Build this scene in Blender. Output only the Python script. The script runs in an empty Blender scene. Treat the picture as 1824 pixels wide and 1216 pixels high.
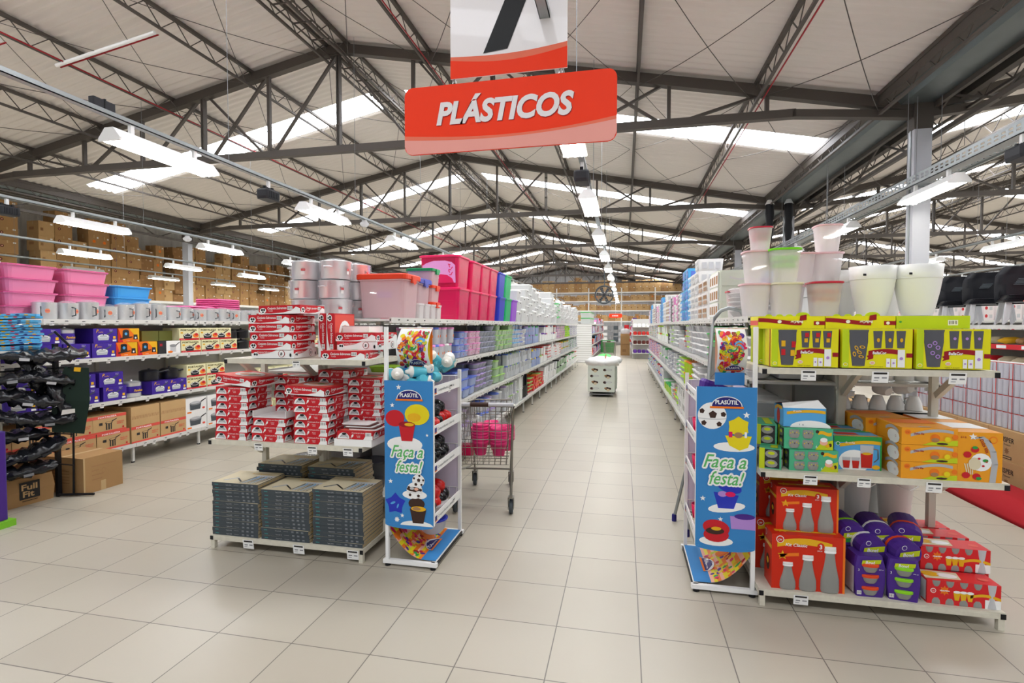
import bpy, math, random
from mathutils import Vector, Matrix
random.seed(11)
SC = bpy.context.scene
COL = SC.collection
PI = math.pi

# ------------------------------------------------------------------ camera, sky, exposure
EYE = 1.68
yaw, pitch = .2125, .0311
cam_d = bpy.data.cameras.new('camera')
cam_d.sensor_width = 36.0
cam_d.lens = 36.0 * 927 / 1824
cam_d.clip_start = .05
cam_d.clip_end = 200
cam = bpy.data.objects.new('camera', cam_d)
COL.objects.link(cam)
cam.location = (0, 0, EYE)
fwd = Vector((-math.sin(yaw) * math.cos(pitch), math.cos(yaw) * math.cos(pitch), -math.sin(pitch)))
rgt = Vector((math.cos(yaw), math.sin(yaw), 0))
upv = rgt.cross(fwd)
cam.rotation_euler = Matrix((rgt, upv, -fwd)).transposed().to_euler()
SC.camera = cam

w = bpy.data.worlds.new('overcast_sky')
SC.world = w
w.use_nodes = True
bgn = w.node_tree.nodes['Background']
bgn.inputs['Color'].default_value = (.93, .96, 1, 1)
bgn.inputs['Strength'].default_value = .36
SC.view_settings.view_transform = 'Standard'
SC.view_settings.look = 'None'
SC.view_settings.gamma = 1
SC.view_settings.use_curve_mapping = False
SC.view_settings.exposure = .6
SKYLIGHT_POWER = 8.0
TUBE_POWER = 26.0
SC.cycles.max_bounces = 6
SC.cycles.diffuse_bounces = 3
SC.cycles.glossy_bounces = 3
SC.cycles.transmission_bounces = 4
SC.cycles.transparent_max_bounces = 12
SC.cycles.sample_clamp_indirect = 4
SC.cycles.adaptive_threshold = .05

# ------------------------------------------------------------------ materials
def lin(h):
    h = h.lstrip('#')
    c = [int(h[i:i + 2], 16) / 255 for i in (0, 2, 4)]
    return tuple(x / 12.92 if x <= .04045 else ((x + .055) / 1.055) ** 2.4 for x in c) + (1,)
MATS = {}
def mat(key, hexc, rough=.55, metal=0, alpha=1, emit=0, trans=0, noise=0, nscale=8, bump=0, coat=0):
    if key in MATS:
        return MATS[key]
    m = bpy.data.materials.new(key)
    m.use_nodes = True
    nt = m.node_tree
    b = nt.nodes['Principled BSDF']
    b.inputs['Base Color'].default_value = lin(hexc)
    b.inputs['Roughness'].default_value = rough
    b.inputs['Metallic'].default_value = metal
    b.inputs['Alpha'].default_value = alpha
    if not metal and rough > .3: b.inputs['Specular IOR Level'].default_value = .28
    if coat:
        b.inputs['Coat Weight'].default_value = coat
    if emit:
        b.inputs['Emission Color'].default_value = lin(hexc)
        b.inputs['Emission Strength'].default_value = emit
    if noise or bump:
        tc = nt.nodes.new('ShaderNodeTexCoord')
        nz = nt.nodes.new('ShaderNodeTexNoise')
        nz.inputs['Scale'].default_value = nscale
        nz.inputs['Detail'].default_value = 4
        nt.links.new(tc.outputs['Object'], nz.inputs['Vector'])
        if noise:
            mx = nt.nodes.new('ShaderNodeMix')
            mx.data_type = 'RGBA'
            c = lin(hexc)
            mx.inputs['A'].default_value = tuple(x * (1 - noise) for x in c[:3]) + (1,)
            mx.inputs['B'].default_value = tuple(min(1, x * (1 + noise * .6)) for x in c[:3]) + (1,)
            nt.links.new(nz.outputs['Fac'], mx.inputs['Factor'])
            nt.links.new(mx.outputs['Result'], b.inputs['Base Color'])
        if bump:
            bp = nt.nodes.new('ShaderNodeBump')
            bp.inputs['Strength'].default_value = bump
            bp.inputs['Distance'].default_value = .01
            nt.links.new(nz.outputs['Fac'], bp.inputs['Height'])
            nt.links.new(bp.outputs['Normal'], b.inputs['Normal'])
    if trans:
        out = nt.nodes['Material Output']
        tr = nt.nodes.new('ShaderNodeBsdfTranslucent')
        tr.inputs['Color'].default_value = lin(hexc)
        mx = nt.nodes.new('ShaderNodeMixShader')
        mx.inputs[0].default_value = trans
        nt.links.new(b.outputs[0], mx.inputs[1])
        nt.links.new(tr.outputs[0], mx.inputs[2])
        last = mx
        if alpha < 1:
            b.inputs['Alpha'].default_value = 1
            tp = nt.nodes.new('ShaderNodeBsdfTransparent')
            last = nt.nodes.new('ShaderNodeMixShader')
            last.inputs[0].default_value = alpha
            nt.links.new(tp.outputs[0], last.inputs[1])
            nt.links.new(mx.outputs[0], last.inputs[2])
        nt.links.new(last.outputs[0], out.inputs['Surface'])
    MATS[key] = m
    return m
PAL = dict(
    steel=('544d47', .6, .2), gal=('a3a8a8', .4, .75), white=('eeece8', .5), shelf=('dcdad4', .45), panel=('d5d3cd', .6),
    rack=('d9d4c5', .5), black=('17171a', .45), dark=('2b2b2e', .5), red=('c8202a', .45), orange=('ee7a1e', .45),
    yellow=('e8d41c', .45), lime=('c3cf1e', .4), green=('2f9b45', .45), blue=('2f7fd0', .45), navy=('27236e', .45),
    purple=('4b2a86', .45), pink=('ea6fa5', .45), hotpink=('e0155f', .35), lilac=('b48ad2', .45), brown=('a87f56', .8),
    tan=('c3996b', .8), cream=('ddd0b0', .6), grey=('8c8d8f', .5), lgrey=('c4c4c6', .5), slate=('4a5156', .5),
    teal=('3f7d7e', .45), skyb=('57a7df', .45), dred=('9c1622', .5), gold=('e9b21e', .4), maroon=('5e2a22', .6),
    choc=('3f2a22', .5), alu=('eeeef0', .3, .75), chrome=('c2c2c0', .25, 1), ink=('33302e', .7), ltred=('e0574a', .5),
    vgreen=('39d04a', .4), peach=('f0b49a', .5), wht2=('f6f5f2', .4), tape=('c9ab7d', .5), redcloth=('a8121f', .85),
)
def M(k):
    if k in MATS:
        return MATS[k]
    a = PAL[k]
    return mat(k, a[0], a[1], a[2] if len(a) > 2 else 0)
def clear(key, hexc, alpha=.45, rough=.25):          # see-through plastic or glass
    return mat(key, hexc, rough, 0, alpha, trans=.35)
mat('carton', 'b18a5c', .85, noise=.12, nscale=5)
mat('carton2', 'c8a473', .85, noise=.1, nscale=5)
mat('cartondark', '98724a', .85, noise=.1, nscale=5)
mat('rackdirty', 'dad4c2', .5, noise=.18, nscale=30)
clear('cl_white', 'f4f4f4', .7)
clear('cl_frost', 'f5f3f2', .8, .4)
clear('cl_pink', 'f6dadd', .72)
clear('cl_bag', 'f6f8fa', .16, .05)
clear('cl_grey', 'a9aba9', .85, .1)
clear('cl_blue', '9fb6e8', .55)
clear('cl_hot', 'e3125f', .9, .25)
clear('cl_smoke', '4f5055', .75, .15)
mat('glassgrey', '8f8f8a', .1, 0, coat=.6)
mat('milky', 'fdfcf8', .35)
mat('pinkp', 'ef8fb8', .4, trans=.15)
mat('pinkd', 'e2629b', .4, trans=.15)
mat('bluep', '4da8ea', .4, trans=.15)
mat('blackbag', '15161a', .25, bump=.6, nscale=14)

# ------------------------------------------------------------------ mesh builder
_txt = {}
def text_geo(s, size, shear, bold):
    k = (s, size, shear, bold)
    if k not in _txt:
        cu = bpy.data.curves.new('lettering', 'FONT')
        cu.body = s
        cu.size = size
        cu.shear = shear
        cu.offset = bold
        cu.resolution_u = 4 if bold > .005 else 2
        cu.fill_mode = 'FRONT'
        o = bpy.data.objects.new('lettering', cu)
        me = o.to_mesh()
        vs = [(v.co.x, v.co.y) for v in me.vertices]
        fs = [tuple(p.vertices) for p in me.polygons]
        o.to_mesh_clear()
        bpy.data.objects.remove(o)
        bpy.data.curves.remove(cu)
        if vs:
            x0 = min(v[0] for v in vs); x1 = max(v[0] for v in vs)
            vs = [(x - x0, y) for x, y in vs]
            wd = x1 - x0
        else:
            wd = 0
        _txt[k] = (vs, fs, wd)
    return _txt[k]

class MB:
    def __init__(s):
        s.v = []; s.f = []; s.mi = []; s.sm = []; s.mats = []; s.T = None
    def _m(s, k):
        if k not in s.mats:
            s.mats.append(k)
        return s.mats.index(k)
    def add(s, vs, fs, m, smooth=False):
        n = len(s.v)
        if s.T is not None:
            vs = [s.T @ Vector(p) for p in vs]
        s.v.extend([tuple(p) for p in vs])
        i = s._m(m)
        for f in fs:
            s.f.append(tuple(a + n for a in f)); s.mi.append(i); s.sm.append(smooth)
    def box(s, x0, y0, z0, x1, y1, z1, m):
        vs = [(x0, y0, z0), (x1, y0, z0), (x1, y1, z0), (x0, y1, z0), (x0, y0, z1), (x1, y0, z1), (x1, y1, z1), (x0, y1, z1)]
        s.add(vs, [(3, 2, 1, 0), (4, 5, 6, 7), (0, 1, 5, 4), (1, 2, 6, 5), (2, 3, 7, 6), (3, 0, 4, 7)], m)
    def loft(s, rings, m, bot=True, top=True, smooth=True, closed=True):
        n = len(rings[0]); vs = [p for r in rings for p in r]; fs = []
        for i in range(len(rings) - 1):
            for j in range(n if closed else n - 1):
                a = i * n + j; b = i * n + (j + 1) % n
                fs.append((a, b, b + n, a + n))
        s.add(vs, fs, m, smooth)
        if bot: s.add(rings[0][::-1], [tuple(range(n))], m)
        if top: s.add(rings[-1], [tuple(range(n))], m)
    def lathe(s, prof, m, seg=16, c=(0, 0, 0), bot=True, top=True, sy=1):
        s.loft([[(c[0] + r * math.cos(2 * PI * j / seg), c[1] + sy * r * math.sin(2 * PI * j / seg), c[2] + z) for j in range(seg)] for r, z in prof], m, bot, top)
    def rr(s, secs, m, c=(0, 0, 0), n=3, bot=True, top=True, smooth=False):
        s.loft([[(c[0] + x, c[1] + y, c[2] + z) for x, y in rrect(wd, d, r, n)] for wd, d, r, z in secs], m, bot, top, smooth)
    def bar(s, a, b, w_, h_, m, up=(0, 0, 1)):
        a = Vector(a); b = Vector(b); d = (b - a).normalized(); u = Vector(up)
        if abs(d.dot(u)) > .98: u = Vector((0, 1, 0)) if abs(d.y) < .9 else Vector((1, 0, 0))
        r = d.cross(u).normalized() * (w_ / 2); u = r.cross(d).normalized() * (h_ / 2)
        vs = [a - r - u, a + r - u, a + r + u, a - r + u, b - r - u, b + r - u, b + r + u, b - r + u]
        s.add(vs, [(0, 1, 2, 3), (7, 6, 5, 4), (4, 5, 1, 0), (5, 6, 2, 1), (6, 7, 3, 2), (7, 4, 0, 3)], m)
    def tube(s, pts, r, m, seg=6):
        rings = []; P = [Vector(p) for p in pts]
        for i, p in enumerate(P):
            d = (P[min(i + 1, len(P) - 1)] - P[max(i - 1, 0)]).normalized()
            u = Vector((0, 0, 1)) if abs(d.z) < .9 else Vector((1, 0, 0))
            a = d.cross(u).normalized(); b = a.cross(d)
            rings.append([p + (a * math.cos(2 * PI * j / seg) + b * math.sin(2 * PI * j / seg)) * r for j in range(seg)])
        s.loft(rings, m)
    # printed graphics: F = (origin, u, v, normal); L = layer
    def pp(s, F, pts, m, L=1):
        o, u, v, n = F
        s.add([o + u * x + v * y + n * (.0009 * L) for x, y in pts], [tuple(range(len(pts)))], m)
    def rect(s, F, x0, y0, x1, y1, m, L=1): s.pp(F, [(x0, y0), (x1, y0), (x1, y1), (x0, y1)], m, L)
    def ell(s, F, cx, cy, rx, ry, m, L=1, n=14, a0=0, a1=2 * PI, rot=0):
        full = abs(a1 - a0 - 2 * PI) < 1e-6
        k = n if full else n + 1
        P = []
        for i in range(k):
            a = a0 + (a1 - a0) * i / n
            x, y = rx * math.cos(a), ry * math.sin(a)
            P.append((cx + x * math.cos(rot) - y * math.sin(rot), cy + x * math.sin(rot) + y * math.cos(rot)))
        s.pp(F, P, m, L)
    def star(s, F, cx, cy, r, m, L=2, k=5, q=.42, rot=PI / 2):
        s.pp(F, [(cx + (r if i % 2 == 0 else r * q) * math.cos(rot + PI * i / k), cy + (r if i % 2 == 0 else r * q) * math.sin(rot + PI * i / k)) for i in range(2 * k)], m, L)
    def band(s, F, pts, th, m, L=2):
        for (xa, ya), (xb, yb) in zip(pts[:-1], pts[1:]):
            s.pp(F, [(xa, ya), (xb, yb), (xb, yb + th), (xa, ya + th)], m, L)
    def text(s, F, x, y, t, size, m, L=3, shear=0, bold=0, wd=None, center=False):
        vs, fs, tw = text_geo(t, size, shear, bold)
        k = (wd / tw) if (wd and tw) else 1
        if center: x -= tw * k / 2
        o, u, v, n = F
        s.add([o + u * (x + a * k) + v * (y + b) + n * (.0009 * L) for a, b in vs], fs, m)
    def obj(s, name, parent=None, loc=None, rot=None):
        me = bpy.data.meshes.new(name)
        me.from_pydata(s.v, [], s.f)
        for k in s.mats: me.materials.append(M(k))
        me.polygons.foreach_set('material_index', s.mi)
        me.polygons.foreach_set('use_smooth', s.sm)
        me.update()
        o = bpy.data.objects.new(name, me)
        COL.objects.link(o)
        if parent: o.parent = parent
        if loc: o.location = loc
        if rot: o.rotation_euler = rot
        return o

def rrect(wd, d, r, n=3):
    out = []
    for cx, cy, a in ((wd / 2 - r, d / 2 - r, 0), (-wd / 2 + r, d / 2 - r, PI / 2), (-wd / 2 + r, -d / 2 + r, PI), (wd / 2 - r, -d / 2 + r, 1.5 * PI)):
        for i in range(n):
            t = a + PI / 2 * i / max(1, n - 1)
            out.append((cx + r * math.cos(t), cy + r * math.sin(t)))
    return out
V = Vector
def face(side, wd, d, h):
    e = .0004
    if side == 'f': return (V((-wd / 2, -d / 2 - e, 0)), V((1, 0, 0)), V((0, 0, 1)), V((0, -1, 0)))
    if side == 'b': return (V((wd / 2, d / 2 + e, 0)), V((-1, 0, 0)), V((0, 0, 1)), V((0, 1, 0)))
    if side == 'l': return (V((-wd / 2 - e, d / 2, 0)), V((0, -1, 0)), V((0, 0, 1)), V((-1, 0, 0)))
    if side == 'r': return (V((wd / 2 + e, -d / 2, 0)), V((0, 1, 0)), V((0, 0, 1)), V((1, 0, 0)))
    return (V((-wd / 2, -d / 2, h + e)), V((1, 0, 0)), V((0, 1, 0)), V((0, 0, 1)))

def tag(o, label, cat, group=None, kind=None):
    if kind: o['kind'] = kind
    if kind != 'structure':
        o['label'] = label; o['category'] = cat
    if group: o['group'] = group
    return o
def thing(name, label, cat, loc=(0, 0, 0), rz=0, group=None):
    o = bpy.data.objects.new(name, None)
    o.empty_display_size = .05
    COL.objects.link(o)
    o.location = loc
    o.rotation_euler = rz if isinstance(rz, tuple) else (0, 0, rz)
    return tag(o, label, cat, group)
def struct(name, mb):
    o = mb.obj(name); o['kind'] = 'structure'; return o
def copy_tree(o, parent=None):
    c = o.copy(); COL.objects.link(c)
    if parent: c.parent = parent
    for ch in KIDS.get(o.name, ()):
        copy_tree(ch, c)
    return c
KIDS = {}
PROTO = {}
def place(key, maker, loc, rz, label, cat, group=None, sc=None):
    """first call builds the thing (maker returns its root), later calls copy it with its parts"""
    if key not in PROTO:
        root = maker()
        def reg(o):
            ks = list(o.children)
            if ks:
                KIDS[o.name] = ks
                for k in ks: reg(k)
        reg(root)
        PROTO[key] = root
        o = root
    else:
        o = copy_tree(PROTO[key])
        if 'group' in o: del o['group']
    o.location = loc
    o.rotation_euler = rz if isinstance(rz, tuple) else (0, 0, rz)
    if sc: o.scale = sc if isinstance(sc, tuple) else (sc, sc, sc)
    return tag(o, label, cat, group)
_o = 'first second third fourth fifth sixth seventh eighth ninth tenth eleventh twelfth thirteenth fourteenth fifteenth sixteenth seventeenth eighteenth nineteenth twentieth'.split()
def nth(i):
    if i < 20: return _o[i]
    t = (i + 1) // 10; u = (i + 1) % 10
    tens = ['', '', 'twenty', 'thirty', 'forty', 'fifty', 'sixty', 'seventy', 'eighty', 'ninety']
    if t > 9: return 'hundred-and-' + nth(i - 100) if i >= 100 else 'hundredth'
    if u == 0: return {2: 'twentieth', 3: 'thirtieth', 4: 'fortieth', 5: 'fiftieth', 6: 'sixtieth', 7: 'seventieth', 8: 'eightieth', 9: 'ninetieth'}[t]
    return tens[t] + '-' + _o[u - 1]
def updown(i, n):
    return 'only' if n == 1 else 'bottom' if i == 0 else 'topmost' if i == n - 1 else nth(i)
# ------------------------------------------------------------------ floor, walls, roof
T = .45
def floor_mat():
    m = bpy.data.materials.new('floor_tiles'); m.use_nodes = True
    nt = m.node_tree; N = nt.nodes; Lk = nt.links; b = N['Principled BSDF']
    tc = N.new('ShaderNodeTexCoord'); sp = N.new('ShaderNodeSeparateXYZ'); Lk.new(tc.outputs['Object'], sp.inputs[0])
    def math_(op, a, bb=None):
        n = N.new('ShaderNodeMath'); n.operation = op
        for i, x in enumerate((a, bb)):
            if x is None: continue
            if isinstance(x, (int, float)): n.inputs[i].default_value = x
            else: Lk.new(x, n.inputs[i])
        return n.outputs[0]
    u = math_('ADD', math_('DIVIDE', sp.outputs['X'], T), 5.799 + 40)
    v = math_('ADD', math_('DIVIDE', sp.outputs['Y'], T), -4.3208 + 40)
    fu, fv = math_('FRACT', u), math_('FRACT', v)
    g = math_('MINIMUM', math_('MINIMUM', fu, math_('SUBTRACT', 1, fu)), math_('MINIMUM', fv, math_('SUBTRACT', 1, fv)))
    line = math_('LESS_THAN', g, .0065)
    cb = N.new('ShaderNodeCombineXYZ'); Lk.new(math_('FLOOR', u), cb.inputs[0]); Lk.new(math_('FLOOR', v), cb.inputs[1])
    wn = N.new('ShaderNodeTexWhiteNoise'); Lk.new(cb.outputs[0], wn.inputs['Vector'])
    nz = N.new('ShaderNodeTexNoise'); nz.inputs['Scale'].default_value = 1.3; nz.inputs['Detail'].default_value = 6
    Lk.new(tc.outputs['Object'], nz.inputs['Vector'])
    fac = math_('ADD', math_('MULTIPLY', wn.outputs['Value'], .4), math_('MULTIPLY', nz.outputs['Fac'], .6))
    c1 = N.new('ShaderNodeMix'); c1.data_type = 'RGBA'
    c1.inputs['A'].default_value = lin('ada493'); c1.inputs['B'].default_value = lin('bfb7a6'); Lk.new(fac, c1.inputs['Factor'])
    c2 = N.new('ShaderNodeMix'); c2.data_type = 'RGBA'
    Lk.new(line, c2.inputs['Factor']); Lk.new(c1.outputs['Result'], c2.inputs['A']); c2.inputs['B'].default_value = lin('6f685f')
    Lk.new(c2.outputs['Result'], b.inputs['Base Color'])
    b.inputs['Roughness'].default_value = .34
    return m
MATS['floor_tiles'] = floor_mat()
f = MB(); f.add([(-22, -6, 0), (26, -6, 0), (26, 52, 0), (-22, 52, 0)], [(0, 1, 2, 3)], 'floor_tiles'); struct('floor', f)

mat('roofsheet', 'e4dcd4', .8, noise=.06, nscale=.8)
mat('wallsheet', 'd6d5d3', .6)
mat('skylight_sheet', 'f4f8ff', .6, emit=SKYLIGHT_POWER)
RX = (-5.5, 14.5)         # ridges
TY = [9.4 + 6.65 * k for k in range(-2, 7)]   # truss lines
SKY = [11.5 + 6.65 * k for k in range(-2, 6)]
def roofz(xl): return 7.24 - .2 * abs(xl)
def corr(mb, xa, xb, rid, y0, y1, m):
    n = max(2, int((y1 - y0) / .0295)); vs = []; fs = []
    for i in range(n + 1):
        y = y0 + (y1 - y0) * i / n
        dz = .022 * math.cos(2 * PI * y / .177)
        for x in (xa, xb):
            vs.append((x, y, roofz(x - rid) + dz))
    for i in range(n):
        a = 2 * i; fs.append((a, a + 1, a + 3, a + 2))
    mb.add(vs, fs, m, True)
rf = MB(); nsl = 0
spans = []
prev = -4.0
for s_ in SKY:
    if s_ > prev: spans.append((prev, s_))
    prev = s_ + .85
spans.append((prev, 50))
for rid in RX:
    for sd in (-1, 1):
        for a, b_ in spans: corr(rf, rid, rid + sd * 9.55, rid, a, b_, 'roofsheet')
# low left aisle roof beyond the valley
for a, b_ in ((-4, 50),): 
    n = 60
    rf.add([(-15.95, a, 5.33), (-15.95, b_, 5.33), (-21.5, b_, 7.4), (-21.5, a, 7.4)], [(0, 1, 2, 3)], 'roofsheet')
struct('ceiling', rf)
for rid in RX:
    for sd in (-1, 1):
        for s_ in SKY:
            sk = MB()
            xa, xb = rid + sd * .45, rid + sd * 9.45
            if sd < 0: xb = rid - 8.8
            corr(sk, xa, xb, rid, s_, s_ + .85, 'skylight_sheet')
            nsl += 1
            struct('window_%d' % nsl, sk)
            fr = MB()
            corr(fr, rid, xa, rid, s_, s_ + .85, 'roofsheet'); corr(fr, xb, rid + sd * 9.55, rid, s_, s_ + .85, 'roofsheet')
            struct('trim_%d' % nsl, fr)
# corrugated walls
def wall(name, p0, p1, z0, z1):
    mb = MB(); p0 = V(p0); p1 = V(p1); d = (p1 - p0); ln = d.length; d.normalize(); nr = V((-d.y, d.x, 0))
    n = int(ln / .08); vs = []; fs = []
    for i in range(n + 1):
        q = p0 + d * (ln * i / n) + nr * (.03 if (i // 2) % 2 else 0)
        vs += [(q.x, q.y, z0), (q.x, q.y, z1)]
    for i in range(n): fs.append((2 * i, 2 * i + 2, 2 * i + 3, 2 * i + 1))
    mb.add(vs, fs, 'wallsheet'); struct(name, mb)
wall('wall_left', (-21.2, -4, 0), (-21.2, 50, 0), 0, 7.4)
wall('wall_right', (25.6, 50, 0), (25.6, -4, 0), 0, 5.6)
wall('wall_back', (-21.2, 49.6, 0), (26, 49.6, 0), 0, 7.3)

# ------------------------------------------------------------------ trusses
def truss():
    t = thing('roof_truss', '', 'truss')
    for sd in (-1, 1):
        mb = MB(); mb.bar((0, 0, 7.08), (sd * 9.95, 0, 5.09), .14, .17, 'steel'); mb.obj('rafter', t)
    mb = MB(); mb.bar((-8.2, 0, 5.13), (8.2, 0, 5.13), .13, .13, 'steel')
    for sd in (-1, 1):
        mb.bar((sd * 8.15, 0, 5.13), (sd * 9.9, 0, 4.97), .13, .12, 'steel')
    mb.obj('bottom_chord', t)
    for k in range(-5, 6):
        x = 1.555 * k
        mb = MB()
        if abs(k) in (0, 2):
            mb.box(x - .035, -.05, 5.15, x - .012, .05, 7.02 - .2 * abs(x), 'steel'); mb.box(x + .012, -.05, 5.15, x + .035, .05, 7.02 - .2 * abs(x), 'steel')
            for zz in (5.6, 6.2): mb.box(x - .04, -.04, zz, x + .04, .04, zz + .04, 'steel')
        else:
            mb.box(x - .03, -.035, 5.15, x + .03, .035, 7.02 - .2 * abs(x), 'steel')
        mb.obj('post', t)
    def dg(xa, xb):
        mb = MB(); mb.bar((xa, .045, 5.16), (xb, .045, 7.02 - .2 * abs(xb)), .04, .065, 'steel', (0, 1, 0)); mb.obj('diagonal', t)
    for sd in (-1, 1):
        dg(sd * 1.5, sd * .05); dg(sd * 1.7, sd * 3.0); dg(sd * 2.95, sd * 1.65); dg(sd * 4.5, sd * 3.3)
        dg(sd * 4.75, sd * 6.1); dg(sd * 6.1, sd * 4.8); dg(sd * 6.4, sd * 7.65)
    return t
k = 0
for ri, rid in enumerate(RX):
    for i, y in enumerate(TY):
        place('truss', truss, (rid, y, 0), 0, '%s dark steel roof truss %s' % (nth(i), ('over the plastics aisle' if ri == 0 else 'over the right-hand hall beyond the white columns')), 'truss', 'dark steel roof trusses')
# purlins
def purlin():
    mb = MB(); y0, y1 = -3.8, 47.5
    mb.box(-.03, y0, -.06, .03, y1, -.005, 'steel'); mb.box(-.02, y0, -.35, .02, y1, -.31, 'steel')
    y = y0
    while y < y1 - .6:
        mb.bar((0, y, -.32), (0, y + .29, -.05), .013, .013, 'steel'); mb.bar((0, y + .29, -.05), (0, y + .58, -.32), .013, .013, 'steel')
        y += .58
    o = mb.obj('roof_purlin'); return o
sides = {-1: 'left', 1: 'right'}
for ri, rid in enumerate(RX):
    for sd in (-1, 1):
        for k in range(6):
            xl = (.22, 1.9, 3.8, 5.7, 7.6, 9.4)[k]
            place('purlin', purlin, (rid + sd * xl, 0, roofz(xl) - .03), 0, '%s lattice steel purlin down from the ridge, %s slope of %s roof' % (nth(k), sides[sd], ('main', 'far right')[ri]), 'purlin', 'lattice roof purlins')
    mb = MB(); y = 0
    while y < 47: mb.bar((-.2, y, 0), (.2, y, 0), .02, .02, 'steel'); y += .55
    for xx in (-.19, .19): mb.bar((xx, 0, 0), (xx, 47, 0), .022, .022, 'steel')
    tag(mb.obj('ridge_ladder', loc=(rid, 0, 6.95)), 'row of steel rungs tying the twin ridge purlins of the %s roof' % ('main', 'far right')[ri], 'roof brace')
# brace rods
def rod(a, b):
    mb = MB(); a = V(a); b = V(b); pts = []
    for i in range(7):
        t = i / 6; p = a.lerp(b, t); p.z -= .10 * (1 - (2 * t - 1) ** 2); pts.append(p)
    mb.tube(pts, .0065, 'steel', 4); return mb
def mkrod(sd, fl):
    def f_():
        dz = -.2 * 1.8
        a, b = ((0, 0, 0), (sd * 1.8, 3.3, dz)) if fl else ((0, 3.3, 0), (sd * 1.8, 0, dz))
        return rod(a, b).obj('brace_rod')
    return f_
for ri, rid in enumerate(RX):
    for sd in (-1, 1):
        for k in range(5):
            xl = (.22, 1.9, 3.8, 5.7, 7.6)[k]
            for i in (range(-1, 4) if ri == 0 else range(0, 2)):
                for hf in (0, 1):
                    for fl in (0, 1):
                        y = 9.4 + 6.65 * i + 3.32 * hf
                        place('rod%d%d' % (sd, fl), mkrod(sd, fl), (rid + sd * xl, y, roofz(xl) - .3), 0,
                              'thin sagging steel brace rod crossing under the %s slope of %s roof' % (sides[sd], ('main', 'far right')[ri]), 'brace rod', 'roof brace rods, %s slope of %s roof' % (sides[sd], ('main', 'far right')[ri]))
# valley gutters, columns
mat('guttersteel', '71797a', .45, .6, noise=.2, nscale=3)
for i, x in enumerate((4.5, -15.5)):
    mb = MB()
    mb.loft([[(x - .5, y, 5.36), (x - .3, y, 5.12), (x + .3, y, 5.12), (x + .5, y, 5.36), (x + .3, y, 5.14), (x - .3, y, 5.14)] for y in (-4, 48)], 'guttersteel', smooth=False)
    for xx in (x + .17,): mb.box(xx - .03, -4, 5.04, xx + .03, 48, 5.115, 'steel')
    mb.box(x - .62, -4, 5.14, x - .5, 48, 5.34, 'steel'); mb.box(x + .5, -4, 5.14, x + .62, 48, 5.34, 'steel')
    tag(mb.obj('valley_gutter'), 'galvanised valley gutter with dark edge beams %s' % ('right of the plastics aisle' if i == 0 else 'above the left carton racks'), 'gutter')
    mb = MB(); mb.box(-.035, -4, 0, .035, 44.3, .07, 'steel'); y = -3
    while y < 42:
        mb.bar((0, y, 0), (0, y + 1.1, .5), .03, .03, 'steel'); mb.bar((0, y + 1.1, .5), (0, y + 2.2, 0), .03, .03, 'steel'); y += 2.2
    tag(mb.obj('valley_beam', loc=(x + .25, 0, 4.62)), 'lattice beam hung under the %s valley gutter' % ('right', 'left')[i], 'beam')
mat('colpaint', 'c2c3c9', .55); mat('guttersteel', '71797a', .45, .6, noise=.2, nscale=3)
def column():
    t = thing('column', '', 'column')
    mb = MB(); mb.box(-.12, -.1, 0, .12, .1, 4.72, 'colpaint'); mb.box(-.135, -.02, 0, -.12, .02, 4.72, 'gal'); mb.obj('shaft', t)
    mb = MB(); mb.box(-.13, -.11, 4.72, .13, .11, 5.12, 'steel'); mb.obj('cap', t)
    return t
for x, nm in ((4.5, 'right of the plastics aisle'), (-15.5, 'in front of the left carton racks'), (24.5, 'at the far right')):
    for i, y in enumerate(TY):
        if y < 3: continue
        place('col', column, (x, y, 0), 0, '%s white steel column %s' % (nth(i), nm), 'column', 'white steel columns')
# downpipes on the second column
for j, dx in enumerate((-.32, -.02)):
    mb = MB(); mb.lathe([(.07, 4.0), (.11, 4.3), (.09, 4.5), (.12, 4.75), (.1, 5.0)], 'black', 10); mb.tube([(0, 0, 2.2), (0, 0, 4.05)], .05, 'maroon', 8); mb.lathe([(.12, 5.0), (.06, 5.12)], 'wht2', 10)
    tag(mb.obj('downpipe', loc=(4.5 + dx * 1.6 - .1, 15.6, 0)), '%s dark roof downpipe at the second white column' % ('left', 'right')[j], 'pipe')
# red conduit
for i, (xl, sd) in enumerate(((3.8, -1), (1.9, 1), (7.6, 1))):
    x = -5.5 + sd * xl + .07
    mb = MB(); mb.tube([(x, -2, roofz(xl) - .38), (x, 46, roofz(xl) - .38)], .012, 'dred', 5)
    tag(mb.obj('conduit'), 'thin red conduit along the %s roof purlin' % ('left slope', 'upper right slope', 'lower right slope')[i], 'conduit')
for i, (x0, y0) in enumerate(((-9.4, 6.3), (-7.5, 7.2))):
    mb = MB(); mb.tube([(x0, y0, roofz(x0 + 5.5) - .4), (x0 - 1.9, y0 - .1, roofz(x0 + 5.5 - 1.9) - .4)], .03, 'wht2', 8); mb.tube([(x0, y0 + .07, roofz(x0 + 5.5) - .4), (x0 - 1.9, y0 - .03, roofz(x0 + 5.5 - 1.9) - .4)], .012, 'dred', 5)
    tag(mb.obj('roof_pipe'), '%s white pipe with red conduit under the left roof slope' % ('lower', 'upper')[i], 'pipe')
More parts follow.
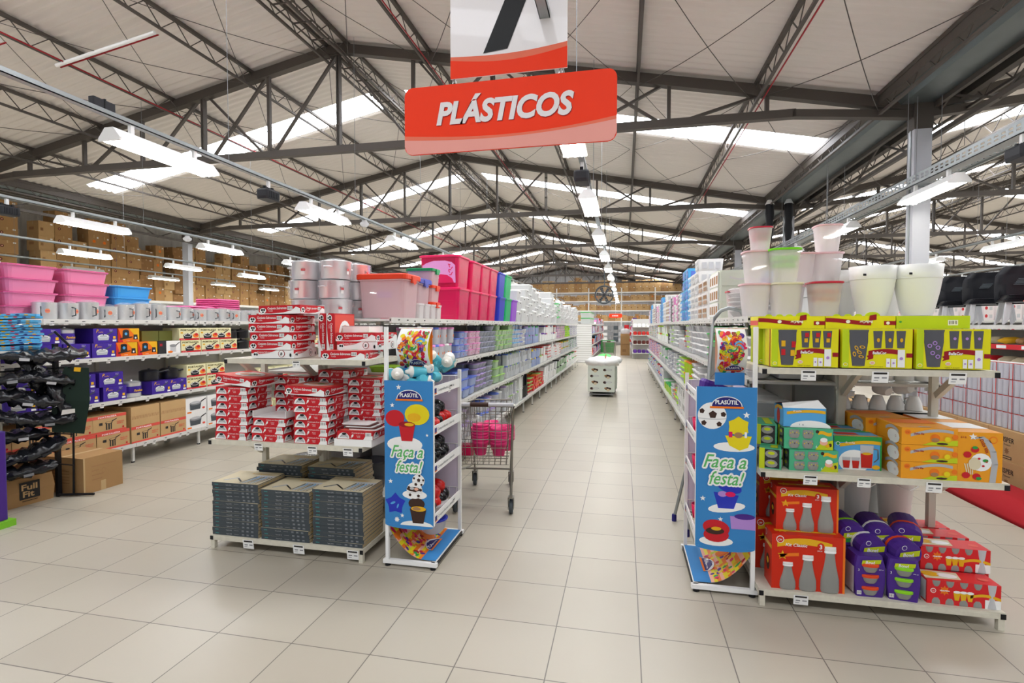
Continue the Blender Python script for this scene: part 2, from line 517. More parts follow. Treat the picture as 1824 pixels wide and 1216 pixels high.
# ------------------------------------------------------------------ light rails and fixtures
mat('tube_glow', 'fffdf4', .4, emit=TUBE_POWER)
ROWS = [(-.53, 'over the plastics aisle'), (-4.95, 'over the cookware aisle'), (-9.75, 'second row left of the cookware aisle'), (-13.9, 'third row left of the cookware aisle'), (-17.9, 'before the left carton racks'),
        (4.15, 'beside the white columns'), (8.7, 'over the right-hand hall'), (13.2, 'farthest right')]
def fixture():
    t = thing('ceiling_light', '', 'light')
    mb = MB(); Lh = .64
    mb.loft([[(-.13, y, -.1), (.13, y, -.1), (.05, y, 0), (-.05, y, 0)] for y in (-Lh, Lh)], 'wht2', smooth=False)
    for y in (-Lh, Lh - .02): mb.loft([[(-.13, a, -.13), (.13, a, -.13), (.13, a, -.1), (-.13, a, -.1)] for a in (y, y + .02)], 'wht2', smooth=False)
    mb.obj('housing', t)
    for x in (-.075, 0, .075):
        mb = MB(); mb.tube([(x, -Lh + .02, -.122), (x, Lh - .02, -.122)], .014, 'tube_glow', 8); mb.obj('tube', t)
    for y in (-.4, .4):
        mb = MB(); mb.box(-.02, y - .02, 0, .02, y + .02, .1, 'wht2'); mb.obj('bracket', t)
    return t
def speaker():
    t = thing('speaker', '', 'speaker')
    mb = MB(); mb.rr([(.17, .26, .02, -.14), (.19, .28, .03, -.1), (.19, .28, .03, -.02), (.17, .26, .02, 0)], 'dark')
    for i in range(6): mb.box(.095, -.1 + i * .035, -.12, .1, -.085 + i * .035, -.03, 'black')
    mb.obj('body', t)
    mb = MB(); mb.bar((0, -.1, .03), (0, .1, .03), .02, .02, 'black'); mb.box(-.02, -.09, 0, .02, -.06, .05, 'black'); mb.box(-.02, .06, 0, .02, .09, .05, 'black'); mb.obj('mount', t)
    mb = MB(); mb.box(-.02, -.02, .035, .02, .02, .13, 'wht2'); mb.obj('hanger', t)
    return t
RZ = 3.72
for ri, (x, nm) in enumerate(ROWS):
    t = thing('light_rail', 'long galvanised channel rail carrying lights, %s' % nm, 'rail', (x, 0, 0))
    mb = MB(); zz = RZ
    mb.box(-.035, -1, zz, .035, 44, zz + .01, 'gal'); mb.box(-.035, -1, zz, -.03, 44, zz + .05, 'gal'); mb.box(.03, -1, zz, .035, 44, zz + .05, 'gal'); mb.obj('channel', t)
    for y in [2.6 + 3.2 * i for i in range(13)]:
        rid = -5.5 if -15.5 < x < 4.5 else (14.5 if x > 4.5 else -5.5)
        z1 = roofz(x - rid) - .1 if x > -15.5 else 5.6
        mb = MB(); mb.tube([(0, y, zz + .02), (0, y, z1)], .0045, 'grey', 4); mb.obj('hanger_wire', t)
    y0 = 4.85 if x < -1 else 5.05
    for i in range(13):
        y = y0 + 3.13 * i
        if x > 4 and x < 5: y = 8.35 + 3.13 * (i - 1)
        if y > 44: continue
        if i > 8 and x not in (-.53, -4.95): continue
        place('fix', fixture, (x, y, RZ - .1), 0, '%s three-tube fluorescent light from the front, %s' % (nth(i), nm), 'light', 'fluorescent lights')
    if x in (-.53, -4.95, -9.75):
        place('spk', speaker, (x, 6.55 if x < -1 else 6.62, RZ - .13), 0, 'small black ceiling speaker %s' % nm, 'speaker', 'black ceiling speakers')
place('spk', speaker, (4.15, 6.65, RZ - .13), 0, 'small black ceiling speaker at right beside the perforated tray', 'speaker', 'black ceiling speakers')
def dome():
    mb = MB(); mb.lathe([(.05, 0), (.05, -.03), (.09, -.06), (.08, -.1), (.04, -.13)][::-1], 'cl_white', 16); return mb.obj('dome_lamp')
for i, (x, y) in enumerate(((-4.95, 9.35), (-9.75, 10.1), (4.15, 11.6), (-.53, 8.9))):
    place('dome', dome, (x, y, RZ), 0, 'small clear dome lamp under the rail %s' % ('over the cookware aisle', 'second left of the cookware aisle', 'beside the white columns', 'over the plastics aisle')[i], 'lamp', 'clear dome lamps')
# ballast box on the rail
mb = MB(); mb.rr([(.07, .22, .01, 0), (.07, .22, .01, .08)], 'dark'); mb.rr([(.085, .02, .005, .0), (.085, .02, .005, .09)], 'black')
tag(mb.obj('ballast_box', loc=(-4.95, 4.15, RZ + .05)), 'small dark ballast box on the rail above the cookware aisle light', 'box')
# perforated cable tray
mb = MB(); x = 4.28; z = 3.82
for side in (0, 1):
    X = x + side * .3
    y = 0
    n = 0
    while y < 30:
        # side wall with slots: two solid strips and posts between
        y1 = y + .12
        for a, b_ in ((0, .03), (.055, .075), (.1, .14)): mb.box(X - .002, y, z + a, X + .002, y1, z + b_, 'gal')
        for a, b_ in ((.03, .055), (.075, .1)): mb.box(X - .002, y, z + a, X + .002, y + .05, z + b_, 'gal')
        y = y1
y = 0
while y < 30:
    mb.box(x, y, z, x + .3, y + .07, z + .003, 'gal'); y += .12
    mb.box(x, y - .05, z, x + .05, y, z + .003, 'gal'); mb.box(x + .11, y - .05, z, x + .19, y, z + .003, 'gal'); mb.box(x + .25, y - .05, z, x + .3, y, z + .003, 'gal')
mb.box(x - .012, -1, z - .02, x + .02, 30, z, 'gal'); mb.box(x + .28, -1, z - .02, x + .312, 30, z, 'gal')
t = thing('cable_tray', 'perforated galvanised cable tray running back past the white column', 'cable tray')
mb.obj('tray', t)
for y in (3.3, 6.4, 9.0, 12.5, 16):
    mb = MB(); mb.tube([(x - .01, y, z), (x - .01, y, 5.1)], .005, 'grey', 4); mb.tube([(x + .31, y, z), (x + .31, y, 5.1)], .005, 'grey', 4); mb.obj('hanger_wire', t)
# ------------------------------------------------------------------ hanging signs
mat('signred', 'ff3a0a', .5); mat('sigpink', 'f6a89c', .5); mat('sigpink2', 'f5795c', .5); mat('sigwhite', 'f4eeee', .3, coat=.2)
mat('sigblack', '141414', .4)
t = thing('aisle_sign', 'red hanging aisle sign with white lettering over a pale wave', 'sign', (-.794, 3.5, 2.883))
wd, h = 1.476, .468
mb = MB(); ring = rrect(wd, h, .06, 6)
mb.loft([[(x, y, z + h / 2) for x, z in ring] for y in (-.006, .006)], 'signred', smooth=False)
F = (V((-wd / 2, -.0065, 0)), V((1, 0, 0)), V((0, 0, 1)), V((0, -1, 0)))
def wave(a, b_, c, n=16): return [(wd * i / n, a + b_ * math.sin(PI * i / n * 1.0 + c) + .10 * (i / n) ** 2 * (a > .1)) for i in range(n + 1)]
def wavepoly(top, m, L):
    for (xa, ya), (xb, yb) in zip(top[:-1], top[1:]):
        def bot(x):
            r = .06; dx = max(0, r - x, x - (wd - r)); return r - math.sqrt(max(0, r * r - dx * dx)) + .0015
        mb.pp(F, [(xa, bot(xa)), (xb, bot(xb)), (xb, yb), (xa, ya)], m, L)
GX = [i / 80 for i in range(81)]
wavepoly([(wd * q, .135 - .06 * math.sin(PI * .75 * q) + .07 * q ** 2) for q in GX], 'sigpink2', 1)
wavepoly([(wd * q, .105 - .05 * math.sin(PI * .7 * q) + .075 * q ** 2) for q in GX], 'sigpink', 2)
for dx, dy, m, L in ((.004, -.004, 'dred', 3), (0, 0, 'sigwhite', 4)):
    mb.text(F, .238 + dx, .20 + dy, 'PLÁSTICOS', .205, m, L, shear=.22, bold=.0085, wd=.96)
o = mb.obj('board', t)
for x in (-.37, .37):
    mb = MB(); mb.tube([(x + .012 * math.cos(a), 0, h + .005 + .03 * math.sin(a)) for a in [i * PI / 6 for i in range(13)]], .003, 'chrome', 5); mb.obj('hanging_ring', t)
t = thing('aisle_number_sign', 'white hanging board with a black figure 7 above the red aisle sign', 'sign', (-.785, 3.5, 3.385))
wd, h = .81, .95
mb = MB(); mb.box(-wd / 2, -.005, 0, wd / 2, .005, h, 'sigwhite')
F = (V((-wd / 2, -.0055, 0)), V((1, 0, 0)), V((0, 0, 1)), V((0, -1, 0)))
for (m, a, bb, L) in (('sigpink2', .15, .03, 1), ('signred', .125, .05, 2)):
    P = [(wd * i / 16, a - bb * math.sin(PI * i / 16 * .9) + .03 * (i / 16)) for i in range(17)]
    for (xa, ya), (xb, yb) in zip(P[:-1], P[1:]): mb.pp(F, [(xa, 0), (xb, 0), (xb, yb), (xa, ya)], m, L)
mb.pp(F, [(.235, .15), (.405, .165), (.67, .80), (.67, .87), (.2, .87), (.2, .745), (.5, .745)], 'sigblack', 3)
mb.obj('board', t)
for x in (-.3, .3):
    mb = MB(); mb.tube([(x, 0, h - .01), (x, 0, h + 2.3)], .003, 'grey', 4); mb.obj('hanger_wire', t)
# far small sign
mb = MB(); mb.loft([[(x, y, z) for x, z in rrect(.95, .3, .08, 4)] for y in (-.01, .01)], 'signred', smooth=False)
F = (V((-.475, -.012, -.15)), V((1, 0, 0)), V((0, 0, 1)), V((0, -1, 0))); mb.text(F, .2, .1, 'AVISOS', .14, 'wht2', 1, bold=.004)
tag(mb.obj('far_sign', loc=(-.65, 40, 2.4)), 'small red hanging sign at the far end of the aisle', 'sign')
mb = MB(); mb.tube([(-.65, 40, 2.5), (-.65, 40, 4.5)], .01, 'wht2', 5); tag(mb.obj('sign_pole'), 'thin white pole holding the far red sign', 'pole')
# fan
t = thing('wall_fan', 'large round industrial fan hanging over the far aisle', 'fan', (-.75, 20, 2.83))
mb = MB(); r = .33
for ang in (0,):
    mb.tube([(r * math.cos(2 * PI * i / 24), -.1, r * math.sin(2 * PI * i / 24)) for i in range(25)], .03, 'slate', 6)
    mb.tube([(r * math.cos(2 * PI * i / 24), .1, r * math.sin(2 * PI * i / 24)) for i in range(25)], .02, 'slate', 6)
for q in (.12, .2, .27): mb.tube([(q * math.cos(2 * PI * i / 24), -.12, q * math.sin(2 * PI * i / 24)) for i in range(25)], .005, 'grey', 4)
for i in range(16):
    a = 2 * PI * i / 16; mb.tube([(.06 * math.cos(a), -.13, .06 * math.sin(a)), (r * math.cos(a), -.1, r * math.sin(a))], .004, 'grey', 4)
mb.obj('cage', t)
for i in range(6):
    a = 2 * PI * i / 6; mb = MB(); c, s_ = math.cos(a), math.sin(a)
    mb.add([(.05 * c + .03 * s_, -.02, .05 * s_ - .03 * c), (.28 * c + .09 * s_, -.05, .28 * s_ - .09 * c), (.3 * c - .03 * s_, .03, .3 * s_ + .03 * c), (.05 * c - .03 * s_, .02, .05 * s_ + .03 * c)], [(0, 1, 2, 3)], 'dark'); mb.obj('blade', t)
mb = MB(); mb.T = Matrix.Rotation(PI / 2, 4, 'X'); mb.lathe([(.07, -.1), (.08, .05), (.05, .13)], 'dark', 12); mb.obj('motor', t)
mb = MB(); mb.tube([(0, .05, .3), (0, .05, RZ - 2.83)], .02, 'slate', 6); mb.obj('pole', t)
# ------------------------------------------------------------------ shelving units
def tagprint(mb, x, y, z, nx, w_=.06, h=.045, tilt=0):
    """a white price ticket with small dark marks clipped on an edge; nx = facing direction ('f' = -Y, 'r' = +X, 'l' = -X)"""
    ax = {'f': (V((1, 0, 0)), V((0, -1, 0))), 'r': (V((0, 1, 0)), V((1, 0, 0))), 'l': (V((0, -1, 0)), V((-1, 0, 0)))}[nx]
    u, n = ax; vv = V((0, 0, 1)) + n * tilt
    F = (V((x, y, z)) - u * (w_ / 2) + n * .001, u, vv, n)
    mb.rect(F, 0, -h, w_, 0, 'wht2', 1)
    mb.rect(F, w_ * .1, -h * .25, w_ * .9, -h * .08, 'ink', 2)
    for a, b_ in ((.15, .45), (.6, .9)): mb.rect(F, w_ * a, -h * .62, w_ * b_, -h * .5, 'grey', 2)
    mb.rect(F, w_ * .12, -h * .82, w_ * .4, -h * .76, 'grey', 2)

def gondola(name, label, x0, x1, y0, y1, levels, sides_=('l', 'r'), mod=.98, tags=True, back='panel', depthscale=None, htop=None):
    """double sided shelving run along Y, levels = shelf top heights"""
    t = thing(name, label, 'shelving unit', ((x0 + x1) / 2, y0, 0))
    hw = (x1 - x0) / 2; ln = y1 - y0; n = max(1, round(ln / mod)); md = ln / n; top = htop or levels[-1]
    for i in range(n + 1):
        mb = MB(); y = i * md
        mb.box(-.03, y - .02, .0, .03, y + .02, top - .03, 'rack')
        for sd in (-1, 1):
            mb.box(sd * (hw - .05) - .012, y - .015, 0, sd * (hw - .05) + .012, y + .015, levels[0] - .03, 'shelf')
            mb.lathe([(.02, 0), (.02, .012), (.008, .02), (.008, .05)], 'dark', 8, (sd * (hw - .05), y, 0))
        mb.obj('upright', t)
        if i < n:
            mb = MB(); mb.box(-.008, y + .02, .06, .008, y + md - .02, top - .06, back); mb.obj('back_panel', t)
            for li, z in enumerate(levels):
                for sd in (-1, 1):
                    mb = MB(); xa, xb = sorted((sd * .01, sd * hw))
                    mb.box(xa, y + .002, z - .03, xb, y + md - .002, z - .012, 'shelf')
                    xa, xb = sorted((sd * (hw - .012), sd * (hw + .004)))
                    mb.box(xa, y + .002, z - .045, xb, y + md - .002, z, 'shelf')
                    if tags:
                        nx = 'r' if sd > 0 else 'l'
                        yy = y + .08 + .1 * random.random()
                        while yy < y + md - .05:
                            tagprint(mb, sd * (hw + .006), yy, z - .01 - .01 * random.random(), nx, .045, .05, .25)
                            yy += .12 + .14 * random.random()
                    mb.obj('shelf', t)
    return t
LV = (.28, .80, 1.30, 1.745)
gondola('gondola_shelving', 'long white double-sided shelving run full of tubs, left of the plastics aisle', -3.03, -1.85, 3.92, 21.7, LV)
gondola('gondola_shelving', 'long white double-sided shelving run full of tubs, right of the plastics aisle', .85, 2.03, 3.92, 20.2, LV)
gondola('gondola_shelving', 'white shelving run holding aluminium pots and boxed pressure cookers on the left', -7.0, -5.83, 3.2, 20.3, (.24, .80, 1.31, 1.745))
gondola('gondola_shelving', 'farther white shelving run beyond the plastics gondola, slatted end facing front', -2.6, -1.42, 23.6, 38, LV, tags=False)
gondola('gondola_shelving', 'far white shelving run with red and purple goods on its end', .4, 1.5, 27.2, 38, LV, tags=False)
# slatted end panel of the far run
t = thing('slat_panel', 'white slatted end panel closing the farther shelving run', 'panel', (-2.0, 23.5, 0))
mb = MB(); mb.box(-.58, 0, 0, .58, .03, 1.74, 'panel')
for i in range(17): mb.box(-.58, -.012, .03 + i * .1, .58, 0, .10 + i * .1, 'wht2')
mb.obj('panel', t)

def endcap(label, x0, x1, spx, lv, tags_, topx0=None, topx1=None, px=None):
    t = thing('end_rack', label, 'display rack', (0, 0, 0))
    y0, y1 = 3.32, 3.9
    for i, z in enumerate(lv):
        a, b_ = (x0, x1) if i < len(lv) - 1 else (topx0 or x0, topx1 or x1)
        mb = MB()
        mb.box(a, y0, z - .012, b_, y1, z, 'rackdirty')
        mb.box(a, y0 - .002, z - .036, b_, y0 + .018, z - .012, 'rackdirty'); mb.box(a, y1 - .02, z - .036, b_, y1, z - .012, 'rackdirty')
        for X in (a, b_ - .02): mb.box(X, y0 + .018, z - .036, X + .02, y1 - .02, z - .012, 'rackdirty')
        for X in (a, b_ - .026): mb.box(X, y0 - .0035, z - .037, X + .026, y0 - .0015, z - .008, 'black')
        o = mb.obj('shelf', t)
        for tx, w_ in tags_[i]:
            mb = MB(); tagprint(mb, tx, y0 - .004, z - .012, 'f', w_, w_ * .75, .12); mb.obj('price_tag', t)
    for X in (x0 + .005, x1 - .035):
        for Y in (y0 + .0, y1 - .05):
            mb = MB(); mb.box(X, Y, 0, X + .03, Y + .03, lv[0] - .036, 'rackdirty'); mb.obj('foot', t)
    for X in px:
        mb = MB(); mb.box(X - .02, y1 - .06, lv[0], X + .02, y1 - .02, lv[-1] - .03, 'rack'); mb.obj('post', t)
        for z in lv[1:]:
            mb = MB(); mb.bar((X, y1 - .08, z - .2), (X, y1 - .32, z - .035), .03, .04, 'rack'); mb.obj('bracket', t)
    return t
endcap('low white end rack stacked with red and dark boxes, left of the aisle mouth', -3.05, -1.79, -2.43, (.10, .825, 1.435),
       [((-2.72, .09), (-2.3, .09), (-1.87, .09)), ((-2.62, .07), (-2.18, .075), (-1.9, .075)), ((-2.3, .06),)], -2.9, -1.76, (-2.44, -2.98))
endcap('low white end rack with yellow, orange and red gift boxes, right of the aisle mouth', .80, 2.06, 1.43, (.10, .815, 1.43),
       [((1.03, .08),), ((1.07, .075), (1.35, .07), (1.70, .08)), ((1.05, .08), (1.42, .085), (1.80, .085))], .80, 2.0, (1.42, 1.96))
# ------------------------------------------------------------------ printed boxes
def barcode(mb, F, x, y, w_, h, L=3):
    mb.rect(F, x, y, x + w_, y + h, 'wht2', L)
    n = 9
    for i in range(n):
        if i % 4 != 2: mb.rect(F, x + w_ * (.1 + .8 * i / n), y + h * .2, x + w_ * (.1 + .8 * (i + .5) / n), y + h * .85, 'ink', L + 1)
def red_box(kind):
    def f_():
        wd, d, h = (.33, .33, .062) if kind == 's' else (.27, .27, .056)
        mb = MB(); mb.box(-wd / 2, -d / 2, 0, wd / 2, d / 2, h, 'red')
        for side, w_ in (('f', wd), ('r', d), ('l', d)):
            F = face(side, wd, d, h)
            if kind == 's':
                mb.pp(F, [(0, 0), (w_, 0), (w_, h * .6), (w_ * .9, h * .8), (w_ * .8, h * .4), (w_ * .6, h * .16), (w_ * .3, h * .06), (.02, h * .12), (0, h * .3)], 'wht2', 1)
                mb.ell(F, .035, h * .42, .026, .02, 'wht2', 2, 12)
                mb.ell(F, .028, h * .5, .009, .009, 'black', 3, 8); mb.ell(F, .045, h * .5, .007, .01, 'black', 3, 8); mb.ell(F, .035, h * .25, .008, .006, 'black', 3, 8)
                mb.text(F, w_ * .22, h * .55, 'Conjunto Sobremesa' if side == 'f' else 'Juego postre', .024, 'wht2', 3, shear=.25, bold=.0004, wd=w_ * .46)
                mb.text(F, w_ * .24, h * .32, '7 peças', .012, 'wht2', 3, shear=.2)
                barcode(mb, F, w_ * .7, h * .45, .04, h * .42)
            else:
                mb.ell(F, .05, h * .06, .045, h * .78, 'wht2', 1, 14, 0, PI); mb.ell(F, .055, h * .22, .032, h * .5, 'lgrey', 2, 12, 0, PI)
                mb.ell(F, .055, h * .68, .018, h * .14, 'black', 3, 10)
                mb.band(F, [(.02 + .008 * i, h * .16 + h * .35 * math.sin(PI * i / 8)) for i in range(9)], .002, 'black', 3)
                mb.ell(F, .118, h * .45, .007, h * .22, 'wht2', 2, 10, rot=-.5); mb.rect(F, .106, h * .1, .11, h * .3, 'wht2', 2)
                mb.text(F, w_ * .42, h * .74, 'Conjunto para Arroz', .014, 'wht2', 3, shear=.25, wd=w_ * .36)
                mb.text(F, w_ * .55, h * .42, '2 peças', .010, 'wht2', 3, shear=.2); mb.rect(F, w_ * .57, h * .27, w_ * .66, h * .3, 'wht2', 3)
                mb.pp(F, [(w_ * .74, 0), (w_, 0), (w_, h * .5), (w_ * .8, h * .42)], 'wht2', 1)
                barcode(mb, F, w_ * .8, h * .35, .045, h * .55)
        F = face('t', wd, d, h)
        mb.rect(F, .01, .01, wd - .01, d - .01, 'ltred', 1); mb.ell(F, wd * .5, d * .5, wd * .34, d * .3, 'wht2', 2, 16); mb.ell(F, wd * .5, d * .5, wd * .24, d * .2, 'peach', 3, 14); mb.ell(F, wd * .55, d * .52, .03, .03, 'green', 4, 8)
        return mb.obj('red_box')
    return f_
def pearl_box():                 # the variant with the pale swoosh and monogram
    wd, d, h = .33, .33, .062
    mb = MB(); mb.box(-wd / 2, -d / 2, 0, wd / 2, d / 2, h, 'wht2')
    for side, w_ in (('f', wd), ('r', d)):
        F = face(side, wd, d, h)
        mb.pp(F, [(0, h), (0, h * .6), (w_ * .2, h * .5), (w_ * .42, h * .62), (w_ * .62, h)], 'red', 1)
        mb.text(F, w_ * .14, h * .62, 'Conjunto Sobremesa', .02, 'wht2', 2, shear=.25, wd=w_ * .36)
        mb.ell(F, w_ * .72, h * .55, .026, .026, 'dred', 2, 14); mb.ell(F, w_ * .72, h * .55, .021, .023, 'wht2', 3, 14); mb.text(F, w_ * .69, h * .38, 'B', .028, 'ink', 4, shear=.2, bold=.001)
        mb.ell(F, .035, h * .4, .024, .02, 'wht2', 2, 12); mb.ell(F, .028, h * .46, .009, .009, 'black', 3, 8); mb.ell(F, .045, h * .45, .007, .01, 'black', 3, 8)
        mb.ell(F, w_ * .93, h * .4, .008, .014, 'black', 3, 8)
    F = face('t', wd, d, h); mb.rect(F, .01, .01, wd - .01, d - .01, 'red', 1); mb.ell(F, wd * .5, d * .5, wd * .34, d * .3, 'wht2', 2, 16)
    return mb.obj('red_box')
mat('bookside', 'b9a989', .6); mat('slatebox', '434a4f', .4); mat('slatebox2', '59626a', .3)
def cutlery_box():
    wd, d, h = .395, .31, .028
    mb = MB(); mb.box(-wd / 2, -d / 2, 0, wd / 2, d / 2, h, 'slatebox')
    F = face('f', wd, d, h)
    mb.rect(F, .025, h * .35, .055, h * .62, 'teal', 1); mb.text(F, .12, h * .35, 'Tapetes 43 PK', .009, 'lgrey', 1, wd=.05)
    mb.rect(F, .19, h * .46, .23, h * .54, 'grey', 1)
    for i in range(3): mb.rect(F, .255 + i * .04, h * .25, .277 + i * .04, h * .78, 'slatebox2', 1)
    for i in range(3): mb.rect(F, .258 + i * .04, h * .5, .274 + i * .04, h * .7, 'grey', 2)
    for sd in ('r', 'l'):
        F = face(sd, wd, d, h); mb.rect(F, 0, h * .08, d, h * .92, 'bookside', 1)
        for i in range(7): mb.rect(F, .03 + i * .035, h * .35, .05 + i * .035, h * .45, 'gold', 2)
    F = face('t', wd, d, h)
    mb.rect(F, 0, 0, wd, d, 'cream', 1)
    mb.pp(F, [(.05, .06), (.12, .14), (.22, .05), (.21, .042), (.12, .122), (.06, .052)], 'black', 2)
    mb.pp(F, [(.05, .06), (.12, .14), (.14, .124), (.07, .052)], 'lgrey', 2)
    for i in range(7):
        x = .22 + i * .022; mb.pp(F, [(x, .02), (x + .006, .02), (x + .035, .17), (x + .022, .2), (x + .018, .16)], ('slate', 'skyb', 'grey')[i % 3], 2)
        mb.ell(F, x + .034, .2, .012, .022, 'lgrey', 3, 8)
    mb.text(F, .16, .24, 'MARTINAZZO', .028, 'gold', 2, bold=.0005, wd=.15)
    return mb.obj('cutlery_box')
def glassy(mb, cx, z, prof, m, y, seg=10, sy=.35):
    mb.lathe(prof, m, seg, (cx, y, z), sy=sy)
def kit_box():
    t = thing('kit_box', '', 'box'); wd, d, h = .40, .15, .33
    mb = MB(); mb.box(-wd / 2, -d / 2, 0, wd / 2, d / 2, h, 'kitred')
    F = face('f', wd, d, h)
    arc = [(.03 + .30 * i / 10, .245 + .03 * math.sin(PI * (i + 1) / 12)) for i in range(11)]
    mb.band(F, arc, .038, 'gold', 1); mb.star(F, .06, .205, .03, 'gold', 1); mb.band(F, [(.04, .19), (.1, .2), (.15, .205)], .02, 'orange', 1)
    mb.ell(F, .045, .30, .022, .022, 'wht2', 2, 14); mb.ell(F, .045, .30, .018, .018, 'kitred', 3, 14); mb.text(F, .033, .293, 'CIV', .014, 'wht2', 4, bold=.0004)
    mb.text(F, .075, .262, 'Kit Classic', .026, 'wht2', 3, shear=.2, bold=.0004, wd=.12)
    mb.ell(F, .268, .27, .02, .024, 'kitred', 3, 12); mb.text(F, .26, .258, '3', .036, 'wht2', 4, bold=.001); mb.text(F, .25, .243, 'peças', .012, 'wht2', 4)
    mb.rect(F, wd - .012, 0, wd, h, 'orange', 1)
    for sd in ('l',):
        F = face(sd, wd, d, h); mb.ell(F, .03, .30, .02, .02, 'wht2', 1, 12); mb.ell(F, .03, .30, .016, .016, 'kitred', 2, 12); mb.rect(F, .0, .235, d, .26, 'gold', 1); mb.text(F, .02, .24, 'Kit Classic', .018, 'wht2', 2, wd=.07)
        mb.ell(F, d / 2, .13, .035, .05, 'choc', 1); mb.ell(F, d / 2, .14, .02, .02, 'gold', 2)
    F = face('t', wd, d, h); mb.rect(F, .03, .05, wd - .03, .08, 'gold', 1); mb.star(F, .07, .06, .035, 'gold', 2); mb.text(F, .15, .056, 'Kit Classic', .02, 'wht2', 3, shear=.2); mb.ell(F, .32, .1, .03, .018, 'orange', 2)
    mb.obj('carton', t)
    for cx, hh, r in ((-.11, .165, .046), (0, .215, .049), (.12, .275, .052)):
        mb = MB(); y = -d / 2 + .001
        prof = [(r * .92, .004), (r, .02), (r * .97, hh * .3), (r * .62, hh * .62), (r * .5, hh * .82), (r * .52, hh * .86)]
        glassy(mb, cx, 0, prof, 'glassgrey', y, 14); b_ = mb.obj('jar', t)
        mb = MB(); glassy(mb, cx, 0, [(r * .62, hh * .86), (r * .64, hh * .9), (r * .55, hh * .905), (r * .64, hh * .915), (r * .6, hh)], 'wht2', y, 14); mb.obj('lid', b_)
    return t
mat('kitred', 'cf2c14', .4)
def bowl_pack(lc):
    def f_():
        t = thing('bowl_pack', '', 'box'); wd, d, h = .165, .15, .235
        mb = MB(); mb.rr([(wd * .86, d, .01, 0), (wd, d, .012, h * .35), (wd, d, .012, h * .75), (wd * .86, d * .9, .02, h)], 'purple', n=3)
        F = face('f', wd * .96, d, h)
        mb.text(F, .05, .195, 'Bowl', .024, 'wht2', 4, shear=.15, bold=.0006); mb.pp(F, [(.03, .19), (.13, .198), (.135, .222), (.035, .213)], 'lime', 2); mb.pp(F, [(.04, .178), (.12, .182), (.11, .194), (.05, .19)], 'green', 1)
        mb.text(F, .012, .15, '3', .02, 'wht2', 2); mb.text(F, .122, .16, '400 ml', .009, 'wht2', 2); barcode(mb, F, .008, .012, .024, .022, 1)
        for s_ in ('l', 'r'):
            F2 = face(s_, wd, d, h); mb.rect(F2, .01, .015, d - .01, h * .72, 'lgrey', 1)
        mb.obj('sleeve', t)
        for i, z in enumerate((.012, .082, .145)):
            mb = MB(); mb.lathe([(.026, 0), (.036, .012), (.044, .034)], 'glassgrey', 14, (0, -d / 2 + .004, z), sy=.45); b_ = mb.obj('bowl', t)
            mb = MB(); mb.lathe([(.047, .034), (.048, .046), (.043, .05)], lc, 14, (0, -d / 2 + .004, z), sy=.45); mb.obj('lid', b_)
        return t
    return f_
def glass_pack():
    t = thing('glass_pack', '', 'box'); wd, d, h = .355, .14, .135
    mb = MB(); mb.box(-wd / 2, -d / 2, 0, wd / 2, d / 2, h, 'packred')
    F = face('f', wd, d, h)
    mb.ell(F, .03, .075, .014, .014, 'wht2', 1, 12); mb.ell(F, .03, .075, .011, .011, 'packred', 2, 12); mb.text(F, .021, .07, 'CIV', .01, 'wht2', 3)
    mb.star(F, .085, .08, .028, 'orange', 1, 8, .6); mb.text(F, .062, .076, 'Aperitivo', .012, 'wht2', 2, shear=.2, bold=.0004, wd=.048)
    for i in range(3): mb.pp(F, [(.135 + i * .032, .03), (.155 + i * .032, .03), (.162 + i * .032, .075), (.128 + i * .032, .075)], 'gold', 1); mb.ell(F, .145 + i * .032, .078, .018, .008, 'wht2', 2, 10)
    mb.band(F, [(.21 + i * .0145, .05 + .014 * math.sin(i / 3)) for i in range(11)], .016, 'gold', 1); mb.rect(F, .28, .0, wd, .05, 'wht2', 1)
    F = face('t', wd, d, h); mb.pp(F, [(0, .02), (.18, .03), (.2, .12), (.02, .13)], 'cream', 1); mb.ell(F, .05, .08, .045, .035, 'gold', 2, 12); mb.ell(F, .13, .07, .05, .03, 'wht2', 2, 12); mb.ell(F, .3, .06, .025, .02, 'ltred', 2, 12)
    F = face('l', wd, d, h); mb.rect(F, .01, .01, d - .01, h - .01, 'lgrey', 1)
    mb.obj('carton', t)
    for i in range(5):
        cx = -wd / 2 + .045 + i * .067
        mb = MB(); y = -d / 2 + .003
        if i < 4: mb.lathe([(.024, .002), (.022, .02), (.014, .036)], 'glassgrey', 12, (cx, y, 0), sy=.3); mb.obj('glass', t); mb = MB(); mb.lathe([(.013, .1), (.02, .115), (.023, .134)], 'glassgrey', 12, (cx, y, 0), sy=.3)
        else: mb.lathe([(.026, .002), (.022, .03), (.015, .065), (.02, .1), (.024, .134)], 'lgrey', 12, (cx, y, 0), sy=.3)
        mb.obj('glass', t)
    return t
mat('packred', 'd8262b', .4)
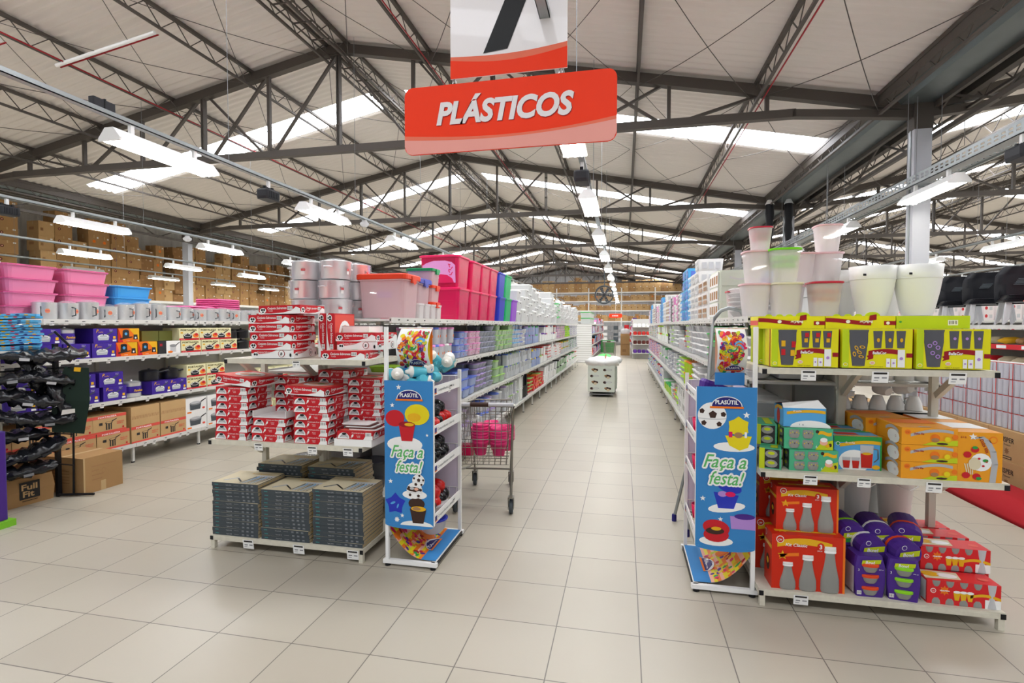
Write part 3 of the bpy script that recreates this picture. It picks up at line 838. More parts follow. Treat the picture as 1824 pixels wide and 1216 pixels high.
def bella_box(deco):
    def f_():
        t = thing('glassware_box', '', 'box'); wd, d, h = .355, .2, .222
        mb = MB(); mb.box(-wd / 2, -d / 2, 0, wd / 2, d / 2, h, 'bell')
        F = face('f', wd, d, h)
        mb.rect(F, 0, 0, .035, h, 'bell2', 1)
        rb = [(.135 + .02 * i, .072 + .012 * math.sin(i / 9 * PI)) for i in range(10)]
        mb.band(F, rb, .026, 'dred', 2); mb.pp(F, [(.125, .045), (.16, .055), (.16, .08), (.125, .07), (.135, .058)], 'dred', 2)
        mb.rect(F, wd - .03, .062, wd, .086, 'dred', 2)
        mb.text(F, .155, .08, 'BellaCor', .022, 'wht2', 4, shear=.1, bold=.0007, wd=.07)
        for cx, w2, h2 in ((.235, .02, .05), (.262, .024, .048), (.3, .036, .1)):
            mb.pp(F, [(cx - w2 / 2, .006), (cx + w2 / 2, .006), (cx + w2 / 2, .006 + h2), (cx - w2 / 2, .006 + h2)], 'wht2', 3); mb.ell(F, cx, .006 + h2 * .5, w2 * .25, w2 * .25, 'lilac', 4, 8)
        mb.ell(F, .155, .03, .014, .01, 'wht2', 3, 10); mb.ell(F, .155, .03, .011, .007, 'peach', 4, 10); mb.ell(F, .018, .02, .012, .01, 'wht2', 2, 12); mb.ell(F, .018, .02, .01, .008, 'bell', 3, 12)
        mb.text(F, .14, .006, '1 jarra + 6 copos', .009, 'ink', 2, wd=.07)
        for s_ in ('l', 'r'):
            F2 = face(s_, wd, d, h); mb.rect(F2, d - .045, .0, d - .028, h, 'dred', 1); mb.rect(F2, 0, 0, .05, h, 'bell2', 1)
        mb.obj('carton', t)
        y = -d / 2 + .002
        mb = MB(); mb.lathe([(.034, .012), (.036, .03), (.043, .09), (.05, .15), (.05, .2), (.054, .218)], 'jug', 16, (-wd / 2 + .085, y, 0), sy=.22); jg = mb.obj('jug', t)
        mb = MB(); yy = y - .0125
        F3 = (V((-wd / 2, y - .0115, 0)), V((1, 0, 0)), V((0, 0, 1)), V((0, -1, 0)))
        if deco == 0:
            for a, b_, c in ((.05, .12, 'gold'), (.105, .115, 'red'), (.05, .07, 'red'), (.1, .065, 'gold')): mb.rect(F3, a, b_, a + .022, b_ + .035, c, 1)
        elif deco == 1:
            for a, b_ in ((.06, .08), (.1, .12), (.07, .115), (.095, .065), (.085, .09)): mb.ell(F3, a, b_, .015, .009, 'gold', 1, 8, rot=a * 30); mb.ell(F3, a, b_, .009, .005, 'jug', 2, 8, rot=a * 30)
        else:
            for a, b_ in ((.06, .13), (.1, .12), (.075, .09), (.1, .07), (.085, .145)): mb.ell(F3, a, b_, .012, .012, 'lilac', 1, 10); mb.ell(F3, a, b_, .007, .007, 'jug', 2, 8)
        mb.obj('decoration', jg)
        for i in range(3):
            cx = -wd / 2 + .182 + i * .058
            mb = MB(); mb.lathe([(.02, .115), (.022, .15), (.026, .212)], 'jug', 12, (cx, y, 0), sy=.3)
            F4 = (V((cx, y - .0085, 0)), V((1, 0, 0)), V((0, 0, 1)), V((0, -1, 0)))
            if deco == 0: mb.rect(F4, -.004, .175, .016, .2, 'red', 1); mb.rect(F4, -.008, .145, .01, .168, 'gold', 1)
            elif deco == 1: mb.ell(F4, 0, .16, .008, .012, 'gold', 1, 8)
            else: mb.ell(F4, 0, .17, .008, .008, 'lilac', 1, 8)
            mb.obj('glass', t)
        return t
    return f_
mat('bell', 'e8e018', .4); mat('bell2', 'c2d81c', .4); mat('jug', '55555a', .12)
def bella_flat(plain):
    def f_():
        wd, d, h = (.37, .2, .075); mb = MB()
        mb.box(-wd / 2, -d / 2, 0, wd / 2, d / 2, h, 'bell2' if plain else 'bell')
        F = face('f', wd, d, h)
        if plain: barcode(mb, F, .26, .02, .05, .03, 1); mb.ell(F, .02, .04, .008, .006, 'green', 1, 8)
        else:
            mb.band(F, [(.0 + .027 * i, .03 + .01 * math.cos(i / 9 * PI)) for i in range(10)], .024, 'dred', 2); mb.pp(F, [(.23, .045), (.27, .052), (.27, .085), (.235, .078)], 'dred', 3); mb.rect(F, .31, .022, wd, .045, 'dred', 2)
            mb.ell(F, .12, .042, .012, .01, 'wht2', 3, 10); mb.ell(F, .33, .033, .01, .009, 'wht2', 3, 10)
            o, u, v, n = F; F5 = (o + u * .25 + v * .045, -u, -v, n); mb.text(F5, 0, -.002, 'BellaCor', .02, 'wht2', 4, shear=.1, bold=.0006, wd=.07)
            for cx, r in ((.06, .02), (.12, .02), (.175, .02), (.25, .04)):
                mb.loft([[(cx - wd / 2 + r * math.cos(PI * i / 8), yy, h + r * .6 * math.sin(PI * i / 8)) for i in range(9)] for yy in (-d / 2, -d / 2 + .004)], 'bell2', smooth=False)
        F = face('l', wd, d, h); mb.rect(F, 0, .02, d, .05, 'ltred', 1)
        return mb.obj('glassware_box')
    return f_
def cup_pack():
    t = thing('cup_pack', '', 'box'); wd, d, h = .265, .12, .125
    mb = MB(); mb.box(-wd / 2, -d / 2, 0, wd / 2, d / 2, h, 'packgreen')
    F = face('f', wd, d, h)
    mb.band(F, [(.185 + .012 * i, .088 + .006 * math.sin(i)) for i in range(7)], .02, 'gold', 1); mb.ell(F, .18, .108, .01, .01, 'choc', 2, 10)
    mb.pp(F, [(.17, 0), (wd, 0), (wd, .06), (.2, .04)], 'lime', 1); mb.ell(F, .215, .045, .022, .018, 'peach', 2, 12); mb.ell(F, .215, .06, .02, .014, 'wht2', 3, 10); mb.ell(F, .235, .025, .012, .01, 'gold', 3, 8); mb.ell(F, .25, .03, .008, .012, 'choc', 2, 8); mb.text(F, .172, .012, '6', .02, 'wht2', 3)
    F = face('t', wd, d, h); mb.rect(F, .02, .02, wd - .02, .06, 'lime', 1)
    F = face('l', wd, d, h); mb.rect(F, .01, .006, d - .01, h - .006, 'dark', 1); mb.rect(F, 0, 0, .03, h, 'lime', 2)
    for zz in (.008, .066): mb.ell(F, d * .55, zz + .025, .034, .024, 'glassgrey', 2, 12); mb.ell(F, d * .55, zz + .03, .02, .01, 'lime', 3, 8)
    mb.obj('carton', t)
    for i in range(2):
        for j in range(2):
            mb = MB(); cx = -wd / 2 + .055 + i * .075; y = -d / 2 + .002; z = .006 + j * .06
            mb.lathe([(.022, 0), (.03, .012), (.032, .03), (.028, .05)], 'glassgrey', 12, (cx, y, z), sy=.35)
            F4 = (V((cx, y - .0115, z)), V((1, 0, 0)), V((0, 0, 1)), V((0, -1, 0)))
            for k in range(5): mb.ell(F4, -.022 + k * .011, .03 + .006 * (k % 2), .0035, .0035, ('gold', 'lime', 'choc')[k % 3], 1, 6)
            mb.obj('cup', t)
    return t
mat('packgreen', '4fb184', .4); mat('dolce', 'ef9f22', .4); mat('juice', 'c8281c', .4); mat('bandsil', 'b4b4b6', .4)
def juice_box():
    wd, d, h = .255, .2, .2; mb = MB(); mb.box(-wd / 2, -d / 2, 0, wd / 2, d / 2, h, 'skyb')
    F = face('f', wd, d, h)
    mb.rect(F, 0, h * .82, wd, h, 'green', 1); mb.rect(F, wd * .965, 0, wd, h, 'green', 2)
    mb.band(F, [(.03 + .022 * i, .135 + .022 * math.sin(i / 10 * PI * .7)) for i in range(11)], .02, 'gold', 2); mb.text(F, .06, .158, 'Brasília', .016, 'wht2', 4, shear=.2, wd=.05)
    mb.ell(F, .11, .05, .085, .07, 'wht2', 1, 20); mb.ell(F, .02, .155, .012, .012, 'wht2', 2, 10); mb.ell(F, .02, .155, .009, .009, 'green', 3, 10)
    mb.pp(F, [(.145, .01), (.205, .01), (.212, .15), (.14, .15)], 'lgrey', 2); mb.pp(F, [(.147, .015), (.203, .015), (.208, .1), (.143, .1)], 'juice', 3); mb.ell(F, .175, .1, .026, .008, 'gold', 4, 10)
    mb.tube([V((-wd / 2 + .21, -d / 2 - .002, .13)), V((-wd / 2 + .235, -d / 2 - .002, .125)), V((-wd / 2 + .236, -d / 2 - .002, .07)), V((-wd / 2 + .215, -d / 2 - .002, .05))], .003, 'brown', 4)
    for x in (.05, .1): mb.pp(F, [(x, .008), (x + .034, .008), (x + .04, .075), (x - .006, .075)], 'lgrey', 2); mb.pp(F, [(x + .002, .01), (x + .032, .01), (x + .037, .055), (x - .003, .055)], 'juice', 3)
    mb.ell(F, .225, .02, .022, .014, 'gold', 4, 8)
    F = face('t', wd, d, h); mb.rect(F, .0, .0, wd, .03, 'gold', 1); mb.rect(F, .03, .05, wd * .6, .12, 'juice', 1); mb.rect(F, .03, .14, wd, .18, 'green', 1)
    F = face('l', wd, d, h); mb.ell(F, d / 2, h * .45, .05, .07, 'juice', 1); mb.band(F, [(.02, .13), (.08, .15), (.18, .15)], .03, 'gold', 1)
    return mb.obj('glassware_box')
def open_box():
    t = thing('glassware_box', '', 'box'); wd, d, h = .235, .2, .115; mb = MB()
    mb.box(-wd / 2, -d / 2, 0, wd / 2, -d / 2 + .003, h, 'skyb'); mb.box(-wd / 2, d / 2 - .003, 0, wd / 2, d / 2, h, 'skyb'); mb.box(-wd / 2, -d / 2, 0, -wd / 2 + .003, d / 2, h, 'skyb'); mb.box(wd / 2 - .003, -d / 2, 0, wd / 2, d / 2, h, 'green'); mb.box(-wd / 2, -d / 2, 0, wd / 2, d / 2, .003, 'brown')
    F = face('f', wd, d, h); mb.band(F, [(.02 + .021 * i, .075 + .014 * math.sin(i / 10 * PI * .8)) for i in range(11)], .017, 'gold', 2); mb.text(F, .055, .093, 'Brasília', .014, 'wht2', 4, shear=.2, wd=.045)
    mb.ell(F, .15, 0, .11, .042, 'wht2', 1, 16, 0, PI); mb.text(F, .09, .012, '1   6', .014, 'navy', 3)
    F = face('l', wd, d, h); mb.ell(F, d / 2, h * .45, .035, .05, 'juice', 1); mb.band(F, [(.02, .08), (.08, .1), (.18, .1)], .02, 'gold', 1)
    mb.obj('carton', t)
    mb = MB(); mb.add([(-wd / 2, -d / 2, h), (wd / 2, -d / 2, h), (wd / 2 - .03, -d / 2 + .05, h + .045), (-wd / 2 + .01, -d / 2 + .07, h + .02)], [(0, 1, 2, 3)], 'wht2'); mb.obj('front_flap', t)
    mb = MB(); mb.add([(-wd / 2, d / 2, h), (wd / 2, d / 2, h), (wd / 2 - .04, .0, h + .03), (-wd / 2, .0, h + .02)], [(0, 1, 2, 3)], 'juice'); mb.obj('rear_flap', t)
    return t
def dolce_flat():
    wd, d, h = .275, .3, .095; mb = MB(); mb.box(-wd / 2, -d / 2, 0, wd / 2, d / 2, h, 'dolce')
    F = face('f', wd, d, h)
    mb.ell(F, .03, .07, .016, .014, 'orange', 1, 12); mb.text(F, .02, .065, 'CIV', .012, 'dred', 2)
    mb.band(F, [(.045 + .019 * i, .045 + .03 * math.sin(i / 11 * PI * .75)) for i in range(12)], .016, 'bandsil', 1); mb.text(F, .06, .058, 'Dolce Vita', .015, 'dred', 3, shear=.2, bold=.0004, wd=.05)
    mb.pp(F, [(.1, 0), (wd, 0), (wd, .03), (.16, .022)], 'lime', 1); mb.ell(F, .165, .04, .024, .024, 'orange', 2, 12); mb.ell(F, .165, .03, .02, .012, 'brown', 3, 10); mb.ell(F, .225, .035, .018, .018, 'gold', 3, 12); mb.ell(F, .225, .035, .014, .014, 'yellow', 4, 12); mb.ell(F, .262, .05, .014, .014, 'orange', 2, 10); mb.ell(F, .2, .01, .03, .006, 'choc', 3, 8)
    F = face('l', wd, d, h); mb.ell(F, d * .7, .03, .07, .04, 'wht2', 1, 12); mb.band(F, [(d * .4 + .015 * i, .055 + .02 * math.sin(i / 10 * PI)) for i in range(11)], .018, 'bandsil', 2); mb.text(F, d * .78, .03, '12', .018, 'dred', 3)
    F = face('t', wd, d, h); mb.rect(F, .02, .15, wd - .02, .28, 'orange', 1); mb.rect(F, .1, .03, .16, .045, 'bandsil', 1)
    return mb.obj('dessert_box')
def dolce_tall():
    wd, d, h = .21, .3, .275; mb = MB(); mb.box(-wd / 2, -d / 2, 0, wd / 2, d / 2, h, 'dolce')
    F = face('f', wd, d, h)
    P = [(.06, .235), (.09, .25), (.12, .23), (.15, .17), (.16, .1), (.15, 0)]
    for (xa, ya), (xb, yb) in zip(P[:-1], P[1:]): mb.pp(F, [(xa, ya), (xa + .03, ya + .004), (xb + .03, yb), (xb, yb)], 'bandsil', 1)
    o, u, v, n = F; c, s_ = math.cos(-1.15), math.sin(-1.15); F5 = (o + u * .1 + v * .235, u * c + v * s_, -u * s_ + v * c, n); mb.text(F5, 0, 0, 'Dolce Vita', .024, 'dred', 4, shear=.2, bold=.0005, wd=.08)
    mb.ell(F, .165, .235, .02, .02, 'orange', 1, 14); mb.ell(F, .165, .235, .015, .015, 'dolce', 2, 14); mb.star(F, .07, .25, .02, 'wht2', 2)
    mb.ell(F, .11, .11, .05, .05, 'wht2', 2, 16); mb.ell(F, .08, .1, .03, .035, 'cream', 3, 12)
    for a, b_ in ((.045, .15), (.08, .18), (.04, .035), (.09, .03)): mb.ell(F, a, b_, .02, .018, 'red', 3, 10)
    for a, b_ in ((.08, .19), (.1, .02), (.13, .12)): mb.ell(F, a, b_, .014, .009, 'green', 4, 8)
    for a, b_ in ((.1, .13), (.12, .09), (.135, .115)): mb.ell(F, a, b_, .007, .006, 'red', 4, 8)
    for i in range(4): mb.pp(F, [(.03 + i * .012, .1), (.036 + i * .012, .1), (.05 + i * .008, .04), (.045 + i * .008, .04)], 'cream', 2)
    mb.text(F, .012, .24, '6+6', .018, 'dred', 2)
    F = face('t', wd, d, h); mb.rect(F, .0, .12, wd, d, 'wht2', 1)
    F = face('l', wd, d, h); mb.rect(F, 0, 0, d, h, 'orange', 1); mb.rect(F, d * .8, 0, d * .97, h, 'dolce', 2)
    return mb.obj('dessert_box')
# ------------------------------------------------------------------ left end rack goods
zB, zM, zT = .10, .825, 1.435
def stack(key, maker, x, y, z, n, dz, label, cat, group, jx=.006, jr=.02, pat=None, rz=0):
    for i in range(n):
        k, m_ = (key, maker) if pat is None else pat[i % len(pat)]
        place(k, m_, (x + random.uniform(-jx, jx), y + random.uniform(-jx, jx), z + i * dz), rz + random.uniform(-jr, jr), label % updown(i, n), cat, group)
rs, ra, rp = ('rs', red_box('s')), ('ra', red_box('a')), ('rp', pearl_box)
E_L = 'left end rack'
# bottom shelf : cutlery boxes
for x, n, nm in ((-2.84, 14, 'left'), (-2.42, 13, 'middle'), (-1.995, 13, 'right')):
    stack('cut', cutlery_box, x, 3.49, zB, n, .0285, '%s dark cutlery box of the ' + nm + ' front stack, bottom shelf, left end rack', 'box', 'cutlery boxes, %s front stack' % nm, .004, .012)
stack('cut', cutlery_box, -2.0, 3.484, zB + 13 * .0285 + .002, 1, .03, '%s tilted cutlery box crowning the right front stack of cutlery boxes', 'box', 'tilted cutlery boxes', jr=.06)
for x, n, nm, jr in ((-2.72, 16, 'left', .03), (-2.25, 16, 'right', .05)):
    stack('cut', cutlery_box, x, 3.83, zB, n, .0285, '%s dark cutlery box of the ' + nm + ' rear stack, bottom shelf, left end rack', 'box', 'cutlery boxes, %s rear stack' % nm, .01, jr)
# middle shelf: red boxes
def st(x, y, z, seq, dz, nm, rz=0, jr=.03):
    n = len(seq)
    for i, k in enumerate(seq):
        kk = {'s': rs, 'a': ra, 'p': rp}[k]
        place(kk[0], kk[1], (x + random.uniform(-.01, .01), y + random.uniform(-.006, .006), z + i * dz), rz + random.uniform(-jr, jr),
              '%s %s box of the %s stack, left end rack' % (updown(i, n), {'s': 'red dessert set', 'a': 'red rice set', 'p': 'pale and red dessert set'}[k], nm), 'box', 'red boxes, %s stack' % nm)
st(-2.87, 3.48, zM, 'aaaaaaa', .0565, 'front left middle-shelf')
place('rs', rs[1], (-2.83, 3.5, zM + 7 * .0565 + .018), (.0, .09, -.1), 'tilted red dessert set box lying on the front left middle-shelf stack', 'box')
st(-2.56, 3.48, zM, 'aaa', .0565, 'low front middle-shelf')
mb = MB(); mb.box(-.14, -.13, 0, .14, .13, .006, 'wht2'); mb.box(-.14, -.13, .006, -.135, .13, .05, 'wht2'); mb.box(.135, -.13, .006, .14, .13, .05, 'wht2'); mb.box(-.14, .125, .006, .14, .13, .05, 'red')
tag(mb.obj('open_box', loc=(-2.56, 3.49, zM + 3 * .0565 + .002)), 'open white inner box on the low front stack of red boxes', 'box')
st(-2.20, 3.475, zM, 'aaaaaa', .0565, 'centre front middle-shelf')
place('rs', rs[1], (-2.24, 3.5, zM + 6 * .0565 + .012), (0, .03, -.06), 'topmost red dessert set box on the centre front middle-shelf stack', 'box')
st(-2.56, 3.75, zM, 'aaaaaaaa', .0565, 'centre rear middle-shelf')
st(-2.18, 3.76, zM, 'aaaaaaaaa', .0565, 'right rear middle-shelf')
st(-1.915, 3.74, zM, 'aaaaaaaa', .0565, 'far right rear middle-shelf')
mb = MB(); mb.box(-.145, -.13, 0, .145, .13, .05, 'wht2')
tag(mb.obj('white_box', loc=(-1.87, 3.462, zM)), 'plain white box under a red rice set box, front right of middle shelf', 'box')
place('ra', ra[1], (-1.855, 3.465, zM + .051), .02, 'red rice set box lying on the plain white box, front right of middle shelf', 'box')
mb = MB()
for i in range(5): mb.rr([(.22, .15, .02, 0), (.22, .15, .02, .006)], 'maroon' if i % 2 else 'wht2', (-.02 * i + .04, .01 * i, .007 * i))
tag(mb.obj('bag_pile', loc=(-1.86, 3.45, zM + .108)), 'flat plastic-wrapped packs on the front right red rice set box', 'bag')
# top shelf
zS = zT
st(-2.53, 3.5, zS + .004, 'pssss', .0635, 'left front top-shelf', .06)
place('rs', rs[1], (-2.45, 3.5, zS + 5 * .0635 + .01), (0, -.02, .04), 'topmost slanted red dessert set box on the left front top-shelf stack', 'box')
st(-2.74, 3.76, zS, 'aaaaaa', .0565, 'left rear top-shelf')
st(-1.97, 3.52, zS, 's', .0635, 'low right top-shelf', .05)
st(-1.93, 3.68, zS + .0635, 'ps', .0635, 'right top-shelf', -.04)
for i, x in enumerate((-2.275, -2.205)):
    place('rs', rs[1], (x, 3.71, zS + .17), (0, PI / 2, .05), '%s red dessert set box standing on edge, top shelf of left end rack' % ('left', 'right')[i], 'box')
mb = MB(); mb.box(-.125, -.12, 0, .125, .12, .235, 'wht2'); mb.box(-.126, -.121, .235, .126, .121, .24, 'lgrey')
tag(mb.obj('white_box', loc=(-2.04, 3.79, zS)), 'tall plain white box behind the red boxes, top shelf of left end rack', 'box')
# extinguisher-like red bottle and black pans behind the books
mb = MB(); mb.lathe([(.05, 0), (.055, .02), (.055, .3), (.03, .36), (.015, .38)], 'red', 12); mb.rect((V((-.04, -.056, .1)), V((1, 0, 0)), V((0, 0, 1)), V((0, -1, 0))), 0, 0, .08, .12, 'wht2', 1)
tag(mb.obj('red_bottle', loc=(-3.13, 3.9, .02), rot=(0, .2, 0)), 'red bottle with white label leaning behind the left end rack', 'bottle')
# green and grey goods on the gondola end seen past the boxes
for i in range(6):
    def gb():
        mb = MB(); mb.rr([(.2, .2, .04, 0), (.24, .24, .05, .07), (.25, .25, .05, .075), (.25, .25, .05, .085)], 'limebox'); return mb.obj('lunch_box')
    mat('limebox', '9fd032', .35, alpha=.85)
    place('gb', gb, (-1.98, 4.12, .80 + .0 + i * .09), 0, '%s lime green food box stacked behind the red boxes at gondola end' % updown(i, 6), 'food box', 'lime green food boxes')
def pail():
    mb = MB(); mb.lathe([(.11, 0), (.15, .22), (.155, .225), (.155, .24), (.14, .24)], 'cl_smoke', 18); return mb.obj('bowl')
for i, (x, y) in enumerate(((-2.13, 4.1), (-2.74, 4.12))): place('pail', pail, (x, y, .281), 0, 'smoky grey plastic bowl %s the gondola base behind cutlery boxes' % ('right on', 'left on')[i], 'bowl', 'grey bowls')

# ------------------------------------------------------------------ pots and tubs on top of the left gondola end
def caldron():
    t = thing('aluminium_pot', '', 'pot'); r, h = .125, .145
    mb = MB(); mb.lathe([(r * .93, 0), (r, .015), (r, h), (r + .006, h + .003), (r + .006, h + .008)], 'alu', 28)
    F = (V((-.05, -r - .002, .07)), V((1, 0, 0)), V((0, 0, 1)), V((0, -1, 0))); mb.rect(F, 0, 0, .035, .02, 'red', 1); mb.rect(F, 0, -.03, .03, -.003, 'wht2', 1); b_ = mb.obj('pan', t)
    mb = MB(); mb.lathe([(r + .004, h + .008), (r * .8, h + .016), (.02, h + .02), (.012, h + .03)], 'alu', 24); mb.obj('lid', t)
    for s_ in (-1, 1):
        mb = MB(); mb.tube([(s_ * r, -.03, .1), (s_ * (r + .03), -.025, .1), (s_ * (r + .03), .025, .1), (s_ * r, .03, .1)], .006, 'alu', 6); mb.obj('handle', t)
    mb = MB(); mb.lathe([(r + .012, .002), (r + .02, .07), (r + .014, h + .012), (.05, h + .036)], 'cl_bag', 14); mb.obj('plastic_wrap', t)
    return t
for i, x in enumerate((-2.745, -2.46)):
    for j in range(3):
        place('cald', caldron, (x + (.01, -.012, .006)[j], 4.12, 1.746 + j * .165), (0, 0, .3 * j + i), '%s aluminium pot in clear wrap, %s stack over the left end rack' % (updown(j, 3), ('left', 'right')[i]), 'pot', 'wrapped aluminium pots')
        place('cald', caldron, (x + .03, 4.42, 1.746 + j * .165), (0, 0, .3 * j + i), '%s aluminium pot in clear wrap, rear %s stack over the left end rack' % (updown(j, 3), ('left', 'right')[i]), 'pot', 'wrapped aluminium pots')
mat('tubred', 'e2401f', .4); mat('tubblue', '4a52b0', .4); mat('tubgreen', '1f9a5a', .4)
def bigtub(lid):
    def f_():
        t = thing('storage_tub', '', 'tub')
        mb = MB(); mb.rr([(.40, .3, .04, 0), (.44, .34, .05, .32), (.46, .36, .05, .325), (.46, .36, .05, .335)], 'cl_pink', n=4, top=False)
        F = face('f', .40, .32, .3); mb.rect(F, .16, .18, .3, .23, 'lilac', 1); b_ = mb.obj('body', t)
        mb = MB(); mb.rr([(.47, .37, .05, .335), (.48, .38, .05, .34), (.48, .38, .05, .375), (.46, .36, .05, .385)], lid, n=4)
        mb.obj('lid', t)
        for s_ in (-1, 1):
            mb = MB(); mb.pp((V((s_ * .245, -.06, .3)), V((0, 1, 0)), V((0, 0, 1)), V((s_, 0, 0))), [(0, .07), (.12, .07), (.1, .02), (.06, -.01), (.02, .02)], lid, 1)
            mb.box(s_ * .235 - .008, -.05, .31, s_ * .235 + .008, .05, .37, lid); mb.obj('clip', t)
        return t
    return f_
place('tub_r', bigtub('tubred'), (-2.08, 4.38, 1.746), 0, 'large clear storage tub with bright red clip lid beside the pots', 'tub')
place('tub_b', bigtub('tubblue'), (-2.13, 4.8, 1.746), 0, 'clear storage tub with violet-blue clip lid behind the red-lidded one', 'tub')
def midtub(lid):
    def f_():
        t = thing('storage_tub', '', 'tub'); mb = MB(); mb.rr([(.26, .2, .03, 0), (.28, .22, .03, .13), (.29, .23, .03, .14)], 'cl_pink', n=3); mb.obj('body', t)
        mb = MB(); mb.rr([(.3, .24, .03, .14), (.3, .24, .03, .165), (.27, .21, .03, .17)], lid, n=3); mb.box(.145, -.04, .11, .16, .04, .16, lid); mb.obj('lid', t); return t
    return f_
for i, c in enumerate(('tubred', 'tubred', 'tubgreen')):
    place('mt' + c, midtub(c), (-2.02, 5.05, 1.746 + (.0, .17, .27)[i] if i < 2 else 1.746 + .34), 0, '%s small clip-lid tub between the big tubs and pink crates' % ('bottom red-lidded', 'middle red-lidded', 'topmost green-lidded')[i], 'tub', 'small clip-lid tubs')
def whitetub():
    mb = MB(); mb.rr([(.12, .12, .02, 0), (.13, .13, .02, .12), (.14, .14, .02, .122), (.14, .14, .02, .14)], 'cl_frost'); mb.rect(face('f', .13, .13, .1), .04, .03, .09, .1, 'wht2', 3); mb.rect(face('f', .13, .13, .1), .05, .04, .085, .07, 'ink', 4); return mb.obj('small_tub')
for i, (x, y) in enumerate(((-1.93, 4.62), (-1.93, 4.78), (-1.93, 4.94), (-1.93, 5.1))):
    place('wt', whitetub, (x, y, 1.746), 0, '%s small white square tub along the shelf edge before pink crates' % nth(i), 'tub', 'small white tubs')
mat('hotcrate', 'dc0f58', .25, trans=.1); mat('hotlid', 'ea1560', .3); mat('bluecrate', '2438c8', .3, alpha=.92, trans=.15); mat('greencrate', '25c77a', .3, alpha=.85, trans=.2); mat('lilaccrate', 'a45ad8', .35, trans=.2)
def crate(body, lid):
    def f_():
        t = thing('lidded_crate', '', 'crate'); h = .345
        mb = MB(); mb.rr([(.43, .38, .03, 0), (.48, .43, .04, h)], body, n=4, top=False)
        for i in range(5):
            F = face('r', .465, .41, h); mb.rect(F, .08 + i * .03, .05, .085 + i * .03, .2, lid, 1)
        F = (V((-.17, -.21, .05)), V((1, 0, 0)), V((0, -.1, 1)), V((0, -1, 0))); mb.rect(F, 0, 0, .34, .002, lid, 2); mb.rect(F, 0, .17, .34, .172, lid, 2)
        mb.obj('body', t)
        mb = MB(); mb.rr([(.50, .45, .04, h), (.51, .46, .05, h + .008), (.51, .46, .05, h + .022), (.48, .43, .05, h + .03)], lid, n=4); mb.obj('lid', t)
        return t
    return f_
spec = [(5.86, 0, 'hot', 1), (5.86, 1, 'hot', 1), (6.33, 0, 'hot', 1), (6.79, 0, 'hot', 1), (7.25, 0, 'hot', 1), (6.42, 1, 'hot', 1), (6.88, 1, 'hot', 1), (7.34, 1, 'hot', 1), (7.85, 0, 'blue', 1), (7.85, 1, 'blue', 1), (8.32, 0, 'green', 1), (8.32, 1, 'green', 1), (8.8, 0, 'lilac', 1)]
nmz = {'hot': ('hotcrate', 'hotlid', 'hot pink'), 'blue': ('bluecrate', 'bluecrate', 'deep blue'), 'green': ('greencrate', 'greencrate', 'mint green'), 'lilac': ('lilaccrate', 'lilaccrate', 'violet')}
cnt = {}
for y, lvl, c, _ in spec:
    b_, l_, nm = nmz[c]; k = (c, lvl); cnt[k] = cnt.get(k, 0) + 1
    place('cr' + c, crate(b_, l_), (-2.11, y + .12, 1.746 + lvl * .377), 0, '%s %s lidded crate from the front, %s tier on the left gondola' % (nth(cnt[k] - 1), nm, ('lower', 'upper')[lvl]), 'crate', 'lidded crates on the left gondola')
rt_ = PROTO['crhot']
for o_ in list(COL.objects):
    if o_.get('label', '').startswith('first hot pink lidded crate') and 'upper' in o_['label']: rt_ = o_
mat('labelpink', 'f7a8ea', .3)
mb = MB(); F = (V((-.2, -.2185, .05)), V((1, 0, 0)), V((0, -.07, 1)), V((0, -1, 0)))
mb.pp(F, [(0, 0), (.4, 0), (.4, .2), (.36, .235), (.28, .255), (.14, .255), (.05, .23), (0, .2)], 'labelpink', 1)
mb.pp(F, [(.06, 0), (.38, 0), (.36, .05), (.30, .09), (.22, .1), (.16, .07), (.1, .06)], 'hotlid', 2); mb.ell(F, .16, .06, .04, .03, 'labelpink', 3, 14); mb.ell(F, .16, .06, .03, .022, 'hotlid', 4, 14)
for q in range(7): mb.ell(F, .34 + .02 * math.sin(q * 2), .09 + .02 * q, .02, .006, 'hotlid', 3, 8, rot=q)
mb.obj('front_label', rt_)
# second pink crate column behind (left)
for lvl in (0,):
    place('crhot', None, (-2.66, 5.98, 1.746), 0, 'hot pink lidded crate at the rear left of the pink crates', 'crate', 'lidded crates on the left gondola')

# ------------------------------------------------------------------ right end rack goods
stack('kit', kit_box, 1.075, 3.43, zB, 1, .33, 'red gift box of three glass jars on the bottom shelf, %s at front', 'box', None, 0, 0, rz=.02)
place('kit', kit_box, (1.09, 3.5, zB + .331), .0, 'red gift box of three glass jars stacked above the front one', 'box', sc=(.86, .95, .8))
place('kit', kit_box, (1.03, 3.69, zB), .0, 'red gift box of three glass jars behind the front one, bottom shelf', 'box')
place('kit', kit_box, (1.05, 3.72, zB + .331), .03, 'red gift box of three glass jars, upper rear one', 'box', sc=(.9, .95, .85))
mat('lidorange', 'e0471a', .35); mat('lidlime', '8ed321', .35); mat('lidwhite', 'ecebe4', .35)
bp = {c: ('bp' + c, bowl_pack(c)) for c in ('lidorange', 'lidlime', 'lidwhite')}
bl = [(1.405, 3.43, .10, 'lidorange', 0, 0, .05), (1.585, 3.42, .10, 'lidlime', 0, 0, -.12), (1.66, 3.57, .10, 'lidwhite', 0, 0, .5), (1.395, 3.6, .1, 'lidorange', 0, 0, .1), (1.50, 3.62, .1, 'lidwhite', 0, 0, 0),
      (1.37, 3.78, .1, 'lidwhite', 0, 0, 0), (1.55, 3.79, .1, 'lidorange', 0, 0, .1), (1.70, 3.76, .1, 'lidwhite', 0, 0, 0)]
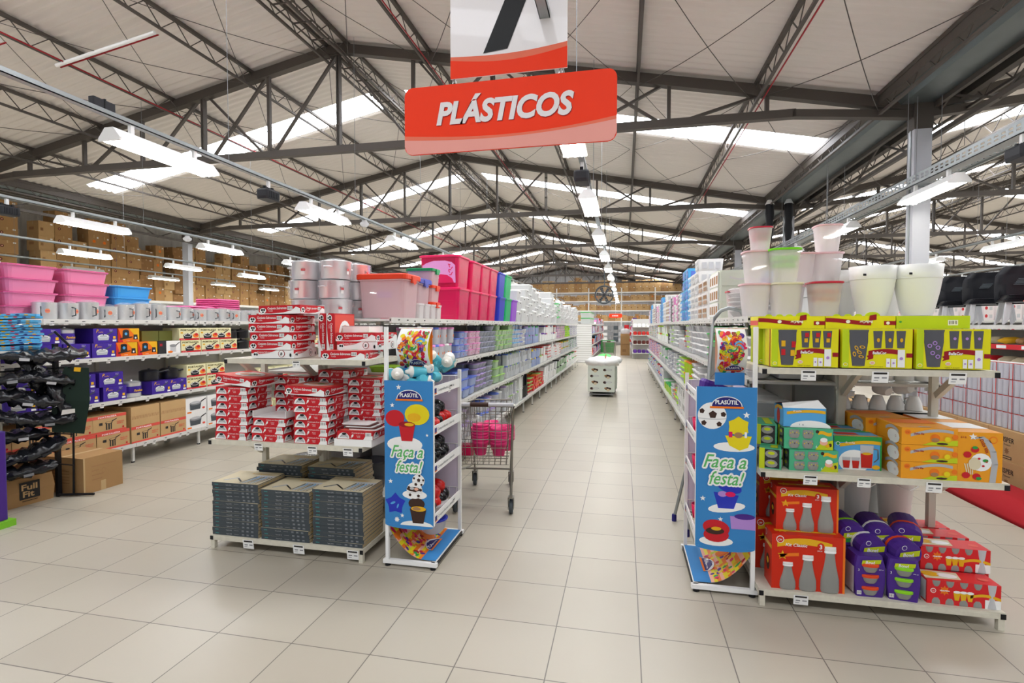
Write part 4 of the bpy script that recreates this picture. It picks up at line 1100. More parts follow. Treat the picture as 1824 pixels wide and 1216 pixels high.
for i, (x, y, z, c, rx, ry, rz) in enumerate(bl):
    place(*bp[c], (x, y, z), rz, '%s standing purple bowl pack with %s lids, bottom shelf of right end rack' % (nth(i), {'lidorange': 'orange', 'lidlime': 'lime', 'lidwhite': 'white'}[c]), 'bowl pack', 'purple bowl packs')
for i, (x, y, z, c, rz) in enumerate(((1.36, 3.63, .41, 'lidlime', .1), (1.53, 3.62, .41, 'lidwhite', 0), (1.70, 3.62, .42, 'lidorange', -.3), (1.44, 3.55, .36, 'lidwhite', .1), (1.60, 3.52, .36, 'lidorange', .2))):
    # lying on their backs, round end forward
    def lying(c=c):
        t = thing('bowl_pack', '', 'bowl pack')
        mb = MB(); mb.T = Matrix.Rotation(PI / 2, 4, 'X'); mb.rr([(.15, .13, .06, -.1), (.16, .14, .065, .08), (.15, .13, .06, .12)], 'purple', n=5); mb.T = None
        F = (V((0, -.121, 0)), V((1, 0, 0)), V((0, 0, 1)), V((0, -1, 0)))
        mb.pp(F, [(-.055, -.02), (.06, -.005), (.062, .03), (-.05, .015)], 'lime', 2); mb.text(F, -.035, -.008, 'Bowl', .03, 'wht2', 4, shear=.1, bold=.0008); mb.pp(F, [(-.05, -.045), (.03, -.04), (.03, -.012), (-.04, -.02)], 'green', 1); mb.ell(F, -.03, .045, .015, .015, 'wht2', 2, 12); mb.ell(F, -.03, .045, .012, .012, 'purple', 3, 12)
        mb.obj('sleeve', t)
        mb = MB(); mb.T = Matrix.Rotation(PI / 2, 4, 'X'); mb.rr([(.165, .145, .07, .03), (.165, .145, .07, .045)], c, n=5); mb.T = None; mb.obj('lid', t)
        return t
    place('ly' + c, lying, (x, y, z), (.12, 0, rz), '%s lying purple bowl pack atop the heap with %s rim' % (nth(i), {'lidorange': 'orange', 'lidlime': 'lime', 'lidwhite': 'white'}[c]), 'bowl pack', 'purple bowl packs')
for i, (x, y, z) in enumerate(((1.875, 3.42, .10), (1.91, 3.58, .10), (1.91, 3.57, .236), (1.9, 3.74, .1), (1.9, 3.745, .236), (1.89, 3.9, .1), (1.88, 3.9, .236))):
    place('gp', glass_pack, (x, y, z), (0, 0, (-.02, .03, 0, -.02, .02, 0, .02)[i]), 'red pack of tall glasses, %s at the right of the bottom shelf' % ('foremost', 'lower second', 'upper second', 'lower third', 'upper third', 'lower rear', 'upper rear')[i], 'glass pack', 'red glass packs')
# top shelf yellow
for i, (x, d_) in enumerate(((1.03, 0), (1.405, 1), (1.78, 2))):
    place('bb%d' % d_, bella_box(d_), (x, 3.43, zT + .001), 0, 'yellow-green glassware box with %s jug, front row of top shelf' % ('red and yellow squared', 'yellow leaf-patterned', 'lilac circle-patterned')[i], 'box')
    place('bb%d' % d_, None, (x - .02, 3.65, zT + .001), 0, 'yellow-green glassware box behind the one with %s jug' % ('squared', 'leaf-patterned', 'circle-patterned')[i], 'box')
    place('bf%d' % (i == 2), bella_flat(i == 2), (x - .04, 3.55, zT + .225), 0, '%s flat yellow-green box lying on top of the glassware boxes' % ('left', 'middle', 'plain right')[i], 'box')
# middle shelf
place('cup', cup_pack, (1.10, 3.43, zM - .01), .03, 'lower green pack of small printed cups, middle shelf front', 'cup pack')
place('cup', None, (1.075, 3.44, zM + .117), 0, 'upper green pack of small printed cups, under the open blue box', 'cup pack')
place('cup', None, (.90, 3.50, zM - .01), 1.3, 'green cup pack turned sideways, lower left of middle shelf', 'cup pack')
place('cup', None, (.88, 3.6, zM + .117), 1.45, 'green cup pack turned sideways, upper left of middle shelf', 'cup pack')
place('cup', None, (1.1, 3.62, zM - .01), 0, 'green cup pack behind the lower front one', 'cup pack')
place('cup', None, (1.08, 3.62, zM + .117), 0, 'green cup pack behind the upper front one', 'cup pack')
place('ob', open_box, (1.06, 3.5, zM + .244), -.02, 'opened blue glassware box with raised flaps on the green cup packs', 'box')
place('jb', juice_box, (1.37, 3.56, zM - .01), 0, 'blue and green jug set box picturing red juice', 'box')
place('jb', None, (1.35, 3.78, zM - .01), 0, 'blue and green jug set box behind the first one', 'box')
for j in range(3):
    place('df', dolce_flat, (1.675, 3.475, zM - .01 + j * .097), (0, 0, .0), '%s orange dessert bowl box of the front stack, middle shelf' % updown(j, 3), 'box', 'orange dessert boxes')
    place('df', None, (1.60, 3.79, zM - .01 + j * .097), (0, 0, .1), '%s orange dessert bowl box of the rear stack, middle shelf' % updown(j, 3), 'box', 'orange dessert boxes')
place('dt', dolce_tall, (1.925, 3.48, zM - .01), -.02, 'upright orange box picturing strawberries and dessert at the right', 'box')
place('dt', None, (1.93, 3.785, zM - .01), .02, 'orange dessert box behind the upright strawberry one', 'box')
# gondola-end goods behind: mugs, bowls, plates, buckets
def mug():
    t = thing('white_mug', '', 'mug'); mb = MB(); mb.lathe([(.055, 0), (.06, .01), (.06, .13), (.056, .13), (.055, .02)], 'wht2', 18, top=False); mb.obj('cup', t)
    mb = MB(); mb.tube([(.058, 0, .11), (.09, 0, .105), (.095, 0, .05), (.058, 0, .03)], .006, 'wht2', 6); mb.obj('handle', t); return t
for i in range(5):
    place('mug', mug, (1.5 + i * .125, 4.05, 1.301), .6, '%s large white mug in the row under the yellow boxes' % nth(i), 'mug', 'large white mugs')
def cupbell():
    t = thing('white_cup', '', 'cup'); mb = MB(); mb.lathe([(.05, 0), (.052, .01), (.045, .05), (.03, .09), (.028, .095)], 'wht2', 16); mb.obj('cup', t)
    mb = MB(); mb.tube([(.045, 0, .03), (.07, 0, .035), (.065, 0, .07), (.032, 0, .08)], .005, 'wht2', 6); mb.obj('handle', t); return t
for i in range(5): place('cb', cupbell, (1.5 + i * .11, 4.05, 1.14 - .04), .5 * i, '%s upturned white cup above the orange boxes' % nth(i), 'cup', 'upturned white cups')
for i, (x, r) in enumerate(((1.72, 1.9), (1.84, 1.6))): place('cb', None, (x, 4.04, 1.26), (r, .3, .4), '%s tilted white cup lying on the upturned cups' % ('left', 'right')[i], 'cup', 'tilted white cups')
mb = MB(); mb.box(0, 0, 0, .56, .5, .02, 'shelf'); mb.box(0, 0, -.03, .56, .012, .02, 'shelf'); tag(mb.obj('extra_shelf', loc=(1.46, 3.93, 1.078)), 'extra shelf for white cups at the end of the right gondola', 'shelf')
def bowlstack(n, r, m, nm='bowl_stack'):
    mb = MB()
    for i in range(n): mb.lathe([(r * .7, i * .013), (r, i * .013 + .04), (r + .004, i * .013 + .042), (r + .004, i * .013 + .046)], m, 16)
    return mb.obj(nm)
for i, (x, r, m) in enumerate(((.95, .075, 'cl_frost'), (1.12, .055, 'cl_frost'), (1.235, .05, 'cl_grey'), (1.34, .05, 'cl_grey'))):
    for j in range(6):
        def b1(r=r, m=m): return bowlstack(1, r, m, 'plastic_bowl')
        place('bs%d' % i, b1, (x, 4.06, 1.301 + j * .018), 0, '%s clear bowl of the %s nested stack under the yellow boxes' % (updown(j, 6), nth(i)), 'bowl', 'nested clear bowls')
def plate():
    mb = MB(); mb.rr([(.2, .2, .03, 0), (.26, .26, .03, .014), (.26, .26, .03, .018)], 'wht2'); return mb.obj('white_tray')
for j in range(10): place('plate', plate, (1.22, 4.1, .801 + j * .025), 0, '%s white square tray in the stack behind the green cup packs' % updown(j, 10), 'tray', 'white trays')
def bucket():
    t = thing('white_bucket', '', 'bucket'); mb = MB(); mb.lathe([(.085, 0), (.115, .36), (.122, .362), (.122, .38), (.115, .38)], 'wht2', 22); mb.obj('pail', t)
    mb = MB(); mb.tube([(-.12, -.01, .35), (-.07, -.115, .3), (0, -.13, .28), (.07, -.115, .3), (.12, -.01, .35)], .004, 'wht2', 6); mb.obj('handle', t)
    return t
for i, (x, y) in enumerate(((1.6, 4.1), (1.86, 4.1), (1.62, 4.4), (1.88, 4.4))):
    place('bucket', bucket, (x, y, .282), .3, '%s tall white bucket on the gondola base behind the bowl packs' % ('front left', 'front right', 'rear left', 'rear right')[i], 'bucket', 'white buckets')
def basin():
    mb = MB(); mb.lathe([(.12, 0), (.17, .07), (.185, .075), (.185, .085), (.165, .085)], 'cl_frost', 22); return mb.obj('basin')
for j in range(9): place('basin', basin, (1.05, 4.14, .282 + j * .04), 0, '%s frosted basin in the nest behind the red gift boxes' % updown(j, 9), 'basin', 'frosted basins')
def tiltplate():
    mb = MB(); mb.lathe([(.1, 0), (.17, .02), (.175, .024)], 'cl_frost', 20); return mb.obj('plate')
for j in range(6): place('tp', tiltplate, (1.27 + j * .014, 4.05, .48), (0, PI / 2 - .25, 0), '%s upright clear plate leaning by the centre post, bottom of right gondola end' % nth(j), 'plate', 'upright clear plates')

# top of the right gondola: clear lidded tubs and white urns
mat('lidred', 'c81f3c', .3); mat('lidgreen', '7ee01c', .35); mat('lidpinkish', 'ecc3c9', .4); mat('lidcream', 'e9e2cc', .4); mat('cl_tub', 'fbf7f6', .4, alpha=.6, trans=.3)
def roundtub(lid, r=.105, h=.22):
    def f_():
        t = thing('clear_tub', '', 'tub')
        mb = MB(); mb.rr([(r * 1.5, r * 1.5, r * .5, 0), (r * 1.9, r * 1.9, r * .6, h)], 'cl_tub', n=5, smooth=True, top=False)
        for k in (.55,): mb.rr([(r * 1.45 * k + .03, r * 1.45 * k + .03, r * .3, h * .1 + .1 * k), (r * 1.5 * k + .04, r * 1.5 * k + .04, r * .3, h * .72 + .06 * k)], 'cl_tub', n=4, smooth=True, bot=False, top=False)
        mb.obj('body', t)
        mb = MB(); mb.rr([(r * 1.95, r * 1.95, r * .6, h), (r * 2.04, r * 2.04, r * .6, h + .003), (r * 2.04, r * 2.04, r * .6, h + .014), (r * 1.8, r * 1.8, r * .6, h + .016)], lid, n=5); mb.obj('lid', t)
        if lid in ('lidred', 'lidgreen'):
            mb = MB()
            for k, zz in ((.82, .82), (.7, .6)): mb.rr([(r * 1.95 * k, r * 1.95 * k, r * .5, h * zz - .03), (r * 1.95 * k, r * 1.95 * k, r * .5, h * zz)], lid, n=4)
            mb.obj('nested_lid', t)
        return t
    return f_
tubs = [(.93, 4.1, 0, 'lidpinkish', 'pale pink', 'bottom left'), (1.12, 4.05, 0, 'lidcream', 'cream', 'bottom centre'), (1.36, 4.02, 0, 'lidred', 'dark red', 'bottom right'), (.95, 4.12, 1, 'lidpinkish', 'pale pink', 'middle left'),
        (1.10, 4.03, 1, 'lidgreen', 'bright green', 'middle centre'), (1.28, 4.3, 1, 'lidpinkish', 'pale pink', 'middle right rear'), (.97, 4.14, 2, 'lidred', 'dark red', 'top left'), (1.46, 4.32, 0, 'lidpinkish', 'pale', 'rear right'),
        (1.47, 4.32, 1, 'lidpinkish', 'pale', 'rear right middle'), (1.47, 4.3, 2, 'lidpinkish', 'pale', 'rear right top'), (1.22, 4.33, 0, 'lidpinkish', 'pale', 'rear centre')]
for x, y, l, c, cn, nm in tubs:
    place('rt' + c, roundtub(c), (x, y, 1.746 + l * .237 - (.02 if c == 'lidred' and l == 0 else 0) + (.02 if c == 'lidred' and l == 0 else 0)), 0, 'clear tub with %s lid, %s of the pile over right end rack' % (cn, nm), 'tub', None, sc=(.74 if l == 2 and x < 1.2 else .85 if l == 2 else 1))
place('rtlidred', None, (.98, 4.9, 1.746), 0, 'clear tall tub with red lid standing apart behind the ladder', 'tub')
def urn():
    mb = MB(); mb.lathe([(.085, 0), (.1, .05), (.122, .16), (.135, .25), (.142, .34), (.135, .34)], 'milky', 26)
    mb.lathe([(.1355, .245), (.139, .25), (.1375, .255)], 'wht2', 26, bot=False, top=False)
    F = (V((-.125, -.09, .27)), V((1, 0, 0)), V((0, 0, 1)), V((0, -1, 0))); mb.rect(F, .0, 0, .022, .014, 'black', 3)
    return mb.obj('milk_white_vase')
for i, (x, y) in enumerate(((1.60, 4.4), (1.685, 4.08), (1.945, 4.05), (1.9, 4.42))):
    place('urn', urn, (x, y, 1.746), .2, 'milky white flared plastic vase, %s of the four on the right gondola' % ('left rear', 'front left', 'front right', 'right rear')[i], 'vase', 'milky white vases')
# ------------------------------------------------------------------ party-ware display stands
mat('bannerblue', '3a86c6', .5); mat('backing', 'd9cfdf', .6); mat('scriptgreen', '5db665', .5)
def stroke_text(mb, F, x, y, t, size, wd, m_in, m_out, L, rim, shear=.35):
    for k in range(12):
        a = 2 * PI * k / 12
        mb.text(F, x + rim * math.cos(a), y + rim * math.sin(a), t, size, m_out, L + .1 * k, shear=shear, bold=.002, wd=wd)
    mb.text(F, x, y, t, size, m_in, L + 1.5, shear=shear, bold=.0012, wd=wd)
def logo(mb, F, cx, cy, w_, L=4):
    mb.ell(F, cx, cy, w_ * .52, w_ * .36, 'wht2', L, 20, 0, PI); mb.ell(F, cx, cy, w_ * .49, w_ * .33, 'navy', L + .7, 20, 0, PI)
    mb.rect(F, cx - w_ * .56, cy - w_ * .07, cx + w_ * .56, cy, 'orange', L + .7)
    mb.text(F, cx, cy + w_ * .08, 'PLASÚTIL', w_ * .2, 'wht2', L + 1.6, bold=w_ * .006, wd=w_ * .76, center=True)
def soccer(mb, F, cx, cy, r, L):
    mb.ell(F, cx, cy, r, r * .98, 'wht2', L, 26); mb.band(F, [(cx - r * .97 + r * 1.94 * i / 8, cy - r * .22 - r * .06 * math.sin(PI * i / 8)) for i in range(9)], r * .05, 'lgrey', L + .5)
    mb.ell(F, cx + r * .05, cy + r * .08, r * .3, r * .3, 'choc', L + .8, 5, PI / 2, PI / 2 + 2 * PI)
    for a in (.15, 1.35, 2.7, 3.9, 5.4): mb.ell(F, cx + r * .78 * math.cos(a), cy + r * .78 * math.sin(a), r * .2, r * .2, 'choc', L + .8, 5, a, a + 2 * PI)
def candy(mb, F, w_, h, L, seed):
    R = random.Random(seed); cols = ['red', 'gold', 'yellow', 'green', 'orange', 'purple', 'lime', 'dred', 'hotpink']
    for q in range(12): mb.rect(F, w_ * q / 12, 0, w_ * (q + 1) / 12, h, ('peach', 'yellow', 'orange')[q % 3], L)
    for i in range(110):
        x, y = R.uniform(.02, w_ - .02), R.uniform(.02, h - .03)
        mb.ell(F, x, y, R.uniform(.014, .022), R.uniform(.009, .014), cols[i % 9], L + .3 + .01 * i, 10, rot=R.uniform(0, 3))
    cx, cy, r = w_ * .62, h * .62, min(w_, h) * .3
    mb.ell(F, cx, cy, r, r, 'orange', L + 1.4, 20)
    for k, c in enumerate(('skyb', 'red', 'yellow', 'green', 'red', 'skyb')):
        P = []
        for i in range(13):
            a = k * PI / 3 + i * .16; q = r * (1 - i / 13); P.append((cx + q * math.cos(a), cy + q * math.sin(a)))
        for i in range(12, -1, -1):
            a = k * PI / 3 + .5 + i * .16; q = r * (1 - i / 13); P.append((cx + q * math.cos(a), cy + q * math.sin(a)))
        for i in range(12): mb.pp(F, [P[i], P[i + 1], P[24 - i], P[25 - i]], c, L + 1.8)
def stand(mirror, label, X0, W, Y, variant):
    """front width W along X, depth along Y; shelves face the aisle (mirror=-1: aisle on the left)"""
    t = thing('display_stand', label, 'display stand', (X0, Y, 0))
    D = .60
    xp = 0 if mirror > 0 else W        # closed side
    xo = W if mirror > 0 else 0        # open side
    # uprights
    for yy in (0, D):
        for xx, top in ((xp, 1.67), (xo, 1.29 if yy == 0 else 1.33)):
            if xx == xo and yy == 0: z0 = .30
            else: z0 = .03
            mb = MB(); mb.box(xx - .012, yy - .012, z0, xx + .012, yy + .012, top, 'wht2'); mb.obj('upright', t)
    for yy in (0, D):
        mb = MB(); mb.box(min(xp, xo) - .03, yy - .015, .018, max(xp, xo) + .03, yy + .015, .045, 'wht2'); mb.obj('base_bar', t)
    mb = MB(); mb.box(xo - .015, 0, .018, xo + .015, D, .045, 'wht2'); mb.box(xo + mirror * .018 - .004, 0, .02, xo + mirror * .018 + .004, D, .04, 'black'); mb.obj('base_side_bar', t)
    mb = MB(); mb.box(xp - .012, 0, .20, xp + .012, D, .222, 'wht2'); mb.obj('base_rail', t)
    for xx in (xp, xo):
        for yy in (0, D):
            mb = MB(); mb.lathe([(.02, 0), (.02, .018)], 'black', 10, (xx, yy, 0)); mb.obj('foot', t)
    # wire shelves + rails + backing
    mb = MB(); mb.box(xp - mirror * -.014 - .002, .02, .3, xp + mirror * .014 + .002, D - .02, 1.28, 'backing'); mb.obj('side_panel', t)
    mb = MB(); mb.box(min(xp, xo) + .01, D - .004, .3, max(xp, xo) - .01, D, 1.28, 'backing'); mb.obj('rear_panel', t)
    for z in (.37, .72, .985, 1.26):
        z0 = z - .06
        mb = MB()
        for i in range(11):
            yy = .02 + (D - .04) * i / 10; mb.tube([(xp, yy, z0), (xo, yy, z0)], .0025, 'wht2', 4)
        for i in range(6):
            xx = xp + (xo - xp) * (i + .5) / 6; mb.tube([(xx, D - .01, z0), (xx, D - .01, z0 + .08)], .0025, 'wht2', 4)
        mb.tube([(xp, D - .01, z0 + .08), (xo, D - .01, z0 + .08)], .003, 'wht2', 4); mb.tube([(xp, .01, z0), (xo, .01, z0)], .003, 'wht2', 4)
        b_ = mb.obj('wire_shelf', t)
        mb = MB(); mb.box(xo - .004, 0, z - .065, xo + .004, D, z, 'wht2')
        F = (V((xo + .005, 0.0, z - .065)), V((0, 1, 0)), V((0, 0, 1)), V((1, 0, 0))) if mirror > 0 else (V((xo - .005, D, z - .065)), V((0, -1, 0)), V((0, 0, 1)), V((-1, 0, 0)))
        mb.rect(F, .02, .015, .07, .05, 'navy', 1); mb.rect(F, .018, .01, .072, .018, 'orange', 2); mb.text(F, .09, .024, 'Compartilhando a diversão', .026, 'slate', 1, shear=.1, wd=.36)
        mb.obj('price_rail', b_)
    mb = MB(); tagprint(mb, xo + mirror * .012, .36, 1.24, 'r' if mirror > 0 else 'l', .05, .06, .3); tagprint(mb, xo + mirror * .012, .42, .36, 'r' if mirror > 0 else 'l', .05, .06, .3); mb.obj('price_tag', t)
    # front banner
    mb = MB(); w0 = -.016 if mirror > 0 else 0; z0 = .30
    nb = 12; rows = []
    for i in range(nb + 1):
        q = i / nb; rows.append((q, .02 * math.sin(PI * q)))
    bz = [z0 - .02 * math.sin(PI * i / nb) for i in range(nb + 1)]
    wB = W + .02; F = (V((-.01, -.016, .0)), V((1, 0, 0)), V((0, 0, 1)), V((0, -1, 0)))
    mb.box(-.01, -.0158, z0, W + .01, -.0128, 1.30, 'bannerblue')
    mb.ell(F, wB / 2, z0, wB / 2, .028, 'bannerblue', .1, 20, PI, 2 * PI)
    G = lambda u, vv: (u * wB, z0 + vv)
    if variant == 0:
        logo(mb, F, wB * .52, z0 + .875, wB * .5)
        mb.star(F, wB * .3, 1.255, .02, 'wht2', 1); mb.star(F, wB * .17, 1.13, .018, 'wht2', 5)
        mb.ell(F, wB * .22, z0 + .74, .07, .058, 'red', 2, 18); mb.ell(F, wB * .68, z0 + .77, .09, .072, 'yellow', 3, 18); mb.ell(F, wB * .62, z0 + .75, .05, .03, 'gold', 3.5, 12)
        mb.ell(F, wB * .42, z0 + .56, .13, .055, 'wht2', 1, 20); mb.pp(F, [(wB * .3, z0 + .7), (wB * .64, z0 + .7), (wB * .58, z0 + .585), (wB * .36, z0 + .585)], 'red', 4); mb.ell(F, wB * .47, z0 + .7, .06, .02, 'dred', 5); mb.ell(F, wB * .52, z0 + .7, .035, .012, 'gold', 5.5)
        stroke_text(mb, F, wB * .14, z0 + .475, 'Faça a', .115, .235, 'scriptgreen', 'wht2', 6, .010)
        stroke_text(mb, F, wB * .24, z0 + .37, 'festa!', .115, .195, 'scriptgreen', 'wht2', 6, .010)
        mb.ell(F, wB * .62, z0 + .215, .09, .032, 'wht2', 1, 18); soccer(mb, F, wB * .62, z0 + .245, .058, 3); mb.ell(F, wB * .6, z0 + .255, .05, .016, 'choc', 5, 14); mb.ell(F, wB * .57, z0 + .26, .016, .01, 'lgrey', 5.6); mb.ell(F, wB * .66, z0 + .256, .016, .01, 'peach', 5.6)
        soccer(mb, F, wB * .7, z0 + .315, .045, 2)
        mb.star(F, wB * .22, z0 + .145, .078, 'bluecrate', 2, 5, .68); mb.ell(F, wB * .22, z0 + .145, .056, .054, 'bluecrate', 2.4, 18); mb.ell(F, wB * .17, z0 + .15, .02, .008, 'skyb', 3, 10, rot=.4); mb.ell(F, wB * .27, z0 + .13, .018, .006, 'skyb', 3, 10, rot=1.2)
        mb.ell(F, wB * .66, z0 + .0, .12, .035, 'wht2', 1, 18, 0, PI); mb.pp(F, [(wB * .52, z0 + .12), (wB * .86, z0 + .12), (wB * .8, z0 + .02), (wB * .58, z0 + .02)], 'choc', 3); mb.ell(F, wB * .66, z0 + .155, .06, .04, 'choc', 2.5); mb.ell(F, wB * .7, z0 + .12, .055, .018, 'gold', 4); mb.ell(F, wB * .66, z0 + .12, .03, .012, 'brown', 4.5)
        mb.star(F, wB * .12, z0 + .30, .018, 'wht2', 1); mb.star(F, wB * .36, z0 + .065, .016, 'wht2', 1); mb.star(F, wB * .25, z0 + .035, .02, 'wht2', 1, 8, .6); mb.star(F, wB * .88, z0 + .63, .012, 'wht2', 1)
    else:
        soccer(mb, F, wB * .26, z0 + .82, .085, 1); logo(mb, F, wB * .5, z0 + .88, wB * .5)
        mb.star(F, wB * .83, z0 + .83, .022, 'wht2', 1); mb.ell(F, wB * .63, z0 + .63, .12, .03, 'wht2', 1, 18)
        mb.star(F, wB * .7, z0 + .755, .066, 'yellow', 2, 6, .8); mb.pp(F, [(wB * .48, z0 + .70), (wB * .92, z0 + .70), (wB * .86, z0 + .63), (wB * .72, z0 + .61), (wB * .55, z0 + .64)], 'yellow', 3); mb.rect(F, wB * .54, z0 + .69, wB * .6, z0 + .725, 'hotpink', 4); mb.ell(F, wB * .7, z0 + .705, .025, .018, 'brown', 4); mb.rect(F, wB * .8, z0 + .69, wB * .84, z0 + .725, 'wht2', 4)
        stroke_text(mb, F, wB * .12, z0 + .50, 'Faça a', .115, .25, 'scriptgreen', 'wht2', 6, .010)
        stroke_text(mb, F, wB * .22, z0 + .395, 'festa!', .115, .205, 'scriptgreen', 'wht2', 6, .010)
        mb.ell(F, wB * .52, z0 + .25, .11, .03, 'wht2', 1, 18, rot=.15); mb.pp(F, [(wB * .3, z0 + .345), (wB * .72, z0 + .33), (wB * .64, z0 + .245), (wB * .38, z0 + .245)], 'bluecrate', 2); mb.ell(F, wB * .56, z0 + .38, .075, .035, 'bluecrate', 3, 16, rot=-.3); mb.ell(F, wB * .45, z0 + .335, .028, .018, 'lilac', 4); mb.ell(F, wB * .58, z0 + .335, .03, .016, 'hotpink', 4.4)
        mb.star(F, wB * .12, z0 + .3, .018, 'wht2', 1); mb.star(F, wB * .42, z0 + .175, .016, 'wht2', 1)
        mb.pp(F, [(wB * .58, z0 + .2), (wB, z0 + .2), (wB, z0 + .12), (wB * .6, z0 + .12)], 'lilac', 2); mb.ell(F, wB * .82, z0 + .2, .06, .018, 'purple', 3)
        mb.ell(F, wB * .35, z0 + .035, .1, .03, 'wht2', 1, 18); mb.ell(F, wB * .35, z0 + .12, .08, .05, 'red', 2, 18, rot=-.15); mb.ell(F, wB * .35, z0 + .075, .075, .045, 'red', 3, 18); mb.ell(F, wB * .33, z0 + .10, .055, .022, 'choc', 4, 14); mb.ell(F, wB * .35, z0 + .115, .03, .012, 'gold', 4.6)
    mb.obj('front_banner', t)
    # header card with candy print, curved forward
    mb = MB(); xs0, xs1 = (.02, .26) if mirror > 0 else (.13, .31)
    yh = D * .35
    F = (V((xs0, yh, 1.30 + .06)), V((1, 0, 0)), V((0, 0, 1)), V((0, -1, 0))); ww = xs1 - xs0
    n = 8; prof = [(yh - .10 * math.sin(PI * i / n), 1.36 + .30 * i / n) for i in range(n + 1)]
    mb.loft([[(xs0, y, z), (xs1, y, z)] for y, z in prof], 'wht2', False, False, True, closed=False)
    b_ = mb.obj('header_card', t)
    mb = MB(); cm = MB(); candy(cm, (V((0, 0, 0)), V((1, 0, 0)), V((0, 1, 0)), V((0, 0, 1))), ww, .30, 1, 5 + variant); logo(cm, (V((0, 0, 0)), V((1, 0, 0)), V((0, 1, 0)), V((0, 0, 1))), ww * .6, .03, ww * .55, 4)
    vs = [(xs0 + x, yh - .10 * math.sin(PI * max(0, min(1, y / .30))) - .002 - z * .6, 1.36 + y) for x, y, z in cm.v]
    mb.v = vs; mb.f = cm.f; mb.mi = cm.mi; mb.sm = cm.sm; mb.mats = cm.mats; mb.obj('candy_print', b_)
    mb = MB(); mb.tube([(xp, yh + .005, 1.66), (xs1 if mirror > 0 else xs0, yh + .005, 1.66)], .006, 'wht2', 6); mb.obj('header_bar', t)
    mb = MB(); mb.box(xs0, yh - .02, 1.29, xs1, yh + .0, 1.37, 'bannerblue'); mb.obj('header_foot', t)
    # thin front wire
    # floor card bending up
    mb = MB(); cm = MB(); FF = (V((0, 0, 0)), V((1, 0, 0)), V((0, 1, 0)), V((0, 0, 1)))
    cw, ch = W + .02, D - .04
    for q in range(16): cm.rect(FF, cw * q / 16, 0, cw * (q + 1) / 16, ch, 'bannerblue', 1)
    inner = MB(); candy(inner, FF, cw * .7, ch, 2, 9 + variant)
    for x, y, z in inner.v: pass
    off = 0 if mirror > 0 else cw * .3
    n0 = len(cm.v); base = {}
    for m_i, k in enumerate(inner.mats): base[m_i] = cm._m(k)
    cm.v += [(x + off, y, z) for x, y, z in inner.v]; cm.f += [tuple(a + n0 for a in f) for f in inner.f]; cm.mi += [base[i] for i in inner.mi]; cm.sm += inner.sm
    sgn = 1 if mirror > 0 else -1
    lx = cw * .74 if mirror > 0 else cw * .26
    LF = (V((lx, ch * .45, 0)), V((0, sgn, 0)), V((-sgn, 0, 0)), V((0, 0, 1)))
    logo(cm, LF, 0, 0, .19, 6)
    # bend: far from the open side the card curls upward
    def bend(p):
        x, y, z = p; d_ = (cw - x) if mirror > 0 else x; q = max(0, d_ / cw - .25); return (x - .01, .02 + y, .05 + z + .22 * q * q * 1.8)
    g = 10
    gm = MB(); gm.loft([[bend((cw * i / g, y, 0)) for y in (0, ch)] for i in range(g + 1)], 'wht2', False, False, True, closed=False)
    nn = len(gm.v); gm.v += [bend(p) for p in cm.v]
    for m_i, k in enumerate(cm.mats): base[m_i] = gm._m(k)
    gm.f += [tuple(a + nn for a in f) for f in cm.f]; gm.mi += [base[i] for i in cm.mi]; gm.sm += cm.sm
    gm.obj('base_card', t)
    return t
stand(1, 'blue and white party-ware display stand with wire shelves, left of the aisle mouth', -1.612, .335, 3.34, 0)
stand(-1, 'blue and white party-ware display stand picturing a football, right of the aisle mouth', .455, .33, 3.42, 1)
# goods in the left stand
mat('blackpl', '121214', .15); mat('redpl', 'd01a14', .2); mat('cupblue', '5fc6d8', .25, alpha=.9); mat('cupcap', 'f3efe6', .35)
def sipcup():
    t = thing('sipper_cup', '', 'cup'); mb = MB(); mb.lathe([(.03, 0), (.034, .01), (.04, .1)], 'cupblue', 14)
    F = (V((-.03, -.041, .02)), V((1, 0, 0)), V((0, 0, 1)), V((0, -1, 0))); mb.ell(F, .03, .04, .016, .018, 'brown', 2, 10); mb.ell(F, .04, .025, .012, .01, 'green', 3, 8); mb.obj('cup', t)
    mb = MB(); mb.lathe([(.042, .1), (.043, .115), (.02, .12), (.014, .14), (.01, .15)], 'cupcap', 14); mb.obj('cap', t); return t
R = random.Random(3)
n = 0
for i in range(6):
    for j in range(3):
        k = i * 3 + j
        place('sip', sipcup, (-1.575 + j * .1 + R.uniform(-.01, .01), 3.41 + i * .08, 1.285 + R.uniform(0, .05) + .02 * (i % 2)), (R.uniform(1.0, 2.1), R.uniform(-.4, .4), R.uniform(0, 6.2)), '%s blue sipper cup with cream cap heaped atop the left display stand' % nth(k), 'cup', 'heaped sipper cups')
for i in range(9):
    place('sip', None, (-1.56 + .03 * i + .04 * (i % 2), 3.44 + .055 * i, 1.355 + .006 * i), (R.uniform(.5, 2.4), R.uniform(-.6, .6), R.uniform(0, 6.2)), '%s blue sipper cup on the very top of the heap, left display stand' % nth(i), 'cup', 'heaped sipper cups')
def apple(m):
    def f_():
        mb = MB(); mb.lathe([(.008, 0), (.04, .008), (.058, .035), (.06, .06), (.045, .09), (.015, .098), (.008, .09)], m, 16)
        F = (V((-.015, -.062, .03)), V((1, 0, 0)), V((0, 0, 1)), V((0, -1, 0))); 
        F2 = (V((.0615, -.012, .035)), V((0, 1, 0)), V((0, 0, 1)), V((1, 0, 0))); mb.rect(F2, 0, 0, .022, .026, 'wht2', 1)
        return mb.obj('snack_pot')
    return f_
